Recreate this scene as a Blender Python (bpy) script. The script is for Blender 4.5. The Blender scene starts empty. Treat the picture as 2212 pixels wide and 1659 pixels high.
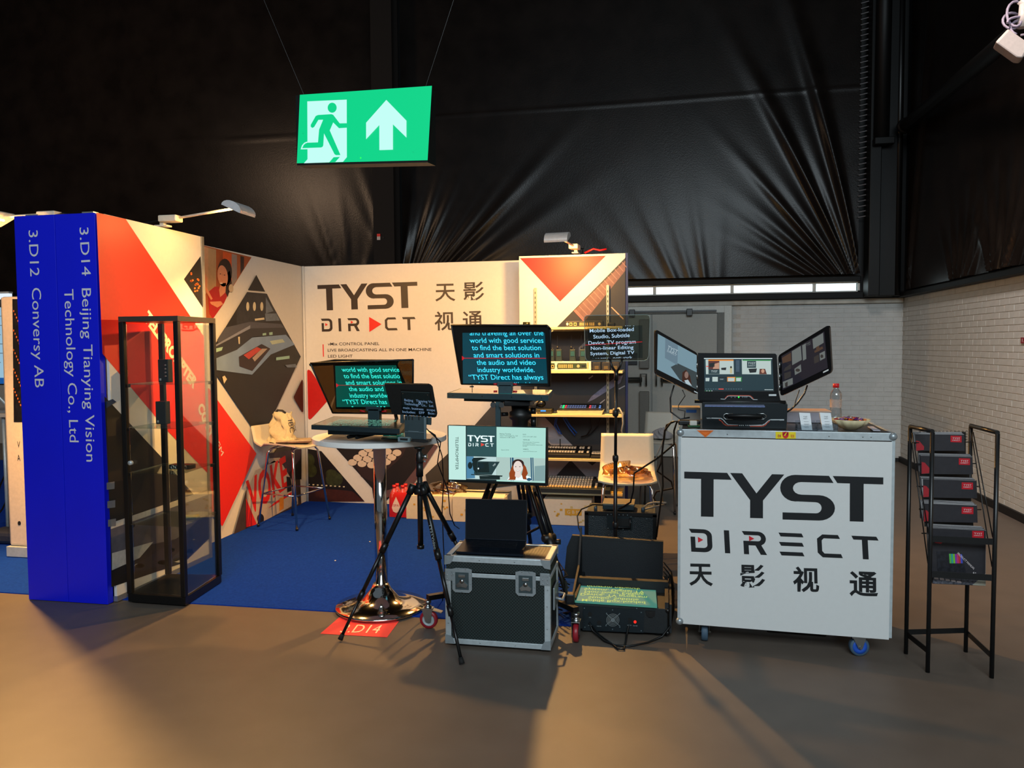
import bpy, bmesh, math, random
from math import sin, cos, pi, atan, sqrt, radians
from mathutils import Vector as V, Matrix
from mathutils.geometry import tessellate_polygon
random.seed(7)
scene = bpy.context.scene
COL = scene.collection
# ---------------------------------------------------------------- camera
FPX = 1660.0; CW, CH = 2212.0, 1659.0
yaw = atan(324/1660); pit = atan(83.2/1660); rol = .007
F = V((-sin(yaw)*cos(pit), cos(yaw)*cos(pit), -sin(pit)))
R0 = V((cos(yaw), sin(yaw), 0)); U0 = R0.cross(F)
R = R0*cos(rol) - U0*sin(rol); U = U0*cos(rol) + R0*sin(rol)
CAM = V((0, 0, 1.62))
cd = bpy.data.cameras.new('camera'); cam = bpy.data.objects.new('camera', cd); COL.objects.link(cam)
cd.sensor_fit = 'HORIZONTAL'; cd.sensor_width = 36; cd.lens = 36*FPX/CW; cd.clip_end = 100; cd.clip_start = .05
mw = Matrix.Identity(4)
for i in range(3):
    mw[i][0] = R[i]; mw[i][1] = U[i]; mw[i][2] = -F[i]; mw[i][3] = CAM[i]
cam.matrix_world = mw
scene.camera = cam
scene.cycles.transparent_max_bounces = 40
scene.view_settings.view_transform = 'Standard'; scene.view_settings.look = 'None'
scene.view_settings.exposure = 0.0; scene.view_settings.gamma = 1; scene.view_settings.use_curve_mapping = False
# ---------------------------------------------------------------- world and large lights
w = bpy.data.worlds.new('world'); scene.world = w; w.use_nodes = True
w.node_tree.nodes['Background'].inputs[0].default_value = (.55, .68, .8, 1)
w.node_tree.nodes['Background'].inputs[1].default_value = 0.2
def aim(o, d):
    o.rotation_euler = V(d).to_track_quat('-Z', 'Y').to_euler()
def area(name, loc, target, sx, sy, power, color, spread=180):
    l = bpy.data.lights.new(name, 'AREA'); l.shape = 'RECTANGLE'; l.size = sx; l.size_y = sy
    l.energy = power; l.color = color; l.spread = radians(spread)
    o = bpy.data.objects.new(name, l); COL.objects.link(o); o.location = loc; aim(o, V(target)-V(loc)); return o
area('hall_daylight', (1.5, -3.0, 5.0), (1.0, 6.0, 1.0), 6, 2.5, 680, (.80, .93, 1.0))
area('hall_lamp_right', (0.6, 4.5, 6.2), (3.2, 7.2, 1.2), .8, .8, 58, (1.0, .84, .74), 75)
area('tarp_fill_left', (-8.0, 5.5, 5.2), (-8.0, 10.5, 3.0), 1.0, 1.0, 110, (1.0, .66, .42))  # unseen fill light added to brighten the left tarpaulin

# ---------------------------------------------------------------- pixel helpers (rays of the calibrated lens hitting real planes)
def ray(x, y): return F + R*((x-CW/2)/FPX) + U*((CH/2-y)/FPX)
def px(x, y, X=None, Y=None, Z=None):
    d = ray(x, y)
    if X is not None: t = (X-CAM.x)/d.x
    elif Y is not None: t = (Y-CAM.y)/d.y
    else: t = (Z-CAM.z)/d.z
    return CAM + d*t
# ---------------------------------------------------------------- materials
def lin(h):
    h = h.lstrip('#'); r = []
    for i in (0, 2, 4):
        c = int(h[i:i+2], 16)/255; r.append(c/12.92 if c <= .04045 else ((c+.055)/1.055)**2.4)
    return (*r, 1)
MATS = {}
def M(name, hexc='808080', rough=.5, metal=0, emit=0, var=.06, vs=40, bump=0, bs=200, alpha=1, trans=0, coat=0, ior=1.45, spec=.5):
    if name in MATS: return MATS[name]
    m = bpy.data.materials.new(name); m.use_nodes = True; nt = m.node_tree; b = nt.nodes['Principled BSDF']
    c = lin(hexc)
    b.inputs['Roughness'].default_value = rough; b.inputs['Metallic'].default_value = metal
    b.inputs['IOR'].default_value = ior; b.inputs['Specular IOR Level'].default_value = spec
    b.inputs['Base Color'].default_value = c
    if coat: b.inputs['Coat Weight'].default_value = coat; b.inputs['Coat Roughness'].default_value = .08
    if emit:
        b.inputs['Emission Color'].default_value = c; b.inputs['Emission Strength'].default_value = emit
        b.inputs['Base Color'].default_value = (0, 0, 0, 1)
    else:
        tc = nt.nodes.new('ShaderNodeTexCoord'); no = nt.nodes.new('ShaderNodeTexNoise'); no.inputs['Scale'].default_value = vs; no.inputs['Detail'].default_value = 3
        nt.links.new(tc.outputs['Object'], no.inputs['Vector'])
        mr = nt.nodes.new('ShaderNodeMapRange'); mr.inputs[1].default_value = .3; mr.inputs[2].default_value = .7
        mr.inputs[3].default_value = 1-var; mr.inputs[4].default_value = 1+var
        nt.links.new(no.outputs['Fac'], mr.inputs[0])
        mx = nt.nodes.new('ShaderNodeVectorMath'); mx.operation = 'SCALE'; mx.inputs[0].default_value = c[:3]
        nt.links.new(mr.outputs[0], mx.inputs['Scale']); nt.links.new(mx.outputs[0], b.inputs['Base Color'])
        if bump:
            n2 = nt.nodes.new('ShaderNodeTexNoise'); n2.inputs['Scale'].default_value = bs; n2.inputs['Detail'].default_value = 4
            nt.links.new(tc.outputs['Object'], n2.inputs['Vector'])
            bu = nt.nodes.new('ShaderNodeBump'); bu.inputs['Strength'].default_value = bump; bu.inputs['Distance'].default_value = .01
            nt.links.new(n2.outputs['Fac'], bu.inputs['Height']); nt.links.new(bu.outputs[0], b.inputs['Normal'])
    if trans: b.inputs['Transmission Weight'].default_value = trans
    if alpha < 1: b.inputs['Alpha'].default_value = alpha
    MATS[name] = m; return m
def glass(name, tint='e8f0ee', refl=.12, rough=.02, dark=1.0):
    """thin clear sheet: tinted see-through with a mirror share"""
    if name in MATS: return MATS[name]
    m = bpy.data.materials.new(name); m.use_nodes = True; nt = m.node_tree; nt.nodes.clear()
    o = nt.nodes.new('ShaderNodeOutputMaterial'); mx = nt.nodes.new('ShaderNodeMixShader')
    t = nt.nodes.new('ShaderNodeBsdfTransparent'); g = nt.nodes.new('ShaderNodeBsdfGlossy'); lw = nt.nodes.new('ShaderNodeLayerWeight')
    c = lin(tint); t.inputs[0].default_value = (c[0]*dark, c[1]*dark, c[2]*dark, 1); g.inputs['Roughness'].default_value = rough
    lw.inputs[0].default_value = .25
    ma = nt.nodes.new('ShaderNodeMath'); ma.operation = 'MULTIPLY_ADD'; ma.inputs[1].default_value = .5; ma.inputs[2].default_value = refl*.5
    nt.links.new(lw.outputs['Fresnel'], ma.inputs[0]); nt.links.new(ma.outputs[0], mx.inputs[0])
    nt.links.new(t.outputs[0], mx.inputs[1]); nt.links.new(g.outputs[0], mx.inputs[2]); nt.links.new(mx.outputs[0], o.inputs[0])
    MATS[name] = m; return m
# ---------------------------------------------------------------- things and parts
def thing(name, label, cat, loc=(0, 0, 0), rotz=0, group=None):
    o = bpy.data.objects.new(name, None); COL.objects.link(o); o.location = V(loc); o.rotation_euler = (0, 0, rotz)
    o.empty_display_size = .1; o['label'] = label; o['category'] = cat
    if group: o['group'] = group
    return o
def tag(o, label, cat=None, group=None):
    o['label'] = label
    if cat: o['category'] = cat
    if group: o['group'] = group
    return o
def root_matrix(p):
    while p is not None and p.parent is not None: p = p.parent
    return Matrix.Translation(p.location) @ p.rotation_euler.to_matrix().to_4x4() if p is not None else Matrix.Identity(4)
class MB:
    def __init__(s): s.bm = bmesh.new(); s.mi = 0; s.mats = []
    def mat(s, m):
        if m not in s.mats: s.mats.append(m)
        s.mi = s.mats.index(m); return s
    def _f(s, vs):
        try: f = s.bm.faces.new(vs); f.material_index = s.mi; return f
        except ValueError: return None
    def pts(s, ps): return [s.bm.verts.new(V(p)) for p in ps]
    def box(s, a, b, bev=0, M4=None):
        a = V(a); b = V(b); lo = V([min(a[i], b[i]) for i in range(3)]); hi = V([max(a[i], b[i]) for i in range(3)])
        ps = [V((x, y, z)) for z in (lo.z, hi.z) for y in (lo.y, hi.y) for x in (lo.x, hi.x)]
        return s.hexa(ps, bev, M4)
    def cbox(s, c, d, bev=0, rz=0, M4=None):
        c = V(c); h = V(d)/2; m = Matrix.Translation(c) @ Matrix.Rotation(rz, 4, 'Z')
        if M4 is not None: m = M4 @ m
        return s.box(-h, h, bev, m)
    def hexa(s, ps, bev=0, M4=None):
        if M4 is not None: ps = [M4 @ V(p) for p in ps]
        v = s.pts(ps); fs = []
        for q in ((0, 2, 3, 1), (4, 5, 7, 6), (0, 1, 5, 4), (2, 6, 7, 3), (0, 4, 6, 2), (1, 3, 7, 5)):
            fs.append(s._f([v[i] for i in q]))
        if bev:
            es = list({e for f in fs for e in f.edges})
            r = bmesh.ops.bevel(s.bm, geom=es, offset=bev, segments=2, profile=.5, affect='EDGES')
            for f in r['faces']: f.material_index = s.mi
        return s
    def prism(s, ps, off, closed=True):
        """polygon ps (3D, planar, may be concave) extruded by vector off"""
        ps = [V(p) for p in ps]; off = V(off); n = len(ps)
        a = s.pts(ps); b = s.pts([p+off for p in ps])
        for t in tessellate_polygon([ps]):
            s._f([a[i] for i in t]); s._f([b[i] for i in reversed(t)])
        for i in range(n): s._f([a[i], a[(i+1) % n], b[(i+1) % n], b[i]])
        return s
    def tube(s, ps, r, seg=8, cap=True, r2=None):
        ps = [V(p) for p in ps]; n = len(ps); rings = []
        up = None
        for i, p in enumerate(ps):
            d = (ps[min(i+1, n-1)] - ps[max(i-1, 0)]).normalized()
            if up is None or abs(up.dot(d)) > .999:
                up = V((0, 0, 1)) if abs(d.z) < .9 else V((0, 1, 0))
            x = d.cross(up).normalized(); y = x.cross(d).normalized(); up = y
            rr = r if r2 is None else r + (r2-r)*i/(n-1)
            rings.append([s.bm.verts.new(p + x*rr*cos(2*pi*k/seg) + y*rr*sin(2*pi*k/seg)) for k in range(seg)])
        for i in range(n-1):
            for k in range(seg): 
                f = s._f([rings[i][k], rings[i][(k+1) % seg], rings[i+1][(k+1) % seg], rings[i+1][k]])
                if f and seg > 5: f.smooth = True
        if cap: s._f(rings[0][::-1]); s._f(rings[-1])
        return s
    def lathe(s, prof, c=(0, 0, 0), seg=24, axis='Z', M4=None, cap=True, fn=None):
        c = V(c); rings = []
        for r, h in prof:
            ring = []
            for k in range(seg):
                a = 2*pi*k/seg; rr = max(r, 1e-4)
                if fn: rr *= fn(a, h)
                p = V((rr*cos(a), rr*sin(a), h))
                if axis == 'Y': p = V((p.x, p.z, p.y))
                if axis == 'X': p = V((p.z, p.x, p.y))
                p = c + p
                ring.append(s.bm.verts.new(M4 @ p if M4 is not None else p))
            rings.append(ring)
        for i in range(len(rings)-1):
            for k in range(seg):
                f = s._f([rings[i][k], rings[i][(k+1) % seg], rings[i+1][(k+1) % seg], rings[i+1][k]])
                if f: f.smooth = True
        if cap: s._f(rings[0][::-1]); s._f(rings[-1])
        return s
    def sphere(s, c, r, seg=12, sc=(1, 1, 1)):
        n = seg//2; prof = [(r*sin(pi*i/n), -r*cos(pi*i/n)) for i in range(n+1)]
        return s.lathe(prof, (0, 0, 0), seg, M4=Matrix.Translation(V(c)) @ Matrix.Diagonal((*sc, 1)))
    def quad(s, ps): s._f(s.pts(ps)); return s
    def grid(s, P, nu, nv, close_u=False):
        vs = [[s.bm.verts.new(V(P(i/nu, j/nv))) for i in range(nu+(0 if close_u else 1))] for j in range(nv+1)]
        for j in range(nv):
            for i in range(nu):
                i2 = (i+1) % len(vs[0])
                f = s._f([vs[j][i], vs[j][i2], vs[j+1][i2], vs[j+1][i]])
                if f: f.smooth = True
        return s
    def build(s, name, mat=None, parent=None, world=True, label=None, recalc=True):
        if parent is not None and world:
            s.bm.transform(root_matrix(parent).inverted())
        if recalc: bmesh.ops.recalc_face_normals(s.bm, faces=s.bm.faces)
        me = bpy.data.meshes.new(name); s.bm.to_mesh(me); s.bm.free()
        for m in (s.mats or [mat]): me.materials.append(m)
        o = bpy.data.objects.new(name, me); COL.objects.link(o)
        if parent is not None: o.parent = parent
        if label: o['label'] = label
        return o
def struct(name, mb, mat=None, parent=None):
    o = mb.build(name, mat, parent)
    if parent is None: o['kind'] = 'structure'
    return o
def copy_tree(o, parent=None, **props):
    c = o.copy(); COL.objects.link(c); c.parent = parent
    for ch in [x for x in bpy.data.objects if x.parent == o]: copy_tree(ch, c)
    for k, v in props.items(): c[k] = v
    return c
# ---------------------------------------------------------------- flat print on real planes
_font = {}
BOLD = [0.0]
def text2d(st):
    key = (st, BOLD[0])
    if key not in _font:
        c = bpy.data.curves.new('t', 'FONT'); c.body = st; c.size = 1; c.resolution_u = 3; c.offset = BOLD[0]
        o = bpy.data.objects.new('t', c); COL.objects.link(o)
        dg = bpy.context.evaluated_depsgraph_get(); me = bpy.data.meshes.new_from_object(o.evaluated_get(dg))
        vs = [(v.co.x, v.co.y) for v in me.vertices]; fs = [tuple(p.vertices) for p in me.polygons]
        bpy.data.objects.remove(o); bpy.data.curves.remove(c); bpy.data.meshes.remove(me); _font[key] = (vs, fs)
    return _font[key]
class Plane:
    def __init__(s, O, u, v=(0, 0, 1)):
        s.O = V(O); s.u = V(u).normalized(); v = V(v); s.v = (v - s.u*v.dot(s.u)).normalized(); s.n = s.u.cross(s.v)
        if s.n.dot(CAM-s.O) < 0: s.n = -s.n
    def hit(s, x, y):
        d = ray(x, y); t = (s.O-CAM).dot(s.n)/d.dot(s.n); return CAM + d*t
    def uv(s, x, y): q = s.hit(x, y)-s.O; return (q.dot(s.u), q.dot(s.v))
    def at(s, a, e=0): return s.O + s.u*a[0] + s.v*a[1] + s.n*e
class Print:
    STEP = .0007
    def __init__(s, pl, org=(0, 0), k=None, e0=.0006): s.pl = pl; s.mb = MB(); s.org = org; s.k = k; s.e0 = e0; s.lay = 0
    def _c(s, p):                     # crop pixel -> plane uv
        if s.k is None: return s.pl.uv(*p)
        return s.pl.uv(s.org[0]+p[0]*s.k, s.org[1]+p[1]*s.k)
    def crop(s, ox, oy, k): s.org = (ox, oy); s.k = k; return s
    def poly(s, ps, mat, layer=None, uv=False):
        if layer is None: s.lay += 1; layer = s.lay
        q = [p if uv else s._c(p) for p in ps]; e = s.e0 + s.STEP*layer; s.mb.mat(mat)
        P3 = [s.pl.at(a, e) for a in q]; vs = s.mb.pts(P3)
        for t in tessellate_polygon([[V((a[0], a[1], 0)) for a in q]]):
            s.mb._f([vs[i] for i in t])
        return s
    def ell(s, c, rx, ry, mat, layer=None, n=20, rot=0, uv=False):
        return s.poly([(c[0]+rx*cos(2*pi*i/n)*cos(rot)-ry*sin(2*pi*i/n)*sin(rot), c[1]+rx*cos(2*pi*i/n)*sin(rot)+ry*sin(2*pi*i/n)*cos(rot)) for i in range(n)], mat, layer, uv)
    def text(s, st, p0, p1, h, mat, layer=None, uv=False, clip=None, skew=0, bold=0):
        """baseline p0->p1 (crop px unless uv); h = cap height in the same units, negative mirrors vertically"""
        if layer is None: s.lay += 1; layer = s.lay
        a = V(p0 if uv else s._c(p0)); b = V(p1 if uv else s._c(p1))
        if uv: hh = h
        else:
            mid = ((p0[0]+p1[0])/2, (p0[1]+p1[1])/2); d = V((p1[0]-p0[0], p1[1]-p0[1])).normalized()
            q = s._c((mid[0]+d.y*abs(h), mid[1]-d.x*abs(h))); hh = (V(q)-V(s._c(mid))).length*(1 if h > 0 else -1)
        BOLD[0] = bold; vs, fs = text2d(st)
        if not vs: return s
        x0 = min(v[0] for v in vs); x1 = max(v[0] for v in vs); L = (b-a).length; ex = (b-a)/L; ey = V((-ex.y, ex.x))
        if not uv:
            pass
        sx = L/(x1-x0); sy = hh/.7; e = s.e0 + s.STEP*layer; s.mb.mat(mat)
        tb = bmesh.new(); tv = []
        for v in vs:
            q = a + ex*((v[0]-x0)*sx + skew*v[1]*sy) + ey*(v[1]*sy); tv.append(tb.verts.new((q.x, q.y, 0)))
        for f in fs:
            try: tb.faces.new([tv[i] for i in f])
            except ValueError: pass
        if clip:
            for (pc, nc) in clip:
                bmesh.ops.bisect_plane(tb, geom=tb.verts[:]+tb.edges[:]+tb.faces[:], plane_co=(pc[0], pc[1], 0), plane_no=(nc[0], nc[1], 0), clear_outer=True)
        mp = {}
        for v in tb.verts: mp[v.index if v.index >= 0 else id(v)] = None
        tb.verts.index_update(); nv = [s.mb.bm.verts.new(s.pl.at((v.co.x, v.co.y), e)) for v in tb.verts]
        for f in tb.faces: s.mb._f([nv[v.index] for v in f.verts])
        tb.free(); return s
    def quad_uv(s, u0, v0, u1, v1, mat, layer=None): return s.poly([(u0, v0), (u1, v0), (u1, v1), (u0, v1)], mat, layer, uv=True)
    def build(s, name, parent, label=None): return s.mb.build(name, None, parent, label=label, recalc=False)
def arc(cx, cy, rx, ry, a0, a1, n=8):
    return [(cx+rx*cos(radians(a0+(a1-a0)*i/n)), cy+ry*sin(radians(a0+(a1-a0)*i/n))) for i in range(n+1)]
def logo_tyst():
    # unit: 1300 wide, y down, 290 tall
    T1 = [(0, 0), (280, 0), (310, 44), (192, 44), (192, 287), (110, 287), (110, 44), (0, 44)]
    Y = [(300, 0), (378, 0), (472, 127), (573, 0), (653, 0), (515, 172), (515, 287), (431, 287), (431, 172)]
    S = [(945, 0), (975, 45), (765, 45)] + arc(765, 86, 55, 41, 270, 90, 8)[1:] + [(880, 127)] + arc(880, 209, 105, 82, -90, 90, 12)[1:] + [(643, 291), (643, 245), (860, 245)] + arc(860, 209, 38, 36, 90, -90, 8)[1:] + [(740, 171)] + arc(725, 86, 98, 86, 90, 270, 12)
    T2 = [(970, 0), (1300, 0), (1300, 45), (1172, 45), (1172, 290), (1082, 290), (1082, 45), (1000, 45)]
    return [T1, Y, S, T2]
def logo_direct(e_tri=False):
    D = [(0, 0), (95, 0)] + arc(95, 42, 53, 42, -90, 0, 6)[1:] + arc(95, 105, 53, 42, 0, 90, 6) + [(8, 147), (8, 50), (38, 50), (38, 120), (90, 120)] + arc(90, 100, 26, 20, 90, 0, 4)[1:] + arc(90, 48, 26, 23, 0, -90, 4) + [(15, 25)]
    I = [(228, 0), (262, 0), (262, 147), (228, 147)]
    Rr = [(345, 0), (450, 0)] + arc(450, 45, 50, 45, -90, 45, 8)[1:] + [(468, 88), (502, 148), (462, 148), (430, 90), (385, 90), (385, 148), (352, 148), (352, 62), (450, 62)] + arc(450, 43, 18, 19, 90, -90, 6)[1:] + [(360, 24)]
    C = [(870, 0), (972, 0), (984, 24), (878, 24), (864, 38), (864, 106), (878, 122), (986, 122), (996, 147), (866, 147), (834, 118), (834, 28)]
    T = [(1060, 0), (1222, 0), (1236, 24), (1165, 24), (1165, 148), (1127, 148), (1127, 24), (1072, 24)]
    E = [[(585, y), (735, y), (746, y+24), (597, y+24)] for y in (0, 60, 122)]
    return [D, I, Rr, C, T] + ([] if e_tri else E), [[(56, 50), (90, 68), (56, 86)], [(390, 29), (424, 46), (390, 63)]]
def put_logo(pr, tl, tr, bl, polys, mat, W=1300, H=290, layer=None):
    """affine map of logo units to crop px corner points"""
    if layer is None: pr.lay += 1; layer = pr.lay
    for P in polys:
        pr.poly([(tl[0]+(tr[0]-tl[0])*x/W+(bl[0]-tl[0])*y/H, tl[1]+(tr[1]-tl[1])*x/W+(bl[1]-tl[1])*y/H) for x, y in P], mat, layer)
# ================================================================ materials used all over
blk = M('black_plastic', '101112', .45); blkm = M('black_metal', '0c0d0e', .35, 0); chrome = M('chrome', 'c8c6c2', .08, 1, var=.02)
alu = M('aluminium', 'b4bdc0', .38, .35, var=.08); steel = M('zinc_steel', 'b0b4b4', .28, 1)
white = M('white_print', 'd2cdc4', .55, var=.02); red = M('red_print', 'd62012', .5, var=.03); dark = M('dark_print', '161313', .5, var=.25, vs=5)
ink = M('ink', '1b1a1c', .5, var=.02); rubber = M('rubber', '0a0a0a', .8)
cream = M('white_laminate', 'd8d3c8', .35, var=.02)
# ================================================================ floor, carpet, hall shell
fm = M('floor_vinyl', '584f47', .5, var=.07, vs=6, bump=.08, bs=500)
mb = MB(); mb.box((-13, -5, -.1), (3.4, 11.4, 0)); struct('floor', mb, fm)
# blue exhibition carpet with a slightly uneven cut front edge
cm = M('blue_carpet', '13399c', .95, var=.16, vs=60, bump=.5, bs=900, spec=.05)
mb = MB()
fr = [(-13, 4.30), (-4.1, 4.29), (-3.0, 4.31), (-2.0, 4.325), (-1.2, 4.33), (-.36, 4.34)]
mb.prism([(x, y, 0.0) for x, y in fr] + [(-.36, 7.42, 0.0), (-3.66, 7.42, 0), (-3.66, 9.5, 0), (-13, 9.5, 0.0)], (0, 0, .006))
tag(mb.build('carpet', cm), 'blue needle felt carpet covering the exhibition booth floor', 'carpet')
tarp = M('tarpaulin_black', '181412', .27, var=.3, vs=3, bump=.10, bs=60, spec=.2)
black_wall = M('hall_black', '0d0c0c', .6)
wp = M('painted_brick', 'b0b4b3', .6, var=.05, vs=9, bump=.15, bs=120)
mort = M('painted_mortar', 'acaba6', .75, var=.08)
plaster = M('white_painted_wall', '8b8e8c', .6, var=.05, vs=3, bump=.1, bs=60)
trimw = M('pale_trim_paint', 'aaa89e', .6, var=.2, vs=7)
YB, XR = 11.25, 3.2
mb = MB(); mb.box((-13, YB, 0), (3.4, YB+.15, 2.26)); wb = struct('wall_back', mb, mort)
mb = MB(); mb.box((XR, -5, 0), (XR+.15, YB, 2.26)); wr = struct('wall_right', mb, mort)
mb = MB(); mb.box((-13, YB+.04, 2.26), (3.4, YB+.2, 9)); mb.box((XR+.02, -5, 2.26), (XR+.2, YB+.1, 9)); struct('wall_upper', mb, black_wall)
mb = MB(); mb.box((-13.2, -5, 0), (-13, 11.4, 9)); struct('wall_left', mb, black_wall)
mb = MB(); mb.box((-13.2, 1.5, 8.6), (3.4, 11.5, 8.8)); struct('ceiling', mb, black_wall)
# bricks: each one an object on the nearer right wall, the rest joined
BW, BH, G = .21, .063, .0
def brick_mesh(depth_axis):
    b = MB()
    g = .0022
    if depth_axis == 'X': b.hexa([(-.008+ (0 if k else 0), y, z) for z in (-BH/2+g, BH/2-g) for y in (-BW/2+g, BW/2-g) for k in (0, 1)]) if False else b.box((-.0045, -BW/2+g, -BH/2+g), (.004, BW/2-g, BH/2-g), .002)
    me = bpy.data.meshes.new('brick'); b.bm.to_mesh(me); b.bm.free(); me.materials.append(wp); return me
bme = brick_mesh('X')
cells = []
for r in range(35):
    z = .032+r*.0635
    y = YB-.11-(r % 2)*.105
    while y > 3.6:
        if z < 2.22: cells.append((y, z))
        y -= BW
cells.sort(key=lambda c: (c[0]-7.9)**2*.5 if c[0] < 7.9 else (c[0]-7.9))
vis = [c for c in cells if c[0] > 7.55]; vis.sort(key=lambda c: c[0])
near, far = vis[:298], vis[298:]+[c for c in cells if c[0] <= 7.55]
for y, z in near:
    o = bpy.data.objects.new('brick', bme); COL.objects.link(o); o.parent = wr
    o.location = (XR + random.uniform(-.0015, .001), y, z)
mb = MB()
for y, z in far:
    d = random.uniform(-.0015, .001); mb.box((XR-.0045+d, y-BW/2+.0022, z-BH/2+.0022), (XR+.004, y+BW/2-.0022, z+BH/2-.0022))
o = mb.build('brickwork', wp, wr); o['kind'] = 'stuff'
mb = MB()
for r in range(35):
    z = .032+r*.0635; x = .98+(r % 2)*.105
    while x < XR and z < 2.22:
        d = random.uniform(-.0015, .001); mb.box((x, YB-.0035+d, z-BH/2+.002), (min(x+BW-.004, XR), YB+.004, z+BH/2-.002)); x += BW
o = mb.build('brickwork', wp, wb); o['kind'] = 'stuff'
# baseboards, head trim, black ledge
mb = MB(); mb.box((XR-.03, -5, 0), (XR-.004, YB-.03, .075)); struct('baseboard_right', mb, black_wall)
mb = MB(); mb.box((.98, YB-.03, 0), (XR-.0, YB-.004, .05)); struct('baseboard_back', mb, black_wall)
mb = MB(); mb.box((-.6, YB-.06, 2.16), (XR-.01, YB-.008, 2.225), .006); struct('trim_1', mb, trimw)
mb = MB(); mb.box((-13, YB-.12, 2.225), (XR-.01, YB, 2.315), .01); mb.box((-13, YB-.10, 2.455), (2.64, YB, 2.53), .01); struct('trim_2', mb, M('black_ledge', '090a0a', .55, spec=.25))
mb = MB(); mb.box((XR-.1, 5, 2.225), (XR-.009, YB, 2.29), .01); struct('trim_3', mb, M('black_ledge'))
# high strip window: panes and mullions
wn = MB(); frm = M('white_window_frame', 'b5bab8', .5)
wn.mat(frm).box((-1.5, YB-.03, 2.315), (2.64, YB+.02, 2.335)).box((-1.5, YB-.03, 2.435), (2.64, YB+.02, 2.455)).box((2.615, YB-.03, 2.32), (2.64, YB+.02, 2.45))
win = struct('window_1', wn)
day = M('daylight_pane', 'dff6fb', emit=2.2)
xs = [-1.5, px(1414, 625, Y=YB).x, px(1581, 620, Y=YB).x, px(1758, 616, Y=YB).x, 2.62]
for i in range(4):
    mb = MB(); mb.box((xs[i]+.022, YB-.012, 2.333), (xs[i+1]-.022, YB-.004, 2.437)); mb.build('pane', day, win)
for x in xs[1:4]:
    mb = MB(); mb.box((x-.022, YB-.04, 2.33), (x+.022, YB+.0, 2.44), .003); mb.build('mullion', frm, win)
# ================================================================ double door with panic bars
dm = M('door_grey', 'a3a39c', .55, var=.03); dfm = M('door_frame_paint', 'c4c6c0', .5)
mb = MB(); x0, x1 = -1.15, .96
mb.mat(dfm).box((x1-.10, YB-.05, 0), (x1, YB-.008, 2.16), .004).box((x0, YB-.05, 2.06), (x1-.1, YB-.008, 2.16), .004).box((x0-.1, YB-.05, 0), (x0, YB-.008, 2.16), .004)
mb.mat(M('door_frame_grey', '6f706b', .6)).box((x1-.19, YB-.035, 0), (x1-.1, YB-.008, 2.06))  # inner strip of the frame in a darker grey
door = struct('door_1', mb)
xm = px(1407, 900, Y=YB).x
for a, b in ((x0+.01, xm-.01), (xm+.01, x1-.2)):
    mb = MB(); mb.box((a, YB-.045, .01), (b, YB-.01, 2.05), .004)
    lf = mb.build('door_leaf', dm, door)
    s = 1 if a > xm-.1 else -1
    mb = MB(); mb.tube([(a+.12, YB-.12, 1.12), (b-.12, YB-.12, 1.12)], .035, 10)
    mb.build('push_bar', M('panic_bar', '4a4b47', .35, .6), lf)
    e = xm+s*.07
    mb = MB(); mb.tube([(e, YB-.09, 1.03), (e, YB-.16, 1.05), (e, YB-.16, 1.2), (e+s*.08, YB-.16, 1.2), (e+s*.08, YB-.16, 1.05), (e+s*.08, YB-.09, 1.03)], .012, 6)
    mb.build('handle', M('panic_bar'), lf)
mb = MB(); mb.box((xm-.17, YB-.13, .02), (xm-.03, YB-.046, .95), .01).box((xm-.17, YB-.13, 1.28), (xm-.03, YB-.046, 1.98), .01); mb.build('lock_housing', M('lock_cover', '6a6a64', .5), door)
mb = MB(); mb.box((xm-.45, YB-.08, 1.33), (xm-.2, YB-.046, 1.5), .004); mb.build('sign_plate', M('black_sign', '0c0f14', .4), door)
mb = MB(); mb.box((x0, YB-.1, 2.075), (.75, YB-.06, 2.10)); mb.box((-.46, YB-.14, 2.02), (-.38, YB-.06, 2.12), .006).box((.5-.16, YB-.14, 2.02), (.58-.16, YB-.06, 2.12), .006)
mb.build('top_track', blkm, door)
# ================================================================ tarpaulins with folds
def fold_field(cx, cz, amp, angs, fall, wid=.05, r0=.25, curve=.0):
    """a fan of soft creases running out from (cx, cz); angs = crease directions in degrees"""
    A = [(radians(q[0]), q[1], q[2]) for q in angs]
    def f(x, z):
        dx, dz = x-cx, z-cz; r = sqrt(dx*dx+dz*dz)+1e-6; a = math.atan2(dz, dx); s = 0
        for a0, k, L in A:
            q = (a-a0-curve*r)/(wid*(1+.5*(k < .6)))
            if abs(q) < 3: s += k*math.exp(-q*q)*math.exp(-(r/(fall*L))**2)*min(1, r/r0)
        return amp*s
    return f
def tarp_sheet(name, P0, udir, W, z0, z1, n, fields, label, nu=150, nv=150, seams=()):
    P0 = V(P0); ud = V(udir); n = V(n)
    def P(u, v):
        x = u*W; z = z0+(z1-z0)*v**1.25
        d = sum(f(x, z) for f in fields) + .010*sin(x*1.7+.6*sin(z*.9)) + .006*sin(z*.8+x*.7)
        for (a, b, c) in seams: d += .006*math.exp(-((z-a-b*x)/.018)**2)
        return P0 + ud*x + V((0, 0, z)) + n*d
    m = MB(); m.grid(P, nu, nv); o = m.build(name, tarp); return tag(o, label, 'tarpaulin')
zt = 8.5
rnd = random.Random(4)
fan1 = [(62+i*6.5+rnd.uniform(-2, 2), rnd.uniform(.5, 1), rnd.uniform(.6, 1.2)) for i in range(9)]
tarp_sheet('tarpaulin', (-12.9, YB-.14, 0), (1, 0, 0), 8.75, 2.55, zt, (0, -1, 0),
    [fold_field(9.2, 2.0, .06, fan1, 1.4, .035), fold_field(8.3, 1.9, .05, fan1, 1.1, .03)], 'black tarpaulin hanging on the wall left of the steel column', seams=((5.02, -.026, 0),))
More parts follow.
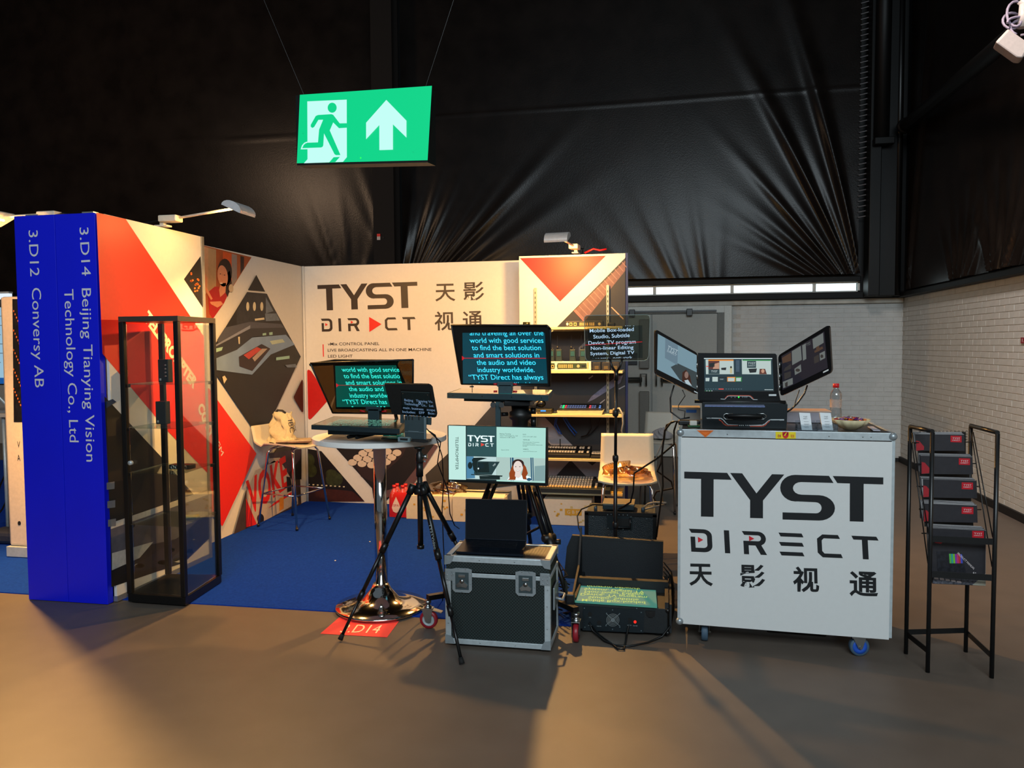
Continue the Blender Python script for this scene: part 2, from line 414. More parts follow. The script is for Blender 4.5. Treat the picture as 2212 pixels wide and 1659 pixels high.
fan2 = [(100, 1.0, 1.25), (106, .35, .8), (112, .95, 1.0), (120, .35, .6), (126, .8, .62), (134, .55, .5), (141, .6, .45), (149, .5, .45)]
fan3 = [(28+i*5.5+rnd.uniform(-1.5, 1.5), rnd.uniform(.4, 1), rnd.uniform(.5, 1.1)) for i in range(11)]
tarp_sheet('tarpaulin', (-3.83, YB-.14, 0), (1, 0, 0), 6.42, 2.55, zt, (0, -1, 0),
    [fold_field(6.5, 2.1, .14, fan2, 2.5, .030, curve=.015), fold_field(-.1, 2.0, .12, fan3, 1.9, .035), fold_field(4.6, 1.2, .035, [(98, .8, 1), (106, .6, 1), (114, .9, 1), (122, .6, 1), (90, .5, 1), (130, .7, 1)], 1.7, .035)], 'wide black tarpaulin with fan shaped creases above the strip window', 320, 240, seams=((5.0, .003, 0),))
fan4 = [(60, .8, 1), (72, 1, 1), (84, .7, 1), (97, .9, .9), (110, .8, .9), (124, .7, 1)]
tarp_sheet('tarpaulin', (XR-.06, 10.9, 0), (0, -1, 0), 5.9, 2.31, zt, (-1, 0, 0),
    [fold_field(1.9, 1.9, .10, fan4, .75, .06), fold_field(2.9, 1.9, .12, fan4, .9, .06), fold_field(.1, 2.0, .05, [(80, 1, 3)], 2, .04)], 'black tarpaulin over the brick side wall on the right', 220, 200)
# lacing along the edge of the wide tarpaulin
mb = MB()
for i in range(46):
    z = 3.3+i*.07; mb.tube([(2.57, YB-.17, z), (2.66, YB-.19, z+.012)], .006, 5)
tag(mb.build('edge_lacing', M('white_cord', '77767a', .5)), 'pale lacing loops down the right edge of the wide tarpaulin', 'lacing')['kind'] = 'stuff'
# ================================================================ steel frame
bs_ = M('black_steel', '090909', .5, spec=.3); brs = M('brown_steel', '1a1614', .7, spec=.2)
def ibeam(name, x0, x1, y0, y1, z1, label, m):
    b = MB(); b.box((x0, y0, 0), (x1, y0+.02, z1)).box((x0, y1-.02, 0), (x1, y1, z1)).box(((x0+x1)/2-.01, y0+.02, 0), ((x0+x1)/2+.01, y1-.02, z1))
    return b
t = thing('steel_column', 'dark steel column rising behind the exit sign', 'column', (-4.0, 11.0, 0))
ibeam('c', -4.16, -3.84, 10.78, 11.06, zt, '', brs).build('flange_post', brs, t)
mb = MB(); mb.box((-4.19, 10.755, 2.4), (-3.81, 10.782, zt)) if False else mb.box((-4.02, 10.772, 3.2), (-3.99, 10.782, 3.22)); mb.build('bolt', bs_, t)
a = px(818, 511, Y=10.77); mb = MB(); mb.mat(M('sticker_white', 'b9aca6', .5)).box((a.x-.025, 10.765, a.z-.05), (a.x+.025, 10.779, a.z+.0)); mb.mat(red).box((a.x-.025, 10.765, a.z), (a.x+.025, 10.779, a.z+.04)); mb.build('sticker', None, t)
t = thing('steel_column', 'wide black steel corner column right of the strip window', 'column', (2.9, 11.0, 0))
mb = MB(); mb.box((2.66, 10.86, 2.24), (2.80, 11.13, zt), .01).box((2.80, 10.95, 2.24), (3.02, 11.13, zt), .01); mb.build('post', bs_, t)
mb = MB(); mb.tube([(3.04, 10.98, 2.24), (3.04, 10.98, zt)], .045, 14); mb.build('wrapped_pipe', M('pipe_wrap', '0b0a0a', .35, spec=.35), t)
mb = MB(); mb.tube([(2.78, 10.82, 4.25), (2.80, 10.82, zt)], .095, 14); mb.build('pipe', bs_, t)
mb = MB(); mb.box((2.68, 10.72, 4.17), (2.92, 10.86, 4.26), .01); mb.build('bracket', bs_, t)
t = thing('steel_brace', 'diagonal black steel brace from corner column up towards white lamp', 'brace', (3.0, 10.7, 4.3))
a = px(1955, 272, Y=10.7); b = px(2165, 95, Y=7.0)
mb = MB(); mb.tube([a, b, b+(b-a)*.25], .075, 10); mb.build('brace_tube', bs_, t)
mb = MB(); mb.lathe([(.0, 0), (.1, 0), (.1, .05), (0, .05)], a-V((0, .04, 0)), 12, 'Y'); mb.build('end_plate', bs_, t)
# white floodlight at the top right corner with coiled cables
t = thing('floodlight', 'white floodlight box with coiled cables high in the right corner', 'light', px(2185, 80, Y=6.0))
c = [px(x, y, Y=5.9) for x, y in ((2150, 91), (2178, 61), (2226, 95), (2210, 125), (2196, 124))]
mb = MB(); mb.prism(c, (0.05, .18, .02)); o = mb.build('housing', M('cream_housing', 'b5a9a3', .45), t)
bv = o.modifiers.new('b', 'BEVEL'); bv.width = .012; bv.segments = 2
mb = MB()
for (cx, cy, rx, ry, m) in ((2186, 45, 20, 17, 0), (2194, 30, 19, 27, 1), (2205, 60, 22, 16, 2), (2206, 48, 30, 12, 3)):
    mb.tube([px(cx+rx*cos(i*.42+m), cy+ry*sin(i*.42+m), Y=6.0+.01*i) for i in range(15)], .009, 6)
mb.build('cable_coil', M('lilac_cable', '8a7f90', .5), t)
mb = MB(); mb.tube([px(2212, 10, Y=6.05), px(2207, 60, Y=6.05)], .03, 8); mb.tube([px(2205, 0, Y=6.05), px(2240, 30, Y=6.05)], .03, 8); mb.build('bracket', M('cream_housing'), t)
# small red plate on the brick wall
a = px(2206, 729, X=XR-.012); b = px(2222, 739, X=XR-.012)
t = thing('wall_sign', 'small dark red number plate on the brick wall at the right edge', 'sign', (XR-.012, a.y, a.z-.05))
mb = MB(); mb.box((XR-.016, a.y, a.z), (XR-.008, a.y-.28, a.z-.052)); mb.build('plate', M('dark_red', '7a0a14', .4), t)
pl = Plane((XR-.016, a.y, a.z-.052), (0, -1, 0)); p = Print(pl); p.text('1.2', (.03, .012), (.12, .012), .03, M('sign_white', 'd8d0d0', .5), uv=True); p.build('lettering', t)
# ================================================================ exit sign
YS = 4.2
sl = px(638.5, 205, Y=YS+.10); bl_ = px(640, 354, Y=YS+.10); sr = px(922, 188, Y=YS-.10); br_ = px(922, 345, Y=YS-.10)
H_ = ((sl.z-bl_.z)+(sr.z-br_.z))/2; O = V((sl.x, sl.y, (sl.z+bl_.z)/2-H_/2)); W_ = V((sr.x, sr.y, (sr.z+br_.z)/2-H_/2))-O
t = thing('exit_sign', 'glowing green exit sign with running figure and up arrow, hung from wires', 'sign', (O+W_/2))
nn = V((-W_.y, W_.x, 0)).normalized()
mb = MB(); mb.prism([O+V((0, 0, -.012)), O+W_+V((0, 0, -.012)), O+W_+V((0, 0, H_)), O+V((0, 0, H_))], nn*.09); mb.build('housing', M('sign_housing', '0c100e', .5), t)
gm = M('sign_green', '00d98c', emit=.95); wm = M('sign_white_lit', 'c4fff6', emit=1.0)
pl = Plane(O, W_); p = Print(pl); p.quad_uv(0, 0, W_.length, H_, gm)
p.crop(600, 150, 360/2212)
p.poly([(395, 425), (918, 402), (920, 1165), (868, 1228), (350, 1246), (398, 1192)], wm)
p.poly([(395, 958), (355, 975), (325, 1010), (308, 1062), (398, 1060)], wm)
p.ell((727, 510), 60, 67, gm)
p.poly([(540, 607), (718, 596), (742, 605), (828, 718), (922, 716), (922, 776), (818, 782), (742, 706), (696, 812), (838, 1138), (780, 1140), (760, 1128), (620, 852), (610, 1010), (600, 1030), (580, 1038), (330, 1047), (350, 1005), (372, 985), (400, 975), (540, 970), (555, 800), (608, 670), (545, 672), (490, 765), (465, 780), (443, 760), (445, 735), (510, 620)], gm)
p.poly([(748, 1168), (832, 1163), (770, 1232), (690, 1236)], gm)
p.poly([(1448, 408), (1715, 683), (1715, 908), (1536, 733), (1536, 1068), (1356, 1074), (1355, 742), (1180, 930), (1180, 710)], wm)
p.build('sign_face', t)
mb = MB(); g = px(780, 353, Y=YS); mb.sphere(V((g.x, YS-.0, O.z-.016)), .006, 8); mb.build('indicator_lamp', M('green_led', '20ff40', emit=2), t)
mb = MB(); top = V((0, 0, H_))
mb.tube([O+W_*.04+top+nn*.04, px(570, 0, Y=YS+.1), px(520, -130, Y=YS+.1)], .0012, 5).tube([O+W_*.96+top+nn*.04, px(980, 0, Y=YS-.1), px(1010, -100, Y=YS-.1)], .0012, 5)
mb.build('wire', M('thin_wire', '242424', .5, 0), t)
# ================================================================ booth walls with printed graphics
HB = 2.455
alum = M('booth_profile', 'a9a9a4', .35, .7)
grey_print = M('grey_print', '3a3835', .5, var=.15, vs=6); stripe = white
# ---- blue name totem, front face to the aisle
t = thing('name_panel', 'tall blue name panel lettered Beijing Tianying Vision and Conversy AB', 'panel', (-3.72, 4.23, 0))
blue = M('blue_vinyl', '0414d2', .42, var=.03, vs=3); btxt = M('white_vinyl_text', 'cfcfd6', .5)
mb = MB(); mb.box((-4.01, 4.2, .003), (-3.718, 4.25, HB), .002); mb.build('board', blue, t)
mb = MB(); mb.box((-3.715, 4.2, .003), (-3.43, 4.25, HB), .002); mb.build('board', blue, t)
mb = MB(); mb.box((-3.995, 4.252, .0065), (-3.965, 5.28, HB)); mb.build('side_board', white, t)
mb = MB(); mb.box((-3.93, 4.205, HB), (-3.84, 4.245, HB+.008)).box((-3.52, 4.2, HB), (-3.44, 4.245, HB+.008)); mb.build('cap_strip', alum, t)
p = Print(Plane((-4.01, 4.1995, 0), (1, 0, 0)))
p.text('3.D14', (172, 492), (177.5, 596), 19.5, btxt); p.text('Beijing Tianying Vision', (177, 623), (187, 997), 20, btxt, 1)
p.text('Technology Co., Ltd', (139, 625), (151, 955), 20, btxt, 1)
p.text('3.D12', (62, 498), (66, 597), 20, btxt, 1); p.text('Conversy AB', (69, 622), (76, 837), 20, btxt, 1)
p.build('lettering', t)
# ---- front side panel (facing into the booth)
t = thing('graphic_panel', 'front side panel printed red and cream beside the display cabinet', 'panel', (-3.42, 4.75, 0))
XF = -3.405
mb = MB(); mb.box((XF-.02, 4.252, .04), (XF, 5.27, HB), .002); mb.build('board', white, t)
mb = MB(); mb.box((XF-.03, 5.271, .0065), (XF+.008, 5.30, HB)).box((XF-.024, 4.252, .0065), (XF+.004, 5.27, .04)); mb.build('profile', alum, t)
pl = Plane((XF, 4.252, 0), (0, 1, 0)); p = Print(pl)
p.crop(0, 0, 1)
p.poly([(208, 459), (271, 473), (440, 727), (456, 1030), (359, 928), (221, 764)], red)
p.poly([(213, 466), (266, 474), (213, 560)], M('red_print2', 'e0451c', .5), 1) if False else None
p.poly([(225, 856), (347, 986), (457, 1113), (457, 1158), (398, 1215), (240, 1268), (238, 1150)], dark)
p.poly([(433, 553), (397, 603), (440, 668)], dark, 1)
p.lay = 2
dk2 = M('console_print', '4a4a55', .5, var=.2, vs=14); lt = M('silver_print', 'a8a6a2', .5, var=.1)
p.poly([(238, 1140), (300, 1120), (457, 1062), (457, 1125), (400, 1160), (240, 1195)], dk2)
p.poly([(238, 1130), (455, 1055), (457, 1066), (238, 1143)], lt)
p.poly([(400, 1150), (450, 1100), (454, 1145), (404, 1205), (300, 1235), (262, 1240)], M('navy_print', '1d1b26', .5))
for (x, y) in ((270, 1212), (300, 1222), (350, 1215), (385, 1210), (405, 1190), (365, 1188)): p.ell((x, y), 11, 5, lt, 5)
p.lay = 6
p.poly([(240, 1195), (330, 1170), (300, 1205), (240, 1232)], lt)
for i in range(3): p.poly([(229+i*1.5, 1043+40*i), (246+i*1.5, 1040+40*i), (246+i*1.5, 1056+40*i), (229+i*1.5, 1058+40*i)], M('grey_label', '6c6c70', .5), 6)
p.poly([(226, 868), (242, 862), (250, 868), (228, 882)], M('blue_flare', '14304f', .5), 6)
for i in range(16): p.ell((405+random.random()*26, 590+random.random()*40), 2.2, 2.2, M('orange_dot', 'c8642a', .5), 3, n=6)
p.text('TELEPROMPTER', (309, 688), (418, 840), 17, white, 3, bold=.05)
p.text('CG SY', (426, 880), (454, 950), 13, white, 3, bold=.05)
p.build('graphic', t)
# ---- longer side wall
t = thing('booth_partition', 'left booth wall printed with presenter, control desk and red diamond', 'partition', (-3.66, 6.35, 0))
XW = -3.65
mb = MB(); mb.box((XW-.02, 5.31, .0), (XW, 7.43, 2.45)); mb.build('fabric', white, t)
p = Print(Plane((XW, 5.31, 0), (0, 1, 0)))
p.crop(400, 500, 560/2212)
sk = M('skin_print', 'cf8560', .5); hair = M('hair_print', '24130f', .5); cloth = M('red_cloth_print', 'a5140f', .5)
p.poly([(120, 110), (565, 220), (235, 745), (120, 745)], M('studio_print', '9c4a20', .5, var=.15, vs=8))
for a, b, m in ((120, 195, 'b88a66'), (195, 262, 'a9865f'), (320, 395, 'c9501c'), (395, 440, '8d7d74'), (440, 470, 'a1522a'), (470, 500, '2c1c1c')):
    p.poly([(a, 118+(a-120)*.26), (b, 118+(b-120)*.26), (b, min(520-(b-120)*.2, 220+(560-b)*1.59)), (a, min(600-(a-120)*.2, 220+(560-a)*1.59))], M('curtain_'+m, m, .5), 2)
p.lay = 2
p.poly([(190, 520), (250, 470), (390, 480), (330, 610), (235, 745), (205, 700)], cloth)
p.ell((335, 350), 62, 118, hair); p.poly([(300, 420), (378, 330), (395, 440), (360, 560), (330, 500)], hair, p.lay)
p.ell((316, 380), 44, 92, sk, rot=-.12); p.poly([(300, 440), (345, 440), (340, 520), (295, 560), (285, 500)], sk, p.lay)
p.poly([(205, 600), (300, 595), (320, 620), (270, 650), (215, 620)], sk)
p.poly([(160, 350), (185, 400), (180, 480), (230, 575), (215, 585), (160, 490)], sk, p.lay)
for (x, y) in ((296, 362), (330, 372)): p.ell((x, y), 6, 3, hair)
p.ell((302, 442), 13, 6, M('smile_print', 'd9c0b0', .5)); p.ell((384, 484), 20, 34, M('disc_print', 'b9a58c', .5))
# control room diamond
p.poly([(600, 370), (675, 512), (528, 500)], dark)
p.poly([(521, 516), (683, 530), (980, 1068), (640, 1790), (230, 1185), (232, 985)], dark)
navy = M('desk_print', '7389a4', .5, var=.12, vs=4); mon = M('monitor_print', '23242a', .5, var=.3, vs=20)
p.poly([(430, 680), (520, 520), (690, 532), (800, 760), (560, 775), (430, 790)], mon)
p.poly([(680, 560), (745, 680), (680, 700)], M('blue_grey_print', '5f6a78', .5, var=.2, vs=20)); p.poly([(672, 700), (770, 700), (800, 760), (680, 765)], M('blue_grey_print'), p.lay)
for x in (525, 582, 645): p.ell((x, 640), 13, 38, M('cream_print', 'c9bd9c', .5), p.lay)
p.poly([(585, 745), (665, 735), (668, 752), (588, 762)], M('cream_print'), p.lay)
p.poly([(330, 820), (545, 770), (810, 790), (835, 820), (560, 850), (270, 950), (262, 925)], M('shelf_print', '44454f', .5))
p.poly([(236, 975), (545, 800), (545, 828), (236, 1000)], M('desk_edge_print', '7b7f8c', .5))
p.poly([(234, 1090), (430, 1010), (560, 900), (850, 880), (925, 965), (720, 1050), (560, 1222), (234, 1180)], navy)
p.poly([(545, 828), (840, 820), (860, 880), (560, 905), (430, 1010), (234, 1090), (234, 990)], M('console_dark_print', '26262c', .5), p.lay)
sil = M('screen_green_print', '8fb4a0', .5)
for q in ([(240, 1000), (310, 985), (300, 1015), (240, 1035)], [(650, 870), (680, 865), (680, 885), (650, 888)], [(705, 862), (735, 858), (735, 882), (708, 885)], [(765, 1075), (880, 1060), (880, 1085), (765, 1100)]): p.poly(q, sil, p.lay+1)
for q in ([(440, 900), (455, 898), (455, 960), (445, 960)], [(305, 1240), (325, 1230), (345, 1260), (320, 1300)]): p.poly(q, M('cream_print'), p.lay+1)
p.lay += 1
p.poly([(710, 935), (820, 918), (840, 945), (730, 965)], M('pale_green_print', 'a9b49e', .5))
p.poly([(445, 1070), (640, 960), (715, 1000), (560, 1190), (450, 1150)], M('mixer_print', '2a1a1c', .5))
p.poly([(485, 1055), (600, 985), (640, 1005), (530, 1090)], M('mixer_keys_print', 'b03a30', .5)); p.poly([(560, 1080), (640, 1000), (690, 1000), (580, 1110)], M('mixer_keys2_print', 'a08c7c', .5), p.lay)
p.poly([(840, 1140), (930, 1130), (940, 1160), (860, 1160)], M('blue_grey_print'), p.lay)
# small brown triangle, red diamond
p.poly([(985, 1262), (993, 1275), (996, 1535), (985, 1542), (914, 1420), (914, 1408)], M('brown_print', '3a1a0b', .5))
p.crop(400, 860, 560/1787)
p.poly([(150, -70), (480, 382), (244, 884), (60, 640), (60, 0)], red)
p.text('STEM', (170, 240), (236, 400), 24, white)
p.poly([(612, 250), (622, 40), (690, 130), (770, 270), (850, 380), (760, 400)], M('slate_print', '585858', .5)) if False else None
# street photo with lettered van
st = M('street_print', '3b2f2a', .5, var=.3, vs=9)
p.poly([(405, 640), (530, 480), (700, 240), (770, 330), (790, 740), (650, 790), (320, 942)], st)
p.poly([(720, 330), (790, 330), (790, 560), (700, 560)], M('night_print', '0f0b10', .5))
p.poly([(560, 380), (790, 350), (780, 420), (700, 520), (580, 450)], M('purple_print', '3a2a3c', .5, var=.3, vs=20))
vanw = M('van_print', 'b4a392', .5)
p.poly([(410, 640), (470, 500), (560, 455), (600, 430), (660, 460), (720, 560), (730, 640), (765, 690), (765, 730), (720, 745), (490, 870), (410, 880)], vanw)
p.poly([(560, 415), (640, 410), (650, 430), (560, 455)], vanw, p.lay)
vr = M('van_red_print', 'd01a12', .5)
p.text('VOKE', (430, 800), (700, 600), 150, vr, bold=.03)
p.poly([(405, 690), (480, 870), (405, 890)], vr, p.lay)
p.poly([(600, 720), (730, 640), (735, 655), (560, 760)], vr, p.lay)
p.poly([(685, 540), (712, 545), (728, 635), (690, 650)], M('van_glass_print', '14131c', .5)); p.ell((505, 830), 24, 34, M('van_glass_print'), p.lay); p.ell((740, 720), 18, 24, M('van_glass_print'), p.lay)
p.poly([(635, 690), (665, 680), (665, 760), (635, 778)], M('orange_print', 'c67a20', .5))
p.build('graphic', t)
# ---- back wall
t = thing('booth_partition', 'back booth wall with large logo, Chinese characters and keypad photo', 'partition', (-2.4, 7.44, 0))
YW = 7.43
mb = MB(); mb.box((-3.65, YW, 0), (-1.30, YW+.02, 2.45)); mb.build('fabric', white, t)
mb = MB(); mb.tube([(-3.635, YW-.012, 0), (-3.635, YW-.012, 2.45)], .012, 8); mb.build('corner_seam', white, t)
logo_ink = M('logo_ink', '2d211c', .5, var=.02)
p = Print(Plane((-3.65, YW, 0), (1, 0, 0))); p.crop(660, 560, 480/2212)
put_logo(p, (118, 258), (1112, 224), (128, 515), logo_tyst(), logo_ink)
d, tri = logo_direct(True)
put_logo(p, (152, 592), (1095, 574), (158, 722), d, logo_ink, 1236, 148)
put_logo(p, (152, 592), (1095, 574), (158, 722), tri, red, 1236, 148)
p.poly([(634, 574), (757, 646), (636, 725)], red)
for s_, (xa, ya, xb, yb, h) in {'天': (1292, 418, 1492, 414, 160), '影': (1572, 412, 1780, 406, 160), '视': (1286, 708, 1482, 704, 160), '通': (1566, 700, 1764, 694, 160)}.items():
    p.text(s_, (xa, ya-16), (xb, yb-16), h*.88, logo_ink, 1, bold=.012)
p.text('vMix CONTROL PANEL', (222, 858), (736, 854), 29, logo_ink, 1, bold=.008); p.text('LIVE BROADCASTING ALL IN ONE MACHINE', (221, 920), (1255, 912), 29, logo_ink, 1, bold=.008); p.text('LED LIGHT', (225, 980), (470, 978), 29, logo_ink, 1, bold=.008)
p.poly([(170, 848), (180, 847), (184, 970), (174, 971)], red, 1)
p.crop(640, 760, 320/2212)
p.poly([(165, 290), (175, 268), (195, 268), (225, 290), (300, 400), (455, 720), (455, 748), (330, 890), (230, 995), (205, 1010), (188, 1003), (180, 985)], M('deep_red_print', 'b50c06', .5))
p.crop(400, 860, 560/1787)
# lower left: night street, then white diagonal, then keypad
p.poly([(795, 340), (940, 365), (1238, 712), (795, 712)], M('night_print', '0f0b10', .5, var=.3))
p.poly([(795, 610), (1150, 640), (1238, 712), (795, 715)], M('road_print', '3a1713', .5, var=.2))
for q in ((850, 430, 45, 50), (870, 500, 40, 45), (1030, 560, 60, 50), (1010, 520, 40, 30)): p.ell(q[:2], q[2], q[3], M('tree_print', '2c331a', .5, var=.4, vs=30))
for i in range(9): p.poly([(850+i*30, 590+i*2), (862+i*30, 590+i*2), (862+i*30, 598+i*2), (850+i*30, 598+i*2)], M('cream_print'), p.lay)
p.poly([(1020, 318), (1720, 318), (1500, 600), (1380, 712), (1300, 690), (1290, 620)], dark)
p.poly([(1155, 400), (1380, 310), (1530, 330), (1500, 400), (1300, 580), (1215, 540), (1160, 440)], M('keypad_print', '2c1d1c', .5))
p.poly([(1500, 600), (1720, 318), (1745, 330), (1560, 620), (1380, 690), (1320, 660)], M('mauve_print', '5d4448', .5))
ky = M('key_cap_print', 'cdb8a0', .5)
for r in range(4):
    for c in range(4):
        x, y = 1195+c*68-r*2+ (3-r)*0 + r*0, 400+r*0
        x = 1192+c*66+(3-r)*36-36; y = 400-(3-r)*31+62+c*9-20
        p.ell((x, y), 31, 23, ky, p.lay+1)
p.lay += 1
p.crop(840, 860, 420/2212)
p.poly([(1180, 80), (1500, -40), (1500, 980), (460, 1100), (420, 870), (665, 640), (985, 300)], grey_print)
p.poly([(985, 300), (1180, 300), (800, 640), (665, 640)], grey_print)
p.build('graphic', t)
# ---- shelf wall panel
YP = 7.1
t = thing('graphic_panel', 'shelf wall panel with red triangle and dark diamonds', 'panel', (-.81, YP, 0))
mb = MB(); mb.box((-1.31, YP, .0065), (-.33, YP+.04, HB-.005)); mb.build('board', white, t)
mb = MB(); mb.box((-.329, YP-.002, .0065), (-.305, YP+.05, HB-.003)); mb.build('edge_profile', M('navy_edge', '1c2250', .4), t)
p = Print(Plane((-1.31, YP, 0), (1, 0, 0))); p.crop(1100, 500, 380/1970)
pd = M('photo_brown_print', '282524', .5, var=.12, vs=3)
p.poly([(120, 299), (1082, 272), (570, 785)], red)
p.poly([(1305, 290), (1300, 3300), (130, 3300), (130, 1475), (540, 1065)], pd)
p.poly([(1300, 325), (1300, 440), (850, 1000), (835, 1005), (722, 890)], M('rose_print', '6a4a46', .5, var=.12, vs=30))
for i in range(14): p.poly([(740+i*40, 880-i*41), (746+i*40, 874-i*41), (850+i*36, 985-i*45), (844+i*36, 990-i*45)], M('rose_line', '8a6660', .5), 4)
p.poly([(722, 888), (735, 880), (838, 995), (828, 1003)], M('pink_print', 'cf5f5c', .5), 4)
p.poly([(1140, 850), (1150, 845), (1282, 975), (1275, 988)], M('pale_line_print', 'b59077', .5), 4)
p.poly([(780, 1300), (1000, 1090), (1010, 1100), (820, 1300), (815, 1400), (780, 1400)], M('grey_light_print', '6d6c70', .5), 4)
p.crop(1100, 780, 380/1854); p.lay = 5
lg = M('light_grey_print', '97959a', .5, var=.03)
p.poly([(160, 590), (375, 590), (705, 925), (480, 925)], lg); p.poly([(60, 440), (200, 440), (200, 520), (60, 520)], lg, p.lay)
p.poly([(395, 1050), (640, 1050), (450, 1255), (160, 1255), (160, 1100)], lg, p.lay); p.poly([(660, 1055), (820, 1055), (875, 1100), (930, 1055), (1220, 1050), (1220, 1500), (1100, 1500), (850, 1255)], lg, p.lay)
p.poly([(1110, 870), (1220, 770), (1220, 860), (1130, 870)], lg, p.lay)
p.poly([(825, 435), (870, 370), (1130, 160), (1200, 150), (1170, 230), (900, 400)], M('lilac_print', '6c6a80', .5, var=.2, vs=30))
p.poly([(835, 180), (880, 148), (885, 160), (840, 192)], lg, p.lay); p.poly([(955, 440), (1010, 400), (1010, 410), (960, 452)], lg, p.lay); p.poly([(1150, 290), (1220, 255), (1220, 265), (1160, 300)], lg, p.lay)
p.build('graphic', t)
# ================================================================ arm lights of the booth
lampsil = M('lamp_silver', 'c8cacb', .4, .3); lampcream = M('lamp_cream', 'cfc6b4', .4)
glow = M('lamp_glow', 'ffd9a0', emit=14)
def arm_light(label, base, adir, L, facing, power, rise=.05, spill=((0, 0, -1), 50, 150)):
    base = V(base); ad = V(adir).normalized(); side = V((-ad.y, ad.x, 0))
    t = thing('arm_light', label, 'lamp', base, group=None)
    M3 = Matrix((ad, side, (0, 0, 1))).transposed().to_4x4(); M4 = Matrix.Translation(base) @ M3
    mb = MB(); mb.cbox((0, 0, .012), (.10, .06, .012), .003, M4=M4); mb.cbox((0, 0, .03), (.03, .03, .03), 0, M4=M4); mb.build('clamp', lampcream, t)
    mb = MB(); mb.cbox((.06, 0, .06), (.14, .085, .045), .008, M4=M4); mb.build('transformer_box', lampcream, t)
    mb = MB(); mb.tube([M4 @ V((.12, 0, .065)), M4 @ V((L, 0, .065+rise))], .009, 8); mb.build('arm', lampcream, t)
    h = M4 @ V((L+.02, 0, .05+rise))
    # curved head shell, lamp inside facing back down to the panel
    mb = MB(); prof = []
    Mh = Matrix.Translation(h) @ M3 @ Matrix.Rotation(radians(25), 4, 'Y')
    P = lambda u, v: Mh @ V((.075*cos(radians(200*u-10)), (v-.5)*.19, .045*sin(radians(200*u-10))))
    mb.grid(P, 12, 3); Pi = lambda u, v: Mh @ V((.069*cos(radians(200*u-10)), (v-.5)*.19, .039*sin(radians(200*u-10)))); mb.grid(Pi, 12, 3)
    for v in (0, 1):
        mb.prism([P(i/10, v) for i in range(11)], M3 @ V((0, -.003 if v == 0 else .003, 0)))
    mb.build('lamp_head', lampsil, t)
    mb = MB(); mb.tube([Mh @ V((0, -.06, 0)), Mh @ V((0, .06, 0))], .007, 8); mb.build('halogen_tube', glow, t)
    # the lamp's own light
    l = bpy.data.lights.new('flood', 'AREA'); l.shape = 'RECTANGLE'; l.size = .13; l.size_y = .05; l.energy = power; l.color = (1.0, .54, .15)
    o = bpy.data.objects.new('flood', l); COL.objects.link(o); o.location = Mh @ V((-.01, 0, -.03)); aim(o, facing)
    l2 = bpy.data.lights.new('spill', 'SPOT'); l2.energy = spill[1]; l2.color = (1.0, .52, .15); l2.shadow_soft_size = .035; l2.spot_size = radians(spill[2]); l2.spot_blend = .45
    o = bpy.data.objects.new('spill', l2); COL.objects.link(o); o.location = Mh @ V((0, 0, -.035)); aim(o, spill[0])
    mb = MB(); mb.tube([M4 @ V((-.01, .03, .05)), M4 @ V((-.09, .05, .06)), M4 @ V((-.2, .02, .035)), M4 @ V((-.28, 0, .01))], .007, 6); mb.build('cable', blkm, t)
arm_light('silver arm lamp over the front red and cream panel', (-3.415, 4.84, HB), (1, .0, 0), .56, (-.75, 0, -.66), 9, .05, ((.45, .35, -.8), 260, 165))
arm_light('silver arm lamp on top of the shelf wall panel', (-.78, 7.12, HB), (-.1, -1, 0), .72, (0, .75, -.66), 34, .0, ((0, -.6, -.75), 380, 150))
# neighbour booth lamp, glowing, arm reaching out to the left
arm_light('glowing arm lamp at the left edge behind the blue name panel', (-3.975, 4.52, HB), (-1, .0, 0), .46, (.3, -.2, -.9), 20, .0, ((.25, -.6, -.75), 640, 155))
# power plug lying on the shelf panel's top edge
mb = MB(); mb.tube([(-.70, 7.12, HB+.01), (-.62, 7.12, HB+.045), (-.56, 7.12, HB+.03), (-.5, 7.12, HB+.04)], .009, 6); tag(mb.build('red_plug', M('red_plastic', 'b01018', .4)), 'small red plug on cable beside the shelf panel lamp', 'plug')
# ================================================================ glass display cabinet
cf = M('cabinet_frame', '0e0d0c', .3); gl = glass('cabinet_glass', 'f8fbf9', .05)
t = thing('display_cabinet', 'tall black framed glass display cabinet next to the blue panel', 'cabinet', (-3.14, 4.47, 0))
A, B, C_, D_ = V((-3.315, 4.262, 0)), V((-2.925, 4.255, 0)), V((-2.972, 4.71, 0)), V((-3.335, 4.67, 0))
def ring(z): return [q+V((0, 0, z)) for q in (A, B, C_, D_)]
cc = (A+B+C_+D_)/4
def outw(q, e): return cc + (q-cc)*(1+e)
mb = MB(); mb.prism([outw(q, .05)+V((0, 0, .012)) for q in (A, B, C_, D_)], (0, 0, .05)); mb.build('base', cf, t)
mb = MB(); mb.prism([outw(q, .07)+V((0, 0, 1.785)) for q in (A, B, C_, D_)], (0, 0, .032)); mb.build('top', M('cabinet_top', '3a342e', .4), t)
for q in (A, B, C_, D_):
    mb = MB(); mb.cbox((q.x*.985+cc.x*.015, q.y, .924), (.032, .032, 1.72), .003); mb.build('post', cf, t)
mb = MB(); q1, q2 = B, C_
mb.prism([A+V((.03, 0, .07)), B+V((-.03, 0, .07)), B+V((-.03, 0, 1.77)), A+V((.03, 0, 1.77))], (0, .005, 0)); d = mb.build('glass_door', gl, t)
mb = MB(); mb.lathe([(0, 0), (.014, 0), (.014, .02), (0, .02)], (-3.275, 4.24, .90), 12, 'Y'); mb.build('lock', alu, d)
mb = MB(); mb.prism([B+V((0, .03, .07)), C_+V((0, -.03, .07)), C_+V((0, -.03, 1.77)), B+V((0, .03, 1.77))], (.004, 0, 0)); mb.build('glass_side', gl, t)
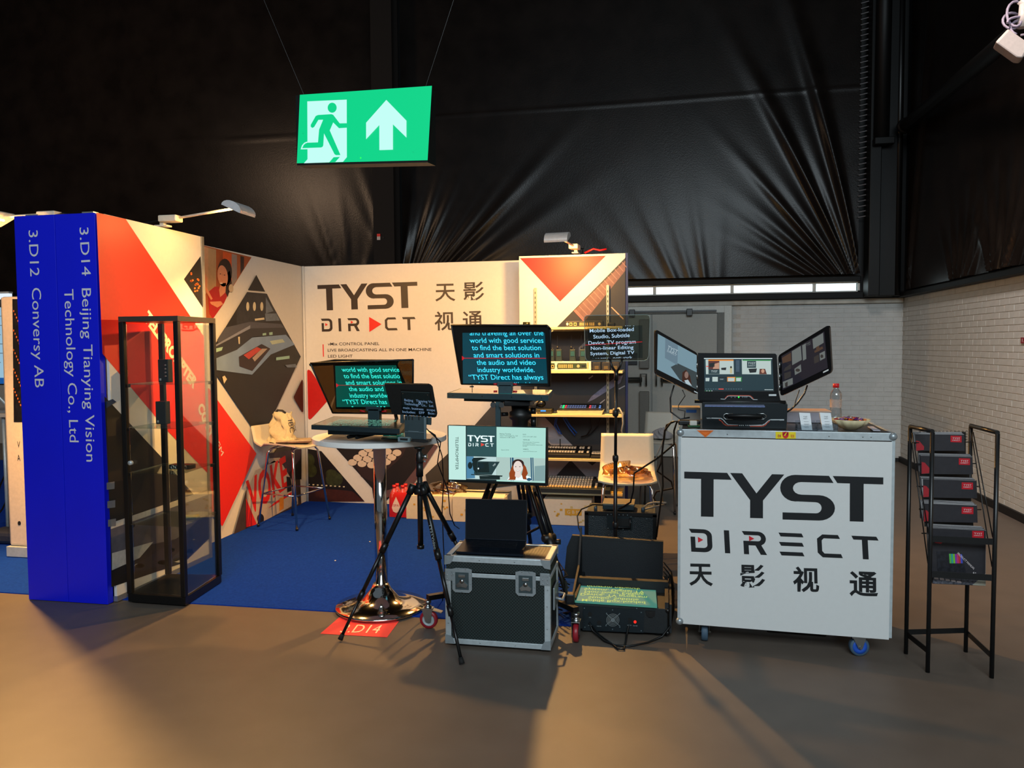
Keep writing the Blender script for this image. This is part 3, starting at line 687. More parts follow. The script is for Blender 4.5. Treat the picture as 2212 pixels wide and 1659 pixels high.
mb = MB(); mb.prism([D_+V((.03, 0, .07)), C_+V((-.03, 0, .07)), C_+V((-.03, 0, 1.77)), D_+V((.03, 0, 1.77))], (0, .004, 0)); mb.build('glass_back', gl, t)
zs = [.50, .83, 1.115, 1.39]
gs = glass('shelf_glass', 'ecf4ef', .1)
for z in zs:
    mb = MB(); mb.prism([cc+(q-cc)*.93+V((0, 0, z)) for q in (A, B, C_, D_)], (0, 0, .006)); s_ = mb.build('glass_shelf', gs, t)
    mb = MB()
    for q in (A, B, C_, D_): k = cc+(q-cc)*.93; mb.cbox((k.x, k.y, z-.006), (.03, .03, .022), .003)
    mb.build('shelf_clip', blkm, s_)
# goods in the cabinet
def receiver(label, x, y, z, knobs):
    t = thing('camera_adapter', label, 'adapter', (x, y, z))
    mb = MB(); mb.cbox((x, y, z+.075), (.075, .05, .15), .004); mb.build('body', blk, t)
    if knobs:
        mb = MB()
        for k in range(4): mb.lathe([(0, 0), (.006, 0), (.006, -.008), (0, -.008)], (x+.022, y-.026, z+.04+.024*k), 10, 'Y')
        mb.build('socket', steel, t)
    mb = MB(); mb.box((x-.026, y-.0262, z+.012), (x-.014, y-.025, z+.026)); mb.build('badge', M('badge_grey', '9a9a9a', .5), t)
receiver('black adapter box with four sockets on the top glass shelf', px(357, 790, Y=4.5).x, 4.50, zs[3]+.006, True)
receiver('plain black adapter box on the second glass shelf', px(352, 890, Y=4.5).x, 4.50, zs[2]+.006, False)
t = thing('socket_strip', 'low black connector strip with four round sockets on the middle glass shelf', 'connector', (-3.05, 4.45, zs[1]+.006))
mb = MB(); mb.cbox((-3.05, 4.45, zs[1]+.022), (.15, .07, .03), .004); mb.build('body', blk, t)
mb = MB()
for k in range(4): mb.lathe([(.013, 0), (.013, -.006), (.008, -.006), (.008, 0)], (-3.095+.03*k, 4.414, zs[1]+.022), 12, 'Y', cap=False)
mb.build('socket', steel, t)
mb = MB(); mb.cbox((-3.04, 4.5, zs[0]+.012), (.11, .075, .010), .002, rz=.3); mb.mat(M('lime_paper', 'a8a66a', .6))
o = mb.build('leaflet', M('lime_paper'), None); tag(o, 'small olive coloured leaflet on the lowest glass shelf', 'leaflet')
# ================================================================ neighbouring booth seen at the left edge
t = thing('kiosk', 'white kiosk stand with city picture behind the blue name panel', 'kiosk', (-4.8, 5.12, 0))
mb = MB(); mb.box((-4.98, 5.05, .09), (-4.45, 5.12, 2.02), .02); mb.build('body', M('kiosk_white', 'c9b7a4', .4), t)
mb = MB(); mb.box((-4.99, 5.03, .01), (-4.45, 5.13, .09), .004); mb.build('foot', alu, t)
p = Print(Plane((-4.98, 5.05, 0), (1, 0, 0))); p.poly([(27, 646), (70, 646), (70, 912), (30, 912)], M('city_print', '141319', .4, var=.5, vs=30))
for i in range(30): p.poly([(29+i % 6*3, 670+i*7), (31+i % 6*3, 670+i*7), (31+i % 6*3, 674+i*7), (29+i % 6*3, 674+i*7)], M('orange_dot', 'c8642a', .5), 2)
p.text('V', (38, 966), (44, 966), 13, ink, 2); p.text('A', (38, 995), (44.5, 995), 13, ink, 2); p.ell((42, 1130), 3.5, 4.5, ink, 2); p.build('print', t)
t = thing('monitor', 'bright screen on stand at the left picture edge', 'monitor', px(0, 830, Y=5.6))
p0 = px(-60, 648, Y=5.6); p1 = px(20, 832, Y=5.6)
mb = MB(); mb.box((p0.x, 5.6, p1.z), (p1.x, 5.64, p0.z), .005); mb.build('frame', blk, t)
p = Print(Plane((p0.x, 5.6, p1.z), (1, 0, 0))); sc1 = M('screen_pale_blue', 'a6cfe6', emit=.8); sc2 = M('screen_blue', '1f64b4', emit=.7)
p.poly([(-58, 664), (18, 664), (18, 816), (-58, 816)], sc1); p.poly([(-58, 816), (18, 816), (18, 829), (-58, 829)], sc2, 1); p.poly([(-58, 650), (18, 650), (18, 663), (-58, 663)], M('screen_dark', '151c24', emit=.5), 1)
for i in range(6): p.poly([(-50, 682+i*20), (12-i % 3*5, 682+i*20), (12-i % 3*5, 684+i*20), (-50, 684+i*20)], M('screen_grey', '7f98a8', emit=.6), 2)
p.build('display', t)
mb = MB(); mb.tube([(p0.x+.1, 5.68, p1.z+.1), (p0.x+.1, 5.68, 1.25), (p1.x-.02, 5.68, 1.05)], .014, 6); mb.build('stand', alu, t)
t = thing('folding_table', 'pale table with cables below at the left picture edge', 'table', (-5.6, 5.7, 0))
a = px(18, 893, Y=5.55); mb = MB(); mb.box((a.x-.9, 5.5, a.z-.03), (a.x+.02, 6.0, a.z), .004); mb.build('tabletop', M('kiosk_white'), t)
for x in (a.x-.85, a.x-.05):
    for y in (5.55, 5.95): mb = MB(); mb.tube([(x, y, .006), (x, y, a.z-.03)], .014, 6); mb.build('leg', alu, t)
mb = MB(); mb.box((a.x-.45, 5.55, a.z), (a.x-.01, 5.85, a.z+.022), .004); tag(mb.build('laptop', M('laptop_silver', 'a8acb0', .35, .6)), 'closed silver laptop on the table at the left edge', 'laptop')
mb = MB(); mb.tube([px(22, 1000, Y=5.8), px(0, 1050, Y=5.6), px(-20, 1120, Y=5.4)], .008, 6); mb.tube([px(22, 1065, Y=5.8), px(5, 1100, Y=5.6), px(-10, 1118, Y=5.5)], .008, 6)
tag(mb.build('power_cable', blkm), 'black cables hanging to the carpet at the left edge', 'cable')
mb = MB(); mb.cbox((-5.35, 5.45, .06), (.35, .22, .1), .03); tag(mb.build('cable_bag', M('navy_bag', '23283a', .7, bump=.4, bs=30)), 'dark bag on the carpet at the left edge', 'bag')
t = thing('light_box', 'lit white sign band above the left edge screen', 'sign', (-7.0, 7.2, 2.1))
a = px(-80, 636, Y=7.2); b = px(20, 646, Y=7.2); mb = MB(); mb.box((a.x, 7.2, b.z), (b.x, 7.24, a.z)); mb.build('panel', M('lit_white', 'e8f4ff', emit=1), t)
mb = MB(); mb.box((a.x, 7.195, a.z), (b.x, 7.25, a.z+.02)); mb.build('rail', alu, t)
def ppts(l, **k): return [px(x, y, **k) for x, y in l]
def frame_pts(crop, l): ox, oy, k = crop; return [(ox+x*k, oy+y*k) for x, y in l]
# ================================================================ floor sticker
t = thing('floor_label', 'red floor label reading 3.D14 under the high table base', 'label', (-1.70, 4.1, .001))
q = ppts([(692, 1369), (836, 1377), (862, 1342), (735, 1332)], Z=.001)
mb = MB(); mb.prism(q, (0, 0, .0012)); mb.build('vinyl', M('coral_vinyl', 'e43c3c', .45, var=.02), t)
pl = Plane((-1.9, 3.99, .0025), (1, 0, 0), (0, 1, 0)); p = Print(pl); p.text('3.D14', (733, 1366), (816, 1368), 17, M('label_cream', 'e2d2b4', .5)); p.build('lettering', t)
for (x, y) in ((724, 1211), (799, 1170)):
    mb = MB(); c = px(x, y, Z=.010); mb.sphere(c, .007, 8, (1, 1, .5)); tag(mb.build('paper_scrap', cream), 'tiny white scrap on the blue carpet ' + ('nearer the display cabinet' if x < 750 else 'nearer the high table pole'), 'scrap')
# ================================================================ high table
TX, TY, TZ = -1.70, 4.45, 1.075
t = thing('high_table', 'round white high table on a polished chrome pedestal', 'table', (TX, TY, 0))
mb = MB(); mb.lathe([(0, 0), (.403, 0), (.405, .002), (.405, .028), (.403, .03), (0, .03)], (TX+.005, TY, TZ-.03), 128)
for f_ in mb.bm.faces: f_.smooth = False
mb.build('tabletop', M('table_white', 'e4e3df', .35, var=.02), t)
mb = MB(); mb.lathe([(.039, 0), (.039, .96)], (TX, TY, .09), 28); mb.build('pole', chrome, t)
mb = MB(); mb.lathe([(0, 0), (.275, 0), (.282, .008), (.275, .017), (.2, .028), (.11, .055), (.06, .12), (.045, .15), (0, .15)], (TX-.005, TY, .0075), 64); mb.build('base', chrome, t)
# ================================================================ teleprompter on the table
def glow_text(n='p1'): return M('prompt_text_'+n, {'p1': '35f0dc', 'p2': '3fdcff', 'p3': '8fb4dc', 'p4': 'b8d8f2'}[n], emit={'p1': 1.15, 'p2': 1.25, 'p3': .55, 'p4': .95}[n])
redl = M('cue_red', 'e2202e', emit=.8)
hoodm = M('hood_fabric', '0b0b0a', .85, bump=.2, bs=300)
trayc = M('tray_metal', '26343a', .4, .3)
crop1 = (640, 760, 320/2212)
t = thing('teleprompter', 'teleprompter with teal text and open hood standing on the white high table', 'teleprompter', (-1.70, 4.4, TZ))
zt1 = 1.172
tc = [px(672.5, 918, Z=zt1), px(863, 927, Z=zt1), px(880, 906, Z=zt1), px(722, 899, Z=zt1)]
mb = MB(); mb.prism(tc, (0, 0, -.026)); tr_ = mb.build('tray', trayc, t)
mb = MB(); mb.prism([c+V((.012*s1, .012*s2, .0004)) for c, s1, s2 in zip(tc, (1, -1, -1, 1), (1, 1, -1, -1))], (0, 0, .0012)); mb.build('screen', M('flat_screen', '1c2a30', .15), tr_)
pl = Plane((-1.9, 4.2, zt1+.002), (1, 0, 0), (0, 1, 0)); p = Print(pl, *crop1[:0]); p.crop(*crop1)
mint = M('mirror_text', '8fe8c8', emit=.6)
for i, (s_, a, b, y) in enumerate((('world with good services', 640, 1500, 1012), ('to find the best solution and', 600, 1490, 1028), ('smart solutions in the audio', 570, 1450, 1045), ('and video industry worldwide', 500, 1430, 1063), ('"TYST Direct has always', 430, 1410, 1084))): p.text(s_, (a, y), (b, y+10), -11, mint, 1)
p.build('mirrored_text', tr_)
mb = MB(); cc1 = sum(tc, V())/4; mb.cbox((cc1.x+.045, cc1.y-.03, zt1-.045), (.42, .19, .034), .003, rz=.02); mb.build('tray_box', trayc, t)
mb = MB()
for x, y, x2, y2 in ((752, 944, 800, 934), (770, 945, 815, 935), ): mb.tube([px(x, y, Z=TZ+.022), px(x2, y2, Z=TZ+.028)+V((.02, .1, 0))], .0105, 10)
mb.build('rod', blk, t)
mb = MB(); c1 = px(800, 912, Z=1.11); mb.cbox((c1.x+.03, c1.y+.12, TZ+.017), (.2, .22, .03), .004); mb.build('base_plate', blkm, t)
# tilted glass: lower edge back, upper edge to the viewer
Bt = .10
def tilt(P, yb, zb, yt, zt_):
    """plane whose height runs from (yb,zb) up to (yt,zt)"""
    return Plane((-3, yb, zb), (1, 0, 0), (0, yt-yb, zt_-zb))
gp = tilt(None, 4.44, 1.24, 4.24, 1.53)
g4 = [gp.hit(*q) for q in frame_pts(crop1, [(210, 170), (1745, 118), (1738, 925), (545, 912)])]
tg = glass('prompter_glass', 'b09a78', .10, dark=.62)
mb = MB(); mb.prism(g4, gp.n*-.004); mb.build('beam_splitter_glass', tg, t)
mb = MB()
for i in range(4): mb.tube([g4[i], g4[(i+1) % 4]], .0055, 6)
mb.build('glass_frame', blk, t)
# hood roof and back strip
r4 = [gp.hit(*q) for q in frame_pts(crop1, [(190, 175), (560, 118), (1530, 128), (1500, 190), (590, 200), (200, 215)])]
mb = MB(); mb.prism(r4, V((0, .02, .004))); mb.prism([g4[0], g4[1], g4[1]+V((-.16, .2, .0)), g4[0]+V((0.10, .2, 0))], (0, 0, -.004)); mb.build('hood', hoodm, t)
p = Print(gp, e0=.002); p.crop(*crop1)
p.poly([(555, 190), (1500, 150), (1640, 480), (1760, 850), (590, 850)], M('mirror_black', '030606', .25))  # reflected screen and its bezel painted on the glass, text emissive
p.poly([(583, 205), (1492, 195), (1600, 520), (1690, 815), (605, 820)], M('mirror_teal', '01564a', emit=.75))
g1 = glow_text('p1')
for s_, a, b, y in (('world with good service', 690, 1545, 292), ('to find the best solutio', 720, 1555, 388), ('and smart solutions in', 748, 1585, 485), ('the audio and', 797, 1312, 580), ('industry worldw', 810, 1375, 678), ('“TYST Direct has', 708, 1362, 773)): p.text(s_, (a, y), (b, y), 66, g1, 3, bold=.006)
p.poly([(598, 462), (640, 492), (602, 526)], redl, 3); p.poly([(638, 489), (1320, 491), (1320, 495), (638, 494)], redl, 4)
p.text('.     ...', (830, 818), (1335, 818), 70, g1, 3); p.build('reflection_print', t)
mb = MB(); b1 = px(807, 896, Y=4.43); mb.cbox((b1.x, 4.45, 1.205), (.075, .05, .075), .006); mb.cbox((b1.x, 4.45, 1.24), (.10, .05, .03), .004); mb.build('hinge_bracket', trayc, t)
mb = MB()
for s1 in (-1, 1): mb.tube([(b1.x+s1*.055, 4.43, 1.222), (b1.x+s1*.085, 4.425, 1.228)], .006, 6)
mb.build('wing_screw', M('red_plastic'), t)
mb = MB(); mb.tube([(b1.x+.13, 4.52, TZ+.03), (b1.x+.09, 4.54, 1.25)], .012, 8).tube([(b1.x+.21, 4.52, TZ+.03), (b1.x+.16, 4.54, 1.25)], .012, 8); mb.build('support_post', blk, t)
# ================================================================ dark tablet teleprompter on the light tripod
HX, HY = -1.315, 4.05
t = thing('tablet_teleprompter', 'small black tablet teleprompter with white text on the slim tripod', 'teleprompter', (HX, HY, 1.07))
c8 = (820, 820, 140/1290)
tgp = tilt(None, 4.07, 1.24, 3.98, 1.41)
outl = [(105, 85), (960, 100), (1010, 120), (1045, 160), (1140, 690), (1130, 735), (1095, 755), (480, 705), (260, 690)]
o4 = [tgp.hit(*q) for q in frame_pts(c8, outl)]
mb = MB(); mb.prism(o4, tgp.n*-.012); mb.build('hood', hoodm, t)
lw = [tgp.hit(*q) for q in frame_pts(c8, [(105, 85), (430, 95), (440, 690), (260, 690)])]
mb = MB(); mb.prism([lw[0], lw[3], lw[3]+V((.02, .12, 0)), lw[0]+V((.04, .12, 0))], (-.004, 0, 0)); mb.build('hood_side', hoodm, t)
p = Print(tgp, e0=.001); p.crop(*c8)
p.poly([(420, 190), (1010, 225), (1110, 740), (450, 700)], M('tablet_dark', '0a1214', .12)); p.poly([(435, 240), (995, 262), (1005, 380), (1040, 560), (460, 520)], M('tablet_panel', '102023', .2))  # prompt reflection drawn as print on the tilted plate, with emissive letters
p.poly([(430, 228), (1000, 250), (1000, 262), (430, 238)], M('tablet_rim', '3a4a4c', .3)); p.ell((466, 272), 8, 8, steel, p.lay); p.ell((957, 300), 8, 8, steel, p.lay)
g3 = glow_text('p3')
for s_, a, b, y0, y1 in (('Beijing   Tianying Vis.', 500, 1070, 420, 458), ('Technology   Co.,   Ltd.', 498, 1082, 490, 540), ('main. business   scope', 475, 1108, 572, 622), ('Includes:   EFP   Box-', 462, 1112, 652, 690)): p.text(s_, (a, y0), (b, y1), 46, g3, 5, bold=.003)
p.ell((803, 465), 26, 26, g3, 5); p.ell((803, 465), 12, 12, M('tablet_dark'), 6)
for i in range(9): p.poly([(455+i*70, 690+i*5), (480+i*70, 692+i*5), (480+i*70, 706+i*5), (455+i*70, 704+i*5)], g3, 5)
p.build('reflection_print', t)
yk = 4.03
mb = MB(); mb.prism(ppts(frame_pts(c8, [(495, 720), (925, 745), (915, 1195), (500, 1170)]), Y=yk), (0, .014, 0)); ck = mb.build('tablet_clamp', M('clamp_slate', '2b393d', .4), t)
mb = MB(); mb.prism(ppts(frame_pts(c8, [(570, 1018), (775, 1028), (775, 1040), (570, 1030)]), Y=yk-.003), (0, .003, 0)).prism(ppts(frame_pts(c8, [(880, 750), (925, 752), (915, 1190), (885, 1185)]), Y=yk-.012), (0, .012, 0)).prism(ppts(frame_pts(c8, [(495, 1032), (925, 1050), (925, 1060), (495, 1042)]), Y=yk-.004), (0, .004, 0)); mb.build('clamp_rail', M('slot_grey', '55646a', .4), ck)
mb = MB()
for x in (515, 570, 640, 770): mb.prism(ppts(frame_pts(c8, [(x, 735), (x+22, 736), (x+22, 805), (x, 800)]), Y=yk-.002), (0, .002, 0))
mb.build('vent_slot', blk, ck)
mb = MB(); mb.prism(ppts(frame_pts(c8, [(410, 700), (470, 705), (490, 870), (410, 865)]), Y=4.06), (0, .01, 0)).prism(ppts(frame_pts(c8, [(925, 750), (1025, 760), (1020, 905), (925, 895)]), Y=4.06), (0, .01, 0)); mb.build('side_bracket', M('clamp_slate'), t)
zt2 = 1.095
sh4 = ppts(frame_pts(c8, [(30, 1165), (980, 1210), (1100, 1090), (400, 1010), (190, 1010)]), Z=zt2)
mb = MB(); mb.prism(sh4, (0, 0, -.008)); o = mb.build('mirror_tray', M('tray_mirror', '12211f', .08), t)
p = Print(Plane((-1.4, 4.0, zt2), (1, 0, 0), (0, 1, 0)), e0=.0006); p.crop(*c8); p.poly([(190, 1015), (490, 1020), (495, 1130), (60, 1125)], M('mirror_teal')); p.text('always', (190, 1035), (478, 1030), -82, g1, 2); p.build('mirrored_text', o)  # tray's reflection painted on as a teal patch with a glowing flipped word
mb = MB(); mb.prism(ppts(frame_pts(c8, [(362, 1150), (375, 1142), (590, 1155), (605, 1170), (600, 1245), (365, 1235)]), Y=3.93), (0, .02, 0)); o = mb.build('phone_holder', M('holder_grey', '5f7378', .4), t)
mb = MB(); mb.prism(ppts(frame_pts(c8, [(405, 1165), (560, 1172), (555, 1215), (408, 1205)]), Y=3.928), (0, .002, 0)); mb.build('holder_slot', blk, o)
mb = MB(); mb.prism(ppts(frame_pts(c8, [(620, 1190), (960, 1205), (970, 1250), (880, 1260), (620, 1230)]), Y=4.0), (0, .06, 0)); mb.build('mounting_plate', blk, t)
# ---- slim tripod
t = thing('tripod', 'slim black photo tripod carrying the small teleprompter', 'tripod', (HX, HY, 0))
hp = lambda x, y, yy=HY: px(x, y, Y=yy)
mb = MB(); mb.lathe([(0, 0), (.020, 0), (.022, .01), (.022, .05), (.014, .058), (.014, .075), (.03, .08), (.03, .086), (0, .086)], (HX, HY, .975), 18); h = mb.build('ball_head', blkm, t)
mb = MB(); mb.tube([(HX+.02, HY, 1.01), (HX+.045, HY, 1.01)], .012, 10).tube([(HX+.02, HY, .985), (HX+.035, HY-.01, .985)], .006, 8); mb.build('knob', steel, h)
mb = MB(); mb.tube([(HX, HY, .5), (HX, HY, .975)], .0155, 12).tube([(HX, HY, .495), (HX, HY, .515)], .02, 12).tube([(HX, HY, .90), (HX, HY, .98)], .02, 12).tube([(HX, HY, .80), (HX, HY, .865)], .022, 12); mb.build('centre_column', blkm, t)
top = V((HX, HY, .83))
mb = MB(); mb.lathe([(0, 0), (.032, 0), (.036, .02), (.03, .04), (0, .04)], (HX, HY, .80), 16); mb.build('shoulder', blkm, t)
feet = [px(735, 1381, Z=.012), px(998, 1434, Z=.012), V((HX+.26, HY+.55, .012))]
for f_ in feet:
    d = (f_-top); d2 = V((d.x, d.y, 0)).normalized(); s0 = top+d2*.045+V((0, 0, 0))
    L = f_-s0
    mb = MB(); mb.tube([s0, s0+L*.40], .0145, 10); mb.tube([s0+L*.36, s0+L*.42], .0185, 10).tube([s0+L*.42, s0+L*.70], .0115, 10).tube([s0+L*.68, s0+L*.74], .0155, 10).tube([s0+L*.74, s0+L*.975], .009, 10).tube([s0-L*.02+V((0, 0, .01)), s0+L*.03], .02, 10)
    lg_ = mb.build('leg', blkm, t)
    mb = MB(); mb.tube([s0+L*.965, s0+L*.985, f_], .012, 10, r2=.015); mb.build('rubber_foot', rubber, lg_)
s0 = top+V((feet[1]-top).to_2d().normalized().to_3d())*.045; L = feet[1]-s0
p = Print(Plane(s0-V((0, .0165, 0)), (L.normalized()), (1, 0, .3)), e0=.001); p.text('TYSTVideo', (.19, -.006), (.33, -.006), .013, M('leg_text', '8a9494', .5), uv=True); p.build('lettering', t)
# cables from the tablet prompter
for i, pp in enumerate(([(920, 925), (952, 955), (945, 1000), (968, 1060), (972, 1110), (982, 1135), (992, 1142)], [(925, 930), (940, 940), (955, 985), (958, 1040), (955, 1100), (958, 1180), (962, 1260), (950, 1330)])):
    mb = MB(); n = len(pp); mb.tube([px(x, y, Y=4.1+.08*k) for k, (x, y) in enumerate(pp)], .0035, 6)
    tag(mb.build('cable', blkm), ('thin black cable curving from the small teleprompter to the big tripod', 'thin black cable hanging straight down behind the slim tripod')[i], 'cable')
# ================================================================ large teleprompter on studio tripod
c7 = (900, 680, 340/2212)
t = thing('teleprompter', 'large studio teleprompter with cyan text on the wheeled tripod', 'teleprompter', (-.92, 4.5, 1.25))
gp2 = tilt(None, 4.62, 1.39, 4.36, 1.745)
oc = [(490, 143), (1830, 150), (1880, 200), (1872, 1000), (630, 972)]
o5 = [gp2.hit(*q) for q in frame_pts(c7, oc)]
mb = MB(); mb.prism(o5, gp2.n*-.006); mb.build('hood', hoodm, t)
mb = MB(); back = V((0, .3, .0))
mb.prism([o5[0], o5[1], o5[1]+V((-.05, .32, 0)), o5[0]+V((.10, .32, 0))], (0, 0, -.005)); mb.prism([o5[0], o5[4], o5[4]+V((.02, .2, .02)), o5[0]+V((.10, .32, 0))], (.005, 0, 0)); mb.prism([o5[2], o5[3], o5[3]+V((-.02, .2, .02)), o5[2]+V((-.05, .32, 0))], (-.005, 0, 0)); mb.build('hood_shell', hoodm, t)
mb = MB()
for i in range(5): mb.tube([o5[i], o5[(i+1) % 5]], .006, 6)
mb.build('hood_frame', blk, t)
p = Print(gp2, e0=.002); p.crop(*c7)
p.poly([(645, 250), (1802, 250), (1842, 960), (652, 962)], M('mirror_petrol', '04495a', emit=.75))  # reflection of the flat screen painted on the glass as emissive print
g2 = glow_text('p2'); cut = gp2.uv(*frame_pts(c7, [(1000, 246)])[0])
p.text('and traveling all over the', (750, 283), (1785, 283), 76, g2, 3, clip=[((0, cut[1]), (0, 1))])
for s_, a, b, y in (('world with good services', 752, 1785, 388), ('to find the best solution', 782, 1752, 490), ('and smart solutions in', 806, 1726, 594), ('the audio and video', 850, 1678, 697), ('industry worldwide.', 862, 1662, 800), ('“TYST Direct has always', 742, 1785, 905)): p.text(s_, (a, y), (b, y), 70, g2, 3, bold=.006)
p.poly([(638, 570), (680, 602), (640, 636)], redl, 4); p.poly([(676, 598), (1818, 600), (1818, 608), (676, 606)], redl, 4)
for x in (1375, 1402, 1430, 1535, 1590, 880): p.ell((x, 948), 6, 5, g2, 3, n=8)
p.build('reflection_print', t)
zt3 = 1.327
tc = ppts(frame_pts(c7, [(428, 1098), (1850, 1132), (1908, 1056), (615, 1034)]), Z=zt3)
mb = MB(); mb.prism(tc, (0, 0, -.033)); tr_ = mb.build('tray', M('tray_slate', '33474d', .4, .3), t)
mb = MB(); mb.prism([c+V((.014*a, .014*b, .0003)) for c, a, b in zip(tc, (1, -1, -1, 1), (1, 1, -1, -1))], (0, 0, .001)); mb.build('screen', M('flat_glass', '9d9d8c', .06, .6), tr_)
mb = MB(); tp_ = ppts(frame_pts(c7, [(1160, 1052), (1500, 1060), (1540, 1115), (1160, 1108)]), Z=zt3+.002); mb.prism(tp_, (0, 0, .0006)); mb.build('screen_text_area', M('mirror_petrol2', '1d7f86', emit=.45), tr_)
p = Print(Plane(tc[0]+V((0, 0, -.033)), tc[1]-tc[0]), e0=.001); p.crop(*c7)
for x, y in ((512, 1133), (922, 1145), (1337, 1157), (1755, 1168)): p.ell((x, y), 8, 8, blk, 1)
p.build('screw', tr_)
bx = ppts(frame_pts(c7, [(665, 1162), (1642, 1185), (1640, 1238), (665, 1212)]), Y=tc[0].y+.04)
mb = MB(); mb.prism(bx, (0, .2, 0)); mb.build('tray_box', M('tray_slate'), t)
cx = px(1091, 836, Y=4.58).x
mb = MB(); mb.cbox((cx, 4.6, 1.355), (.085, .05, .06), .006); mb.cbox((cx-.0, 4.6, 1.385), (.10, .05, .03), .004); mb.build('hinge_bracket', M('tray_slate'), t)
mb = MB()
for s1, z in ((-1, 1.385), (1, 1.385), (-1, 1.34), (1, 1.34)): mb.tube([(cx+s1*.05, 4.585, z), (cx+s1*.072, 4.58, z)], .007, 6)
mb.build('wing_screw', M('red_plastic'), t)
mb = MB(); w1 = px(1020, 830, Y=4.5); mb.tube([w1, px(1020, 848, Y=4.5)], .002, 5).tube([px(1015, 835, Y=4.5), px(1023, 835, Y=4.5)], .005, 6); mb.build('wire_clip', blkm, t)
# camera-less head under the tray
mb = MB()
for x in (1065, 1083): mb.tube([px(x, 875, Y=4.42), px(x, 873, Y=4.75)], .016, 12)
mb.build('rod', blk, t)
mb = MB(); a = px(1070, 872, Y=4.45); b = px(1081, 920, Y=4.45); mb.box((a.x, 4.45, b.z-.02), (b.x, 4.47, a.z+.01)); mb.build('drop_plate', M('tray_slate'), t)
# ---- studio tripod with wheeled dolly
t = thing('studio_tripod', 'heavy black twin tube tripod standing on a wheeled dolly', 'tripod', (-.90, 4.62, 0))
cx_ = -.885
mb = MB(); mb.lathe([(0, 0), (.045, 0), (.052, .02), (.052, .10), (.07, .115), (.07, .15), (.055, .16), (.055, .2), (0, .2)], (cx_+.03, 4.64, 1.06), 24); hd = mb.build('fluid_head', blk, t)
mb = MB(); mb.cbox((cx_+.03, 4.60, 1.27), (.16, .14, .03), .005); mb.lathe([(0, 0), (.03, 0), (.03, .03), (0, .03)], (cx_+.10, 4.64, 1.15), 14, 'X').lathe([(0, 0), (.02, 0), (.02, .03), (0, .03)], (cx_+.10, 4.62, 1.22), 14, 'X'); mb.tube([(cx_+.11, 4.6, 1.10), (cx_+.15, 4.58, 1.07)], .012, 8).tube([(cx_-.04, 4.6, 1.2), (cx_-.08, 4.58, 1.2)], .012, 8); mb.build('knob', blkm, hd)
mb = MB(); mb.lathe([(0, 0), (.06, 0), (.075, .03), (.075, .06), (.05, .08), (0, .08)], (cx_+.0, 4.62, .98), 20); mb.build('bowl', blkm, t)
ends = [V((-1.22, 4.26, .16)), V((-.50, 4.22, .16)), V((-.88, 5.20, .16))]
topc = V((cx_, 4.62, 1.0))
for e in ends:
    d = V(((e-topc).x, (e-topc).y, 0)).normalized(); s = V((-d.y, d.x, 0)); a0 = topc+d*.06; L = e-a0
    mb = MB()
    for k in (-1, 1): mb.tube([a0+s*k*.032, a0+L*.62+s*k*.028], .0125, 10)
    mb.tube([a0+L*.3, a0+L*.62], .011, 8); lg_ = mb.build('leg', blkm, t)
    mb = MB(); M_ = a0+L*.62; mb.tube([M_-L*.03-s*.04, M_-L*.03+s*.04], .022, 8); mb.tube([M_-L*.05, M_+L*.06], .026, 10); mb.tube([M_+s*.03, M_+s*.06+d*.02], .016, 8); mb.build('leg_lock', blk, lg_)
    mb = MB(); mb.tube([a0+L*.62, e-L*.05], .0135, 10); mb.tube([e-L*.08, e], .017, 10); mb.build('lower_leg', blkm, lg_)
mid = topc*.45+sum(ends, V())/3*.55; mid.z = .45
mb = MB()
for e in ends: mb.tube([V((cx_, 4.62, .42)), topc+(e-topc)*.52], .008, 6)
mb.build('spreader', blkm, t)
t2 = thing('tripod_dolly', 'black three arm dolly with red wheels under the studio tripod', 'dolly', (cx_, 4.62, 0))
hubc = V((cx_, 4.62, .13))
mb = MB(); mb.lathe([(0, 0), (.05, 0), (.05, .04), (0, .04)], hubc-V((0, 0, .02)), 14); mb.build('hub', blkm, t2)
cas = [V((-1.315, 4.17, 0)), V((-.455, 4.11, 0)), V((-.88, 5.32, 0))]
redw = M('red_wheel', '8c1a26', .4)
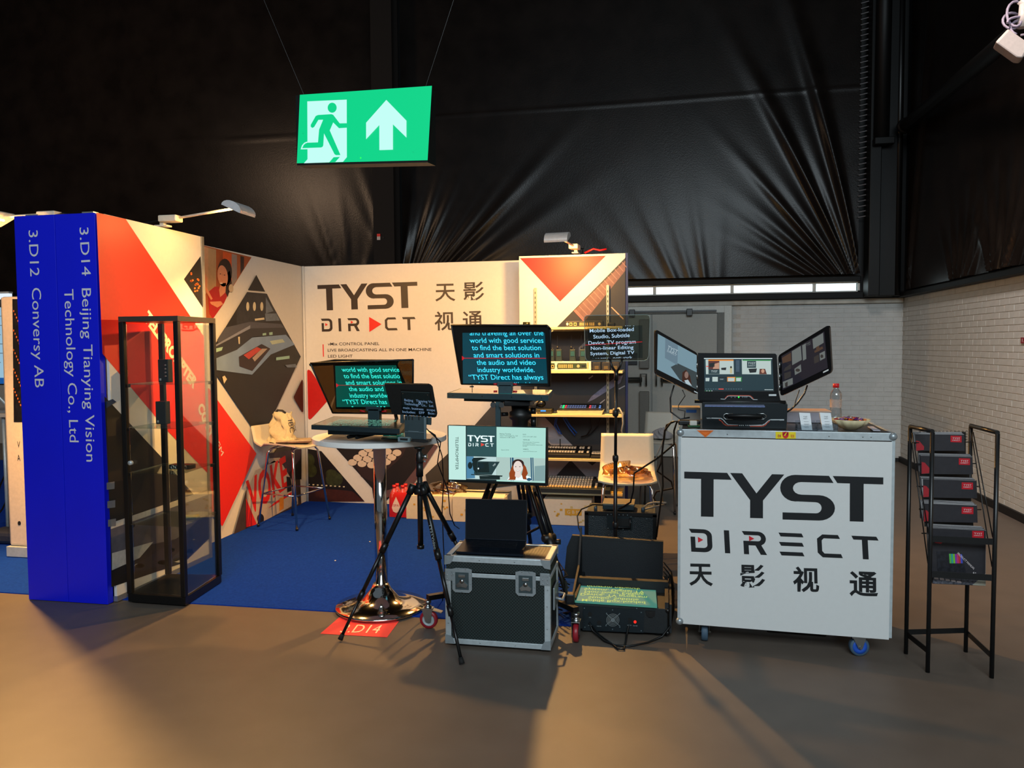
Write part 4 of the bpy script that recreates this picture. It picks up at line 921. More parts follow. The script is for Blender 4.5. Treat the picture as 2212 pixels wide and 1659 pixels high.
for i, (e, c) in enumerate(zip(ends, cas)):
    tip = V((c.x, c.y, .165)); d = (tip-hubc).normalized(); s = V((-d.y, d.x, 0)).normalized()
    mb = MB(); mb.prism([hubc+s*.018-V((0, 0, .0)), hubc-s*.018, tip-s*.018, tip+s*.018], (0, 0, .028)); ar = mb.build('arm', blkm, t2)
    mb = MB(); q = e+V((0, 0, -.01)); mb.cbox((q.x, q.y, .20), (.05, .05, .07), .008); mb.prism([q+V((-.03, 0, .03)), q+V((-.012, 0, .03)), q+V((-.02, 0, .14)), q+V((-.028, 0, .15))], (0, .02, 0)); mb.build('foot_clamp', blk, ar)
    mb = MB(); mb.lathe([(0, 0), (.022, 0), (.022, .012), (.014, .014), (.014, .03), (.02, .032), (.02, .045), (0, .045)], (c.x, c.y, .118), 14); st_ = mb.build('swivel', steel, ar)
    ang = (0, pi/2, 1)[i]; Mw = Matrix.Translation((c.x, c.y, 0)) @ Matrix.Rotation(ang, 4, 'Z')
    mb = MB()
    for k in (-1, 1): mb.prism([Mw @ V(v) for v in ((-.032, k*.021, .118), (.032, k*.021, .118), (.022, k*.021, .045), (.008, k*.021, .038), (-.010, k*.021, .045))], Mw.to_3x3() @ V((0, .003, 0)))
    mb.cbox((0, 0, .118), (.06, .045, .004), M4=Mw); mb.build('fork', steel, ar)
    mb = MB(); mb.lathe([(.036, -.014), (.05, -.014), (.053, -.006), (.053, .006), (.05, .014), (.036, .014)], (0, 0, 0), 28, 'Y', M4=Mw @ Matrix.Translation((.005, 0, .053)), cap=False); mb.build('wheel', redw, ar)
    mb = MB(); mb.lathe([(0, -.010), (.014, -.012), (.016, -.006), (.034, -.004), (.037, -.010), (.038, .010), (.034, .004), (.016, .006), (.014, .012), (0, .010)], (0, 0, 0), 24, 'Y', M4=Mw @ Matrix.Translation((.005, 0, .053))); mb.build('wheel_core', M('wheel_grey', '9aa2a4', .5), ar)
    mb = MB(); mb.prism([Mw @ V(v) for v in ((.015, -.02, .112), (.085, -.018, .096), (.085, .018, .096), (.015, .02, .112))], (0, 0, .005)); mb.build('brake_pedal', steel, ar)
# ================================================================ 24 inch monitor
c3 = (960, 910, 230/2212)
t = thing('monitor', 'flat monitor showing a pale teleprompter advert page with a smiling woman', 'monitor', (-.89, 4.1, .88))
A1, A2, A3, A4 = px(967.5, 917.5, Y=4.12), px(1181, 922.5, Y=4.04), px(1180, 1048.5, Y=4.04), px(968, 1040, Y=4.12)
zt_, zb_ = (A1.z+A2.z)/2, (A3.z+A4.z)/2
ud = V((A2.x-A1.x, A2.y-A1.y, A2.z-A1.z)); vd = V((0, 0, 1))
hh = ((A1.z-A4.z)+(A2.z-A3.z))/2
f4 = [A4, A3, A2, A1]
mb = MB(); mb.prism([A4, A4+ud, A4+ud+V((0, 0, hh)), A4+V((0, 0, hh))], (0.006, .03, 0)); mb.build('frame', M('monitor_black', '0c1213', .3), t)
plm = Plane(A4, ud, (0, 0, 1)); p = Print(plm, e0=.001); p.crop(*c3)
pm = M('page_mint', 'b4e8dc', emit=.9); pm2 = M('page_light', 'c4efe6', emit=.95); pg_ = M('page_slate', '3b6a6e', emit=.55)
p.poly([(88, 90), (445, 98), (450, 1215), (95, 1208)], pm2); p.poly([(462, 100), (1080, 112), (1080, 735), (462, 718)], pg_, 1); p.poly([(1085, 115), (2108, 140), (2092, 1280), (1085, 1245)], pm, 1)
p.poly([(462, 725), (1082, 740), (1082, 1240), (462, 1200)], M('photo_pale', 'c6e2e2', emit=.9), 1)
lay = 2
p.poly([(1085, 742), (2098, 770), (2092, 1245), (1085, 1215)], M('office_pale', 'b9d6cf', emit=.85), lay)
p.poly([(462, 725), (610, 730), (640, 1180), (462, 1190)], M('photo_blue', '5b9cc4', emit=.7), lay)
p.poly([(462, 1195), (1082, 1212), (1082, 1245), (462, 1225)], M('page_dark', '17343c', emit=.5), lay)
for a, b in ((1368, 1390), (1405, 1440), (1790, 1815), (1830, 1850)): p.poly([(a, 752), (b, 754), (b+12, 1235), (a+12, 1235)], M('office_blue', '2d6a8e', emit=.6), 3)
p.poly([(1880, 930), (2095, 915), (2092, 1240), (1870, 1235)], M('office_grey', '93b7b8', emit=.75), 3)
wt = M('screen_white', 'eaffff', emit=1.05)
put_logo(p, (482, 285), (1048, 303), (485, 415), logo_tyst(), wt, layer=4)
d_, tr3 = logo_direct(True)
put_logo(p, (497, 450), (1030, 460), (499, 517), d_, wt, 1236, 148, layer=4); p.poly([(764, 447), (840, 484), (766, 522)], M('screen_red', 'f04a3c', emit=.9), 4)
mk = M('screen_ink', '2c5250', emit=.4)
p.text('TELEPROMPTER', (235, 318), (235, 1005), 62, mk, 4)
for s_, a, b, y, h in (('Beijing Tianying', 1155, 1385, 270, 24), ('Vision Technology Co., Ltd.', 1155, 1532, 308, 24), ('Welcome to IBC 2025!', 1155, 1470, 344, 24), ('DATE', 1635, 1700, 285, 24), ('12TH-15TH SEPT 2025', 1635, 1915, 328, 18), ('VENUE', 1635, 1775, 395, 24), ('RAI Amsterdam Convention', 1635, 1975, 440, 18), ('and Congress Centre', 1635, 1890, 468, 18), ('Europaplein Amsterdam Netherlands', 1635, 2040, 498, 18), ('Europe', 1635, 1720, 522, 18), ('WEBSITE', 1635, 1748, 590, 24), ('www.TYSTdirect.com', 1635, 1925, 632, 18), ('Stand 3.D14', 1185, 1345, 602, 20)): p.text(s_, (a, y), (b, y+3), h, mk, 4)
# camera picture
cg = M('screen_cam', '1e3b3c', emit=.35); cg2 = M('screen_cam2', '35585c', emit=.45)
p.poly([(690, 828), (1155, 838), (990, 1110), (650, 1100), (620, 1090), (640, 900)], cg2, 4); p.poly([(610, 755), (770, 750), (900, 765), (770, 800), (690, 830), (600, 860), (575, 800)], cg, 5); p.ell((540, 915), 48, 72, cg, 5); p.poly([(580, 860), (690, 830), (680, 1080), (610, 1010)], cg, 5)
p.poly([(700, 860), (920, 845), (940, 1060), (690, 1055)], cg, 5); p.ell((770, 925), 60, 62, M('page_dark'), 6); p.poly([(560, 1095), (1215, 1125), (1205, 1150), (560, 1112)], cg, 5); p.poly([(730, 1130), (1160, 1140), (1160, 1210), (740, 1200)], cg, 5); p.ell((712, 980), 14, 18, wt, 6)
p.text('TYST', (1030, 940), (1080, 890), 30, wt, 6)
# woman
hr = M('screen_hair', 'b8531a', emit=.6); hr2 = M('screen_hair_dark', '4a2a20', emit=.4); skn = M('screen_skin', 'f2e2da', emit=.9)
p.poly([(1310, 1220), (1350, 1150), (1500, 1110), (1700, 1120), (1800, 1160), (1815, 1240)], wt, 4)
p.poly([(1430, 860), (1400, 960), (1350, 1080), (1360, 1190), (1320, 1215), (1480, 1215), (1500, 1100), (1460, 1000)], hr, 5); p.poly([(1630, 850), (1700, 950), (1740, 1080), (1700, 1150), (1720, 1210), (1640, 1200), (1610, 1100), (1640, 980)], hr, 5)
p.ell((1535, 880), 125, 95, hr2, 6); p.ell((1535, 950), 95, 130, skn, 7); p.poly([(1480, 1050), (1590, 1050), (1600, 1140), (1540, 1180), (1470, 1140)], skn, 7); p.ell((1535, 1018), 26, 8, wt, 8); p.ell((1535, 1019), 30, 12, M('screen_lip', 'b8705c', emit=.6), 7.5)
for x in (1490, 1575): p.ell((x, 940), 14, 8, hr2, 8)
p.ell((1765, 1205), 48, 32, M('office_blue'), 6)
p.build('display', t)
p = Print(plm, e0=.0012); p.crop(*c3); p.ell((138, 1245), 17, 15, M('logo_pale', '9fb4b8', .4)); p.ell((140, 1245), 9, 8, M('monitor_black')); p.text('view', (158, 1252), (208, 1253), 14, M('logo_pale'), 1); p.build('badge', t)
mb = MB(); mb.tube([(cx_, 4.15, 1.02), (cx_, 4.54, 1.02)], .02, 8); mb.cbox((cx_, 4.145, 1.02), (.12, .02, .12), .004); mb.build('mounting_arm', blkm, t)
# ================================================================ silver edged flight case with laptop
t = thing('flight_case', 'black flight case with aluminium edges and two butterfly latches', 'case', (-.865, 4.1, 0))
X0, X1, Y0, Y1, Z1 = -1.140, -.572, 3.93, 4.24, .495
hexm = M('hex_laminate', '141a1d', .5)
nt = hexm.node_tree; b_ = nt.nodes['Principled BSDF']; tcn = nt.nodes.new('ShaderNodeTexCoord'); vo = nt.nodes.new('ShaderNodeTexVoronoi'); vo.inputs['Scale'].default_value = 85; vo.inputs['Randomness'].default_value = .0
mpn = nt.nodes.new('ShaderNodeMapping'); mpn.inputs['Rotation'].default_value = (.0, .785, 0); nt.links.new(tcn.outputs['Object'], mpn.inputs[0]); nt.links.new(mpn.outputs[0], vo.inputs['Vector'])
cr = nt.nodes.new('ShaderNodeValToRGB'); cr.color_ramp.elements[0].position = .35; cr.color_ramp.elements[0].color = lin('24302f'); cr.color_ramp.elements[1].position = .55; cr.color_ramp.elements[1].color = lin('080b0d')
nt.links.new(vo.outputs['Distance'], cr.inputs[0]); nt.links.new(cr.outputs[0], b_.inputs['Base Color'])
bu = nt.nodes.new('ShaderNodeBump'); bu.inputs['Strength'].default_value = .4; bu.inputs['Distance'].default_value = .002; bu.invert = True; nt.links.new(vo.outputs['Distance'], bu.inputs['Height']); nt.links.new(bu.outputs[0], b_.inputs['Normal'])
e = .022
mb = MB(); mb.box((X0+.004, Y0+.004, .02), (X1-.004, Y1-.004, .405)); mb.build('body', hexm, t)
mb = MB(); mb.box((X0+.004, Y0+.004, .412), (X1-.004, Y1-.004, Z1-.003)); mb.build('lid', hexm, t)
def profile(a, b): m_ = MB(); m_.box(a, b, .002); m_.build('edge_profile', alu, t)
for y0, y1 in ((Y0-.002, Y0+.006), (Y1-.006, Y1+.002)):
    profile((X0, y0, .018), (X1, y1, .046)); profile((X0, y0, .385), (X1, y1, .407)); profile((X0, y0, Z1-.03), (X1, y1, Z1))
    profile((X0, y0, .046), (X0+.03, y1, .385)); profile((X1-.03, y0, .046), (X1, y1, .385))
for x0, x1 in ((X0-.002, X0+.006), (X1-.006, X1+.002)):
    profile((x0, Y0, .018), (x1, Y1, .046)); profile((x0, Y0, .385), (x1, Y1, .407)); profile((x0, Y0, Z1-.03), (x1, Y1, Z1)); profile((x0, Y0+.0, .046), (x1, Y0+.03, .385)); profile((x0, Y1-.03, .046), (x1, Y1, .385))
profile((X0, Y0, Z1-.002), (X0+.03, Y1, Z1+.002)); profile((X1-.03, Y0, Z1-.002), (X1, Y1, Z1+.002)); profile((X0, Y0, Z1-.002), (X1, Y0+.022, Z1+.002)); profile((X0, Y1-.022, Z1-.002), (X1, Y1, Z1+.002))
for x, s in ((X0, 1), (X1, -1)):
    for z, sz in ((.018, 1), (Z1+.003, -1)):
        for yy, sy in ((Y0-.004, -1), (Y1+.004, 1)):
            mb = MB(); mb.prism([(x-s*.003, yy, z), (x+s*.05, yy, z), (x+s*.04, yy, z+sz*.03), (x+s*.028, yy, z+sz*.045), (x-s*.003, yy, z+sz*.05)], (0, -sy*.006, 0)); mb.build('corner_cap', M('corner_steel', '98a1a5', .35, .5), t)
    for k, z in ((0, .372), (1, .392), (2, .412), (3, .34)):
        mb = MB()
        for j in range(2 if k < 3 else 1): mb.sphere((x+s*(.012+.026*j), Y0-.006, z), .0032, 6)
        mb.build('rivet', steel, t)
    mb = MB(); mb.box((x, Y0-.005, .362), (x+s*.052, Y0-.001, .426), .001); mb.build('corner_plate', M('corner_steel'), t)
for lx in (-1.045, -.70):
    pt_ = MB(); w_ = .054
    o8 = [(lx-w_, Y0-.004, .428), (lx-w_*.6, Y0-.004, .434), (lx+w_*.6, Y0-.004, .434), (lx+w_, Y0-.004, .428), (lx+w_, Y0-.004, .318), (lx+w_*.72, Y0-.004, .302), (lx-w_*.72, Y0-.004, .302), (lx-w_, Y0-.004, .318)]
    pt_.prism(o8, (0, -.005, 0)); la = pt_.build('latch', M('corner_steel'), t)
    mb = MB(); mb.box((lx-.037, Y0-.0105, .318), (lx+.037, Y0-.0088, .412), .001); mb.build('latch_dish', M('dish_dark', '4a585c', .35, .5), la)
    mb = MB(); mb.lathe([(0, 0), (.012, 0), (.012, -.006), (0, -.008)], (lx, Y0-.0105, .365), 16, 'Y'); mb.prism([(lx-.032, Y0-.012, .345), (lx-.012, Y0-.012, .362), (lx+.012, Y0-.012, .362), (lx+.032, Y0-.012, .345), (lx+.024, Y0-.012, .33), (lx, Y0-.012, .335), (lx-.024, Y0-.012, .33)], (0, -.004, 0)); mb.box((lx-.018, Y0-.016, .385), (lx+.018, Y0-.011, .40), .001); mb.build('butterfly_key', steel, la)
    mb = MB()
    for dx, z in ((-.045, .31), (0, .308), (.045, .31), (-.047, .35), (.047, .35), (-.047, .40), (.047, .40), (-.02, .43), (.02, .43)): mb.sphere((lx+dx, Y0-.0105, z), .003, 6)
    mb.build('rivet', steel, la)
for x, z in ((-.95, .032), (-.76, .032), (-.95, .48), (-.76, .478), (X1-.015, .25), (X1-.015, .13), (X0+.015, .25), (X0+.015, .13)):
    mb = MB(); mb.sphere((x, Y0-.003, z), .0035, 6); mb.build('rivet', steel, t)
mb = MB()
for x in (X0+.05, X1-.05):
    for y in (Y0+.05, Y1-.05): mb.lathe([(0, 0), (.02, 0), (.018, .02), (0, .02)], (x, y, 0), 12)
mb.build('foot', rubber, t)
mb = MB(); mb.box((X1+.002, 4.02, .2), (X1+.012, 4.18, .32), .003); mb.tube([(X1+.014, 4.05, .26), (X1+.05, 4.05, .25), (X1+.05, 4.15, .25), (X1+.014, 4.15, .26)], .007, 6); mb.build('side_handle', M('corner_steel'), t)
# laptop
zl = Z1+.0025
t = thing('laptop', 'open dark laptop lying on the silver edged flight case', 'laptop', (-.90, 4.05, zl))
lt4 = [px(985, 1196, Z=zl), px(1130, 1203, Z=zl), px(1137.5, 1173, Z=zl), px(1005, 1168, Z=zl)]
lap = M('laptop_black', '0d1622', .35, .5)
mb = MB(); mb.prism(lt4, (0, 0, .013)); lb = mb.build('base', lap, t)
def lerp4(q, u, v): return q[0]*(1-u)*(1-v)+q[1]*u*(1-v)+q[2]*u*v+q[3]*(1-u)*v
mb = MB()
for r in range(5):
    for c in range(13):
        u0 = .12+c*.058; v0 = .42+r*.10
        mb.prism([lerp4(lt4, u0+a, v0+b)+V((0, 0, .0125)) for a, b in ((0, 0), (.05, 0), (.05, .08), (0, .08))], (0, 0, .0015))
kb = mb.build('key', M('laptop_key', '060a12', .4), lb); kb['kind'] = 'stuff'
mb = MB(); mb.prism([lerp4(lt4, a, b)+V((0, 0, .0132)) for a, b in ((.33, .05), (.62, .05), (.62, .36), (.33, .36))], (0, 0, .0004)); mb.build('trackpad', M('trackpad', '101a26', .25, .4), lb)
hy = (lt4[2].y+lt4[3].y)/2
sp = [lt4[3]+V((0, 0, .013)), lt4[2]+V((0, 0, .013)), px(1139, 1080.5, Y=hy+.055), px(1005.5, 1078, Y=hy+.055)]
mb = MB(); mb.prism(sp, (0, .006, .001)); mb.build('lid', lap, t)
mb = MB(); cS = sum(sp, V())/4; mb.prism([cS+(q-cS)*.975+V((0, -.001, 0)) for q in sp], (0, -.0006, 0)); mb.build('screen', M('laptop_screen', '03050a', .06, coat=.5), t)
# ================================================================ white counter case on castors
t = thing('counter_case', 'white fronted flight case counter lettered TYST DIRECT on blue castors', 'case', (.62, 4.45, 0))
L0, R0_ = V((.10, 4.18, 0)), V((1.137, 4.13, 0)); ud = (R0_-L0).normalized(); vd = V((-ud.y, ud.x, 0)); Wc = (R0_-L0).length; DC = .62
def cq(a, b, z): return L0 + ud*a + vd*b + V((0, 0, z))
def cbx(m, a0, a1, b0, b1, z0, z1, bev=0): return m.hexa([cq(a, b, z) for z in (z0, z1) for b in (b0, b1) for a in (a0, a1)], bev)
mb = MB(); cbx(mb, 0, Wc, 0, .008, .112, 1.123, .0015); mb.build('front_board', M('board_white', 'cbccca', .35, var=.01), t)
wood = M('ply_brown', '6b4a2a', .45, var=.2, vs=8)
mb = MB(); cbx(mb, .002, Wc+.012, .012, DC, .13, 1.155); mb.build('body', M('case_side', '5a4630', .4, var=.2), t)
mb = MB(); cbx(mb, -.012, Wc+.012, .004, DC, 1.155, 1.166, .002); mb.build('top_board', M('case_top', '3b3634', .3, var=.1), t)
def cpr(a0, a1, b0, b1, z0, z1): m_ = MB(); cbx(m_, a0, a1, b0, b1, z0, z1, .002); m_.build('edge_profile', alu, t)
cpr(-.014, Wc+.014, -.002, .012, 1.128, 1.168); cpr(-.014, .006, .001, .014, .12, 1.13); cpr(Wc-.004, Wc+.014, .001, .014, .12, 1.13)
cpr(-.014, .006, .0, DC, 1.138, 1.169); cpr(Wc-.004, Wc+.016, 0, DC, 1.138, 1.169); cpr(-.014, Wc+.014, DC-.012, DC+.004, 1.13, 1.169); cpr(-.014, .004, DC-.02, DC, .12, 1.14); cpr(-.014, .004, 0, DC, .115, .14)
for a in (-.002, Wc+.002):
    for b, z in ((.004, 1.150), (.006, .125), (DC-.005, 1.15)):
        if a > 1 and z < 1: continue
        mb = MB(); mb.sphere(cq(a, b, z), .021, 16); mb.build('ball_corner', M('corner_steel'), t)
for a in (.24, .50, .74, .90, Wc-.1):
    mb = MB(); mb.sphere(cq(a, -.003, 1.146), .004, 6); mb.build('rivet', steel, t)
pb = Plane(L0, ud); p = Print(pb, e0=.0008); p.crop(1440, 900, 520/1569)
ci = M('counter_ink', '131619', .4, var=.02)
put_logo(p, (115, 358), (1412, 396), (114, 648), logo_tyst(), ci, 1300, 288, 1)
d_, tr3 = logo_direct(False)
put_logo(p, (145, 730), (1380, 783), (153, 880), d_, ci, 1236, 148, 1); put_logo(p, (145, 730), (1380, 783), (153, 880), tr3, M('logo_red', 'c8202c', .4), 1236, 148, 2)
for s_, a, b, y0, y1, h in (('天', 148, 302, 1084, 1088, 132), ('影', 480, 643, 1098, 1104, 132), ('视', 825, 995, 1122, 1128, 138), ('通', 1192, 1378, 1150, 1158, 142)): p.text(s_, (a, y0), (b, y1), h*.86, ci, 1, bold=.022)
p.build('lettering', t)
p = Print(Plane(cq(0, -.002, 0), ud), e0=.001); p.crop(1390, 680, 430/2212)
p.poly([(592, 1282), (782, 1284), (690, 1362)], M('hazard_orange', 'e06a12', .5)); p.poly([(625, 1294), (748, 1295), (688, 1346)], M('hazard_brown', '7a4018', .5)); p.poly([(632, 1298), (741, 1299), (688, 1342)], M('hazard_orange'))
p.poly([(1468, 1300), (1692, 1302), (1692, 1376), (1468, 1376)], M('sticker_yellow', 'd8c313', .5), 1); p.ell((1578, 1335), 34, 38, M('sticker_red', 'c41a1c', .5), 2); p.poly([(1544, 1302), (1612, 1302), (1612, 1340), (1544, 1340)], M('sticker_red'), 2)
for s_, a in (('轻拿', 1490), ('轻放', 1635)): p.text(s_, (a, 1360), (a+40, 1360), 26, M('sticker_red'), 3)
p.poly([(1560, 1340), (1586, 1305), (1592, 1310), (1574, 1345)], M('sticker_yellow'), 4); p.build('sticker', t)
bluew = M('blue_wheel', '1f4fb0', .4); tyre = M('grey_blue_tyre', '3c5264', .6)
for a, b, ang, hub in ((.13, .03, pi/2-.05, tyre), (.90, -.0, .15, bluew), (.14, .52, 1.2, tyre), (.92, .52, .6, bluew)):
    c = cq(a, b+.05, 0); Mw = Matrix.Translation(c) @ Matrix.Rotation(ang, 4, 'Z')
    mb = MB(); mb.cbox((0, 0, .108), (.09, .09, .006), M4=Mw)
    for k in (-1, 1): mb.prism([Mw @ V(v) for v in ((-.035, k*.026, .106), (.035, k*.026, .106), (.016, k*.026, .045), (-.004, k*.026, .045))], Mw.to_3x3() @ V((0, .003, 0)))
    mb.tube([Mw @ V((.006, -.034, .05)), Mw @ V((.006, .034, .05))], .007, 8); mb.lathe([(0, 0), (.02, 0), (.02, .012), (0, .012)], (0, 0, .098), 12, M4=Mw)
    cs_ = mb.build('castor_fork', steel, t)
    Mx = Mw @ Matrix.Translation((.006, 0, .05))
    mb = MB(); mb.lathe([(.037, -.017), (.047, -.017), (.05, -.01), (.05, .01), (.047, .017), (.037, .017)], (0, 0, 0), 28, 'Y', M4=Mx, cap=False); mb.build('tyre', tyre, cs_)
    mb = MB(); mb.lathe([(0, -.014), (.016, -.014), (.02, -.016), (.037, -.0175), (.0375, .0175), (.02, .016), (0, .014)], (0, 0, 0), 28, 'Y', M4=Mx); mb.build('wheel_core', hub, cs_)
mb = MB(); cbx(mb, .45, .75, .05, .3, .08, .112, .01); mb.build('under_shelf', M('brown_steel'), t)
# ================================================================ three screen portable production computer
c4 = (1390, 680, 430/2212); ZC = 1.169
t = thing('portable_computer', 'black suitcase computer with three fold out screens on the white counter', 'computer', (.45, 4.4, ZC))
yb = px(1608, 926, Z=ZC).y+.01
cbm = M('computer_case', '10191d', .35, .2)
fq = ppts(frame_pts(c4, [(652, 1262), (1590, 1268), (1602, 1000), (1520, 985), (655, 978), (648, 985)]), Y=yb)
mb = MB(); mb.prism(fq, (.03, .26, .0)); bd = mb.build('case_body', cbm, t)
p = Print(Plane(fq[0], (1, 0, 0)), e0=.0012); p.crop(*c4)
wsil = M('white_line', 'b9c0c2', .4); rln = M('red_line', 'b5452c', .45)
def line(p, pts_, w, m, lay):
    for i in range(len(pts_)-1):
        a, b = V(pts_[i]), V(pts_[i+1]); d = (b-a).normalized(); n = V((-d.y, d.x))*w/2; p.poly([a-n-d*w*.2, b-n+d*w*.2, b+n+d*w*.2, a+n-d*w*.2], m, lay)
line(p, [(755, 1148), (860, 1150), (885, 1165), (915, 1200), (940, 1222), (1050, 1226)], 10, wsil, 1); line(p, [(1560, 1166), (1410, 1166), (1385, 1180), (1350, 1212), (1320, 1226), (1185, 1230)], 10, wsil, 1)
line(p, [(840, 1165), (865, 1180), (895, 1215), (925, 1230), (1050, 1230)], 11, rln, 1); line(p, [(1400, 1178), (1375, 1200), (1350, 1228), (1320, 1238), (1185, 1238)], 11, rln, 1)
for x in (700, 716, 732, 1060, 1080, 1100, 1130, 1150, 1170, 1510, 1528, 1546): p.poly([(x, 1143+(80 if 1000 < x < 1200 else 20 if x > 1300 else 0)), (x+10, 1143+(80 if 1000 < x < 1200 else 20 if x > 1300 else 0)), (x+16, 1154+(80 if 1000 < x < 1200 else 20 if x > 1300 else 0)), (x+6, 1154+(80 if 1000 < x < 1200 else 20 if x > 1300 else 0))], wsil, 2)
p.build('stripe_print', bd)
mb = MB(); hc = [px(*q, Y=yb) for q in frame_pts(c4, [(925, 1130), (950, 1120), (1120, 1118), (1290, 1125), (1320, 1138)])]
mb.tube([hc[0]+V((0, 0, 0)), hc[1]+V((0, -.02, 0)), hc[2]+V((0, -.03, 0)), hc[3]+V((0, -.02, 0)), hc[4]], .011, 10); h_ = mb.build('handle', blk, bd)
for cxx, s1 in ((945, 1), (1305, -1)):
    pt5 = [px(*q, Y=yb-.004) for q in frame_pts(c4, [(cxx+s1*50, 1100), (cxx-s1*30, 1098), (cxx-s1*55, 1115), (cxx-s1*58, 1140), (cxx-s1*30, 1160), (cxx+s1*50, 1164)])]
    mb = MB(); mb.tube(pt5, .0028, 6); mb.build('handle_ring', steel, h_)
mb = MB(); tk = ppts(frame_pts(c4, [(680, 1015), (1490, 1018), (1500, 1000), (690, 998)]), Y=yb+.03); mb.prism([px(*q, Z=fq[4].z+.004) for q in frame_pts(c4, [(680, 1020), (1350, 1028), (1340, 1008), (685, 1004)])], (0, 0, .004)); mb.build('keyboard', M('key_blue', '5d6f9c', .4, emit=0, var=.5, vs=300), bd)
mb = MB(); a = px(1500.5, 867, Y=yb+.08); b = px(1697, 869, Y=yb+.08); mb.tube([a, b], .009, 8); mb.build('hinge_bar', blk, bd)
# centre screen
YC = yb+.09
cs4 = ppts(frame_pts(c4, [(606, 950), (1525, 962), (1502, 860), (1482, 450), (1465, 432), (606, 424)]), Y=YC)
mb = MB(); mb.prism(cs4, (0, .03, 0)); sc_ = mb.build('centre_screen', M('bezel_black', '0a0b0d', .25), t)
p = Print(Plane(cs4[0], (1, 0, 0)), e0=.001); p.crop(*c4)
E = lambda n, c, e=.8: M(n, c, emit=e)
p.poly([(672, 480), (1430, 480), (1450, 856), (678, 853)], E('ui_dark', '10343e', .7)); p.poly([(672, 480), (1430, 480), (1431, 490), (672, 490)], E('ui_white', 'd5e6e8'), 2)
p.poly([(690, 497), (1000, 497), (1004, 660), (694, 660)], E('ui_pale', 'c3d6d2'), 2); p.poly([(720, 497), (1000, 497), (1000, 512), (720, 512)], E('ui_orange', 'e88a1e'), 3)
p.poly([(720, 512), (843, 512), (843, 606), (720, 606)], E('ui_brown', '6a2c22', .6), 3); p.poly([(730, 540), (790, 530), (790, 580), (730, 580)], E('ui_ink', '0c1418', .4), 4); p.poly([(790, 545), (840, 530), (840, 600), (770, 600)], E('ui_skin', 'd9a587', .7), 4); p.poly([(696, 568), (720, 568), (720, 578), (696, 578)], E('screen_red', 'f04a3c'), 4)
p.poly([(722, 606), (845, 606), (845, 658), (722, 658)], E('ui_slate', '27464c', .6), 3); p.text('TYST', (752, 640), (822, 640), 22, E('ui_white', '')if False else M('ui_white'), 5); p.poly([(862, 590), (920, 585), (915, 615), (865, 612)], M('ui_ink'), 4); p.poly([(960, 580), (985, 575), (985, 650), (960, 650)], E('ui_cream', 'd8cfa0', .7), 4); p.ell((972, 582), 10, 12, M('ui_ink'), 5)
p.poly([(1092, 497), (1415, 500), (1418, 662), (1095, 660)], M('ui_pale'), 2); p.poly([(1100, 497), (1412, 500), (1412, 512), (1100, 510)], E('ui_green', '1d8a3c'), 3); p.poly([(1150, 512), (1250, 512), (1250, 590), (1150, 590)], M('ui_slate'), 3); p.text('TYST', (1160, 552), (1243, 552), 24, M('ui_white'), 5); p.text('DIRECT', (1163, 572), (1240, 572), 12, M('ui_white'), 5)
p.poly([(1165, 600), (1260, 596), (1250, 640), (1180, 645)], M('ui_ink'), 4); p.poly([(1290, 600), (1350, 600), (1370, 660), (1285, 660)], E('ui_hair', '6e3420', .6), 4); p.ell((1325, 625), 18, 22, M('ui_skin'), 5)
p.poly([(1020, 500), (1072, 500), (1072, 640), (1022, 640)], E('ui_blue', '1d3a52', .6), 2)
for i in range(9): p.poly([(1028, 510+i*14), (1065, 510+i*14), (1065, 515+i*14), (1028, 515+i*14)], E('ui_mid', '6f8c9c', .6), 3)
for i, (a, b, m) in enumerate(((682, 742, 'ui_blue'), (765, 826, 'ui_pale'), (832, 920, 'ui_ink'), (930, 1020, 'ui_orange'), (1022, 1092, 'ui_green'))):
    p.poly([(a, 690), (b, 690), (b, 742), (a, 742)], M(m), 2); p.poly([(a+8, 700), (b-8, 700), (b-12, 738), (a+8, 738)], M('ui_pale') if m != 'ui_ink' else M('ui_dark'), 3)
p.text('TYST', (848, 722), (888, 722), 11, M('ui_white'), 5)
p.poly([(672, 840), (1448, 843), (1449, 856), (672, 853)], M('ui_ink'), 2); p.poly([(835, 820), (890, 820), (890, 830), (835, 830)], M('screen_red'), 4)
for i in range(14): p.poly([(685+i*28+(i > 6)*30, 822), (700+i*28+(i > 6)*30, 822), (700+i*28+(i > 6)*30, 828), (685+i*28+(i > 6)*30, 828)], M('ui_mid'), 3)
for i in range(6): p.ell((690+i*14, 845), 5, 5, M('ui_white') if i % 2 else M('ui_green'), 4, n=8)
for i in range(7): p.poly([(1345+i*14, 828), (1355+i*14, 828), (1355+i*14, 836), (1345+i*14, 836)], M('ui_white'), 4)
p.build('display', sc_)
p = Print(Plane(cs4[0], (1, 0, 0)), e0=.001); p.crop(*c4)
line(p, [(858, 935), (905, 938), (925, 915), (945, 902), (1175, 905), (1195, 918), (1215, 940), (1265, 942)], 6, wsil, 1); line(p, [(905, 930), (935, 898), (950, 896), (1180, 898), (1200, 910), (1222, 935)], 8, rln, 2)
p.ell((1058, 915), 8, 8, M('green_led'), 1); p.poly([(1392, 882), (1476, 882), (1476, 902), (1392, 902)], M('label_silver', 'c5cacb', .4), 1)
for x in (970, 1010, 1095, 1120, 1140): p.poly([(x, 912), (x+14, 912), (x+14, 922), (x, 922)], M('slot_grey'), 1)
p.build('control_strip', sc_)
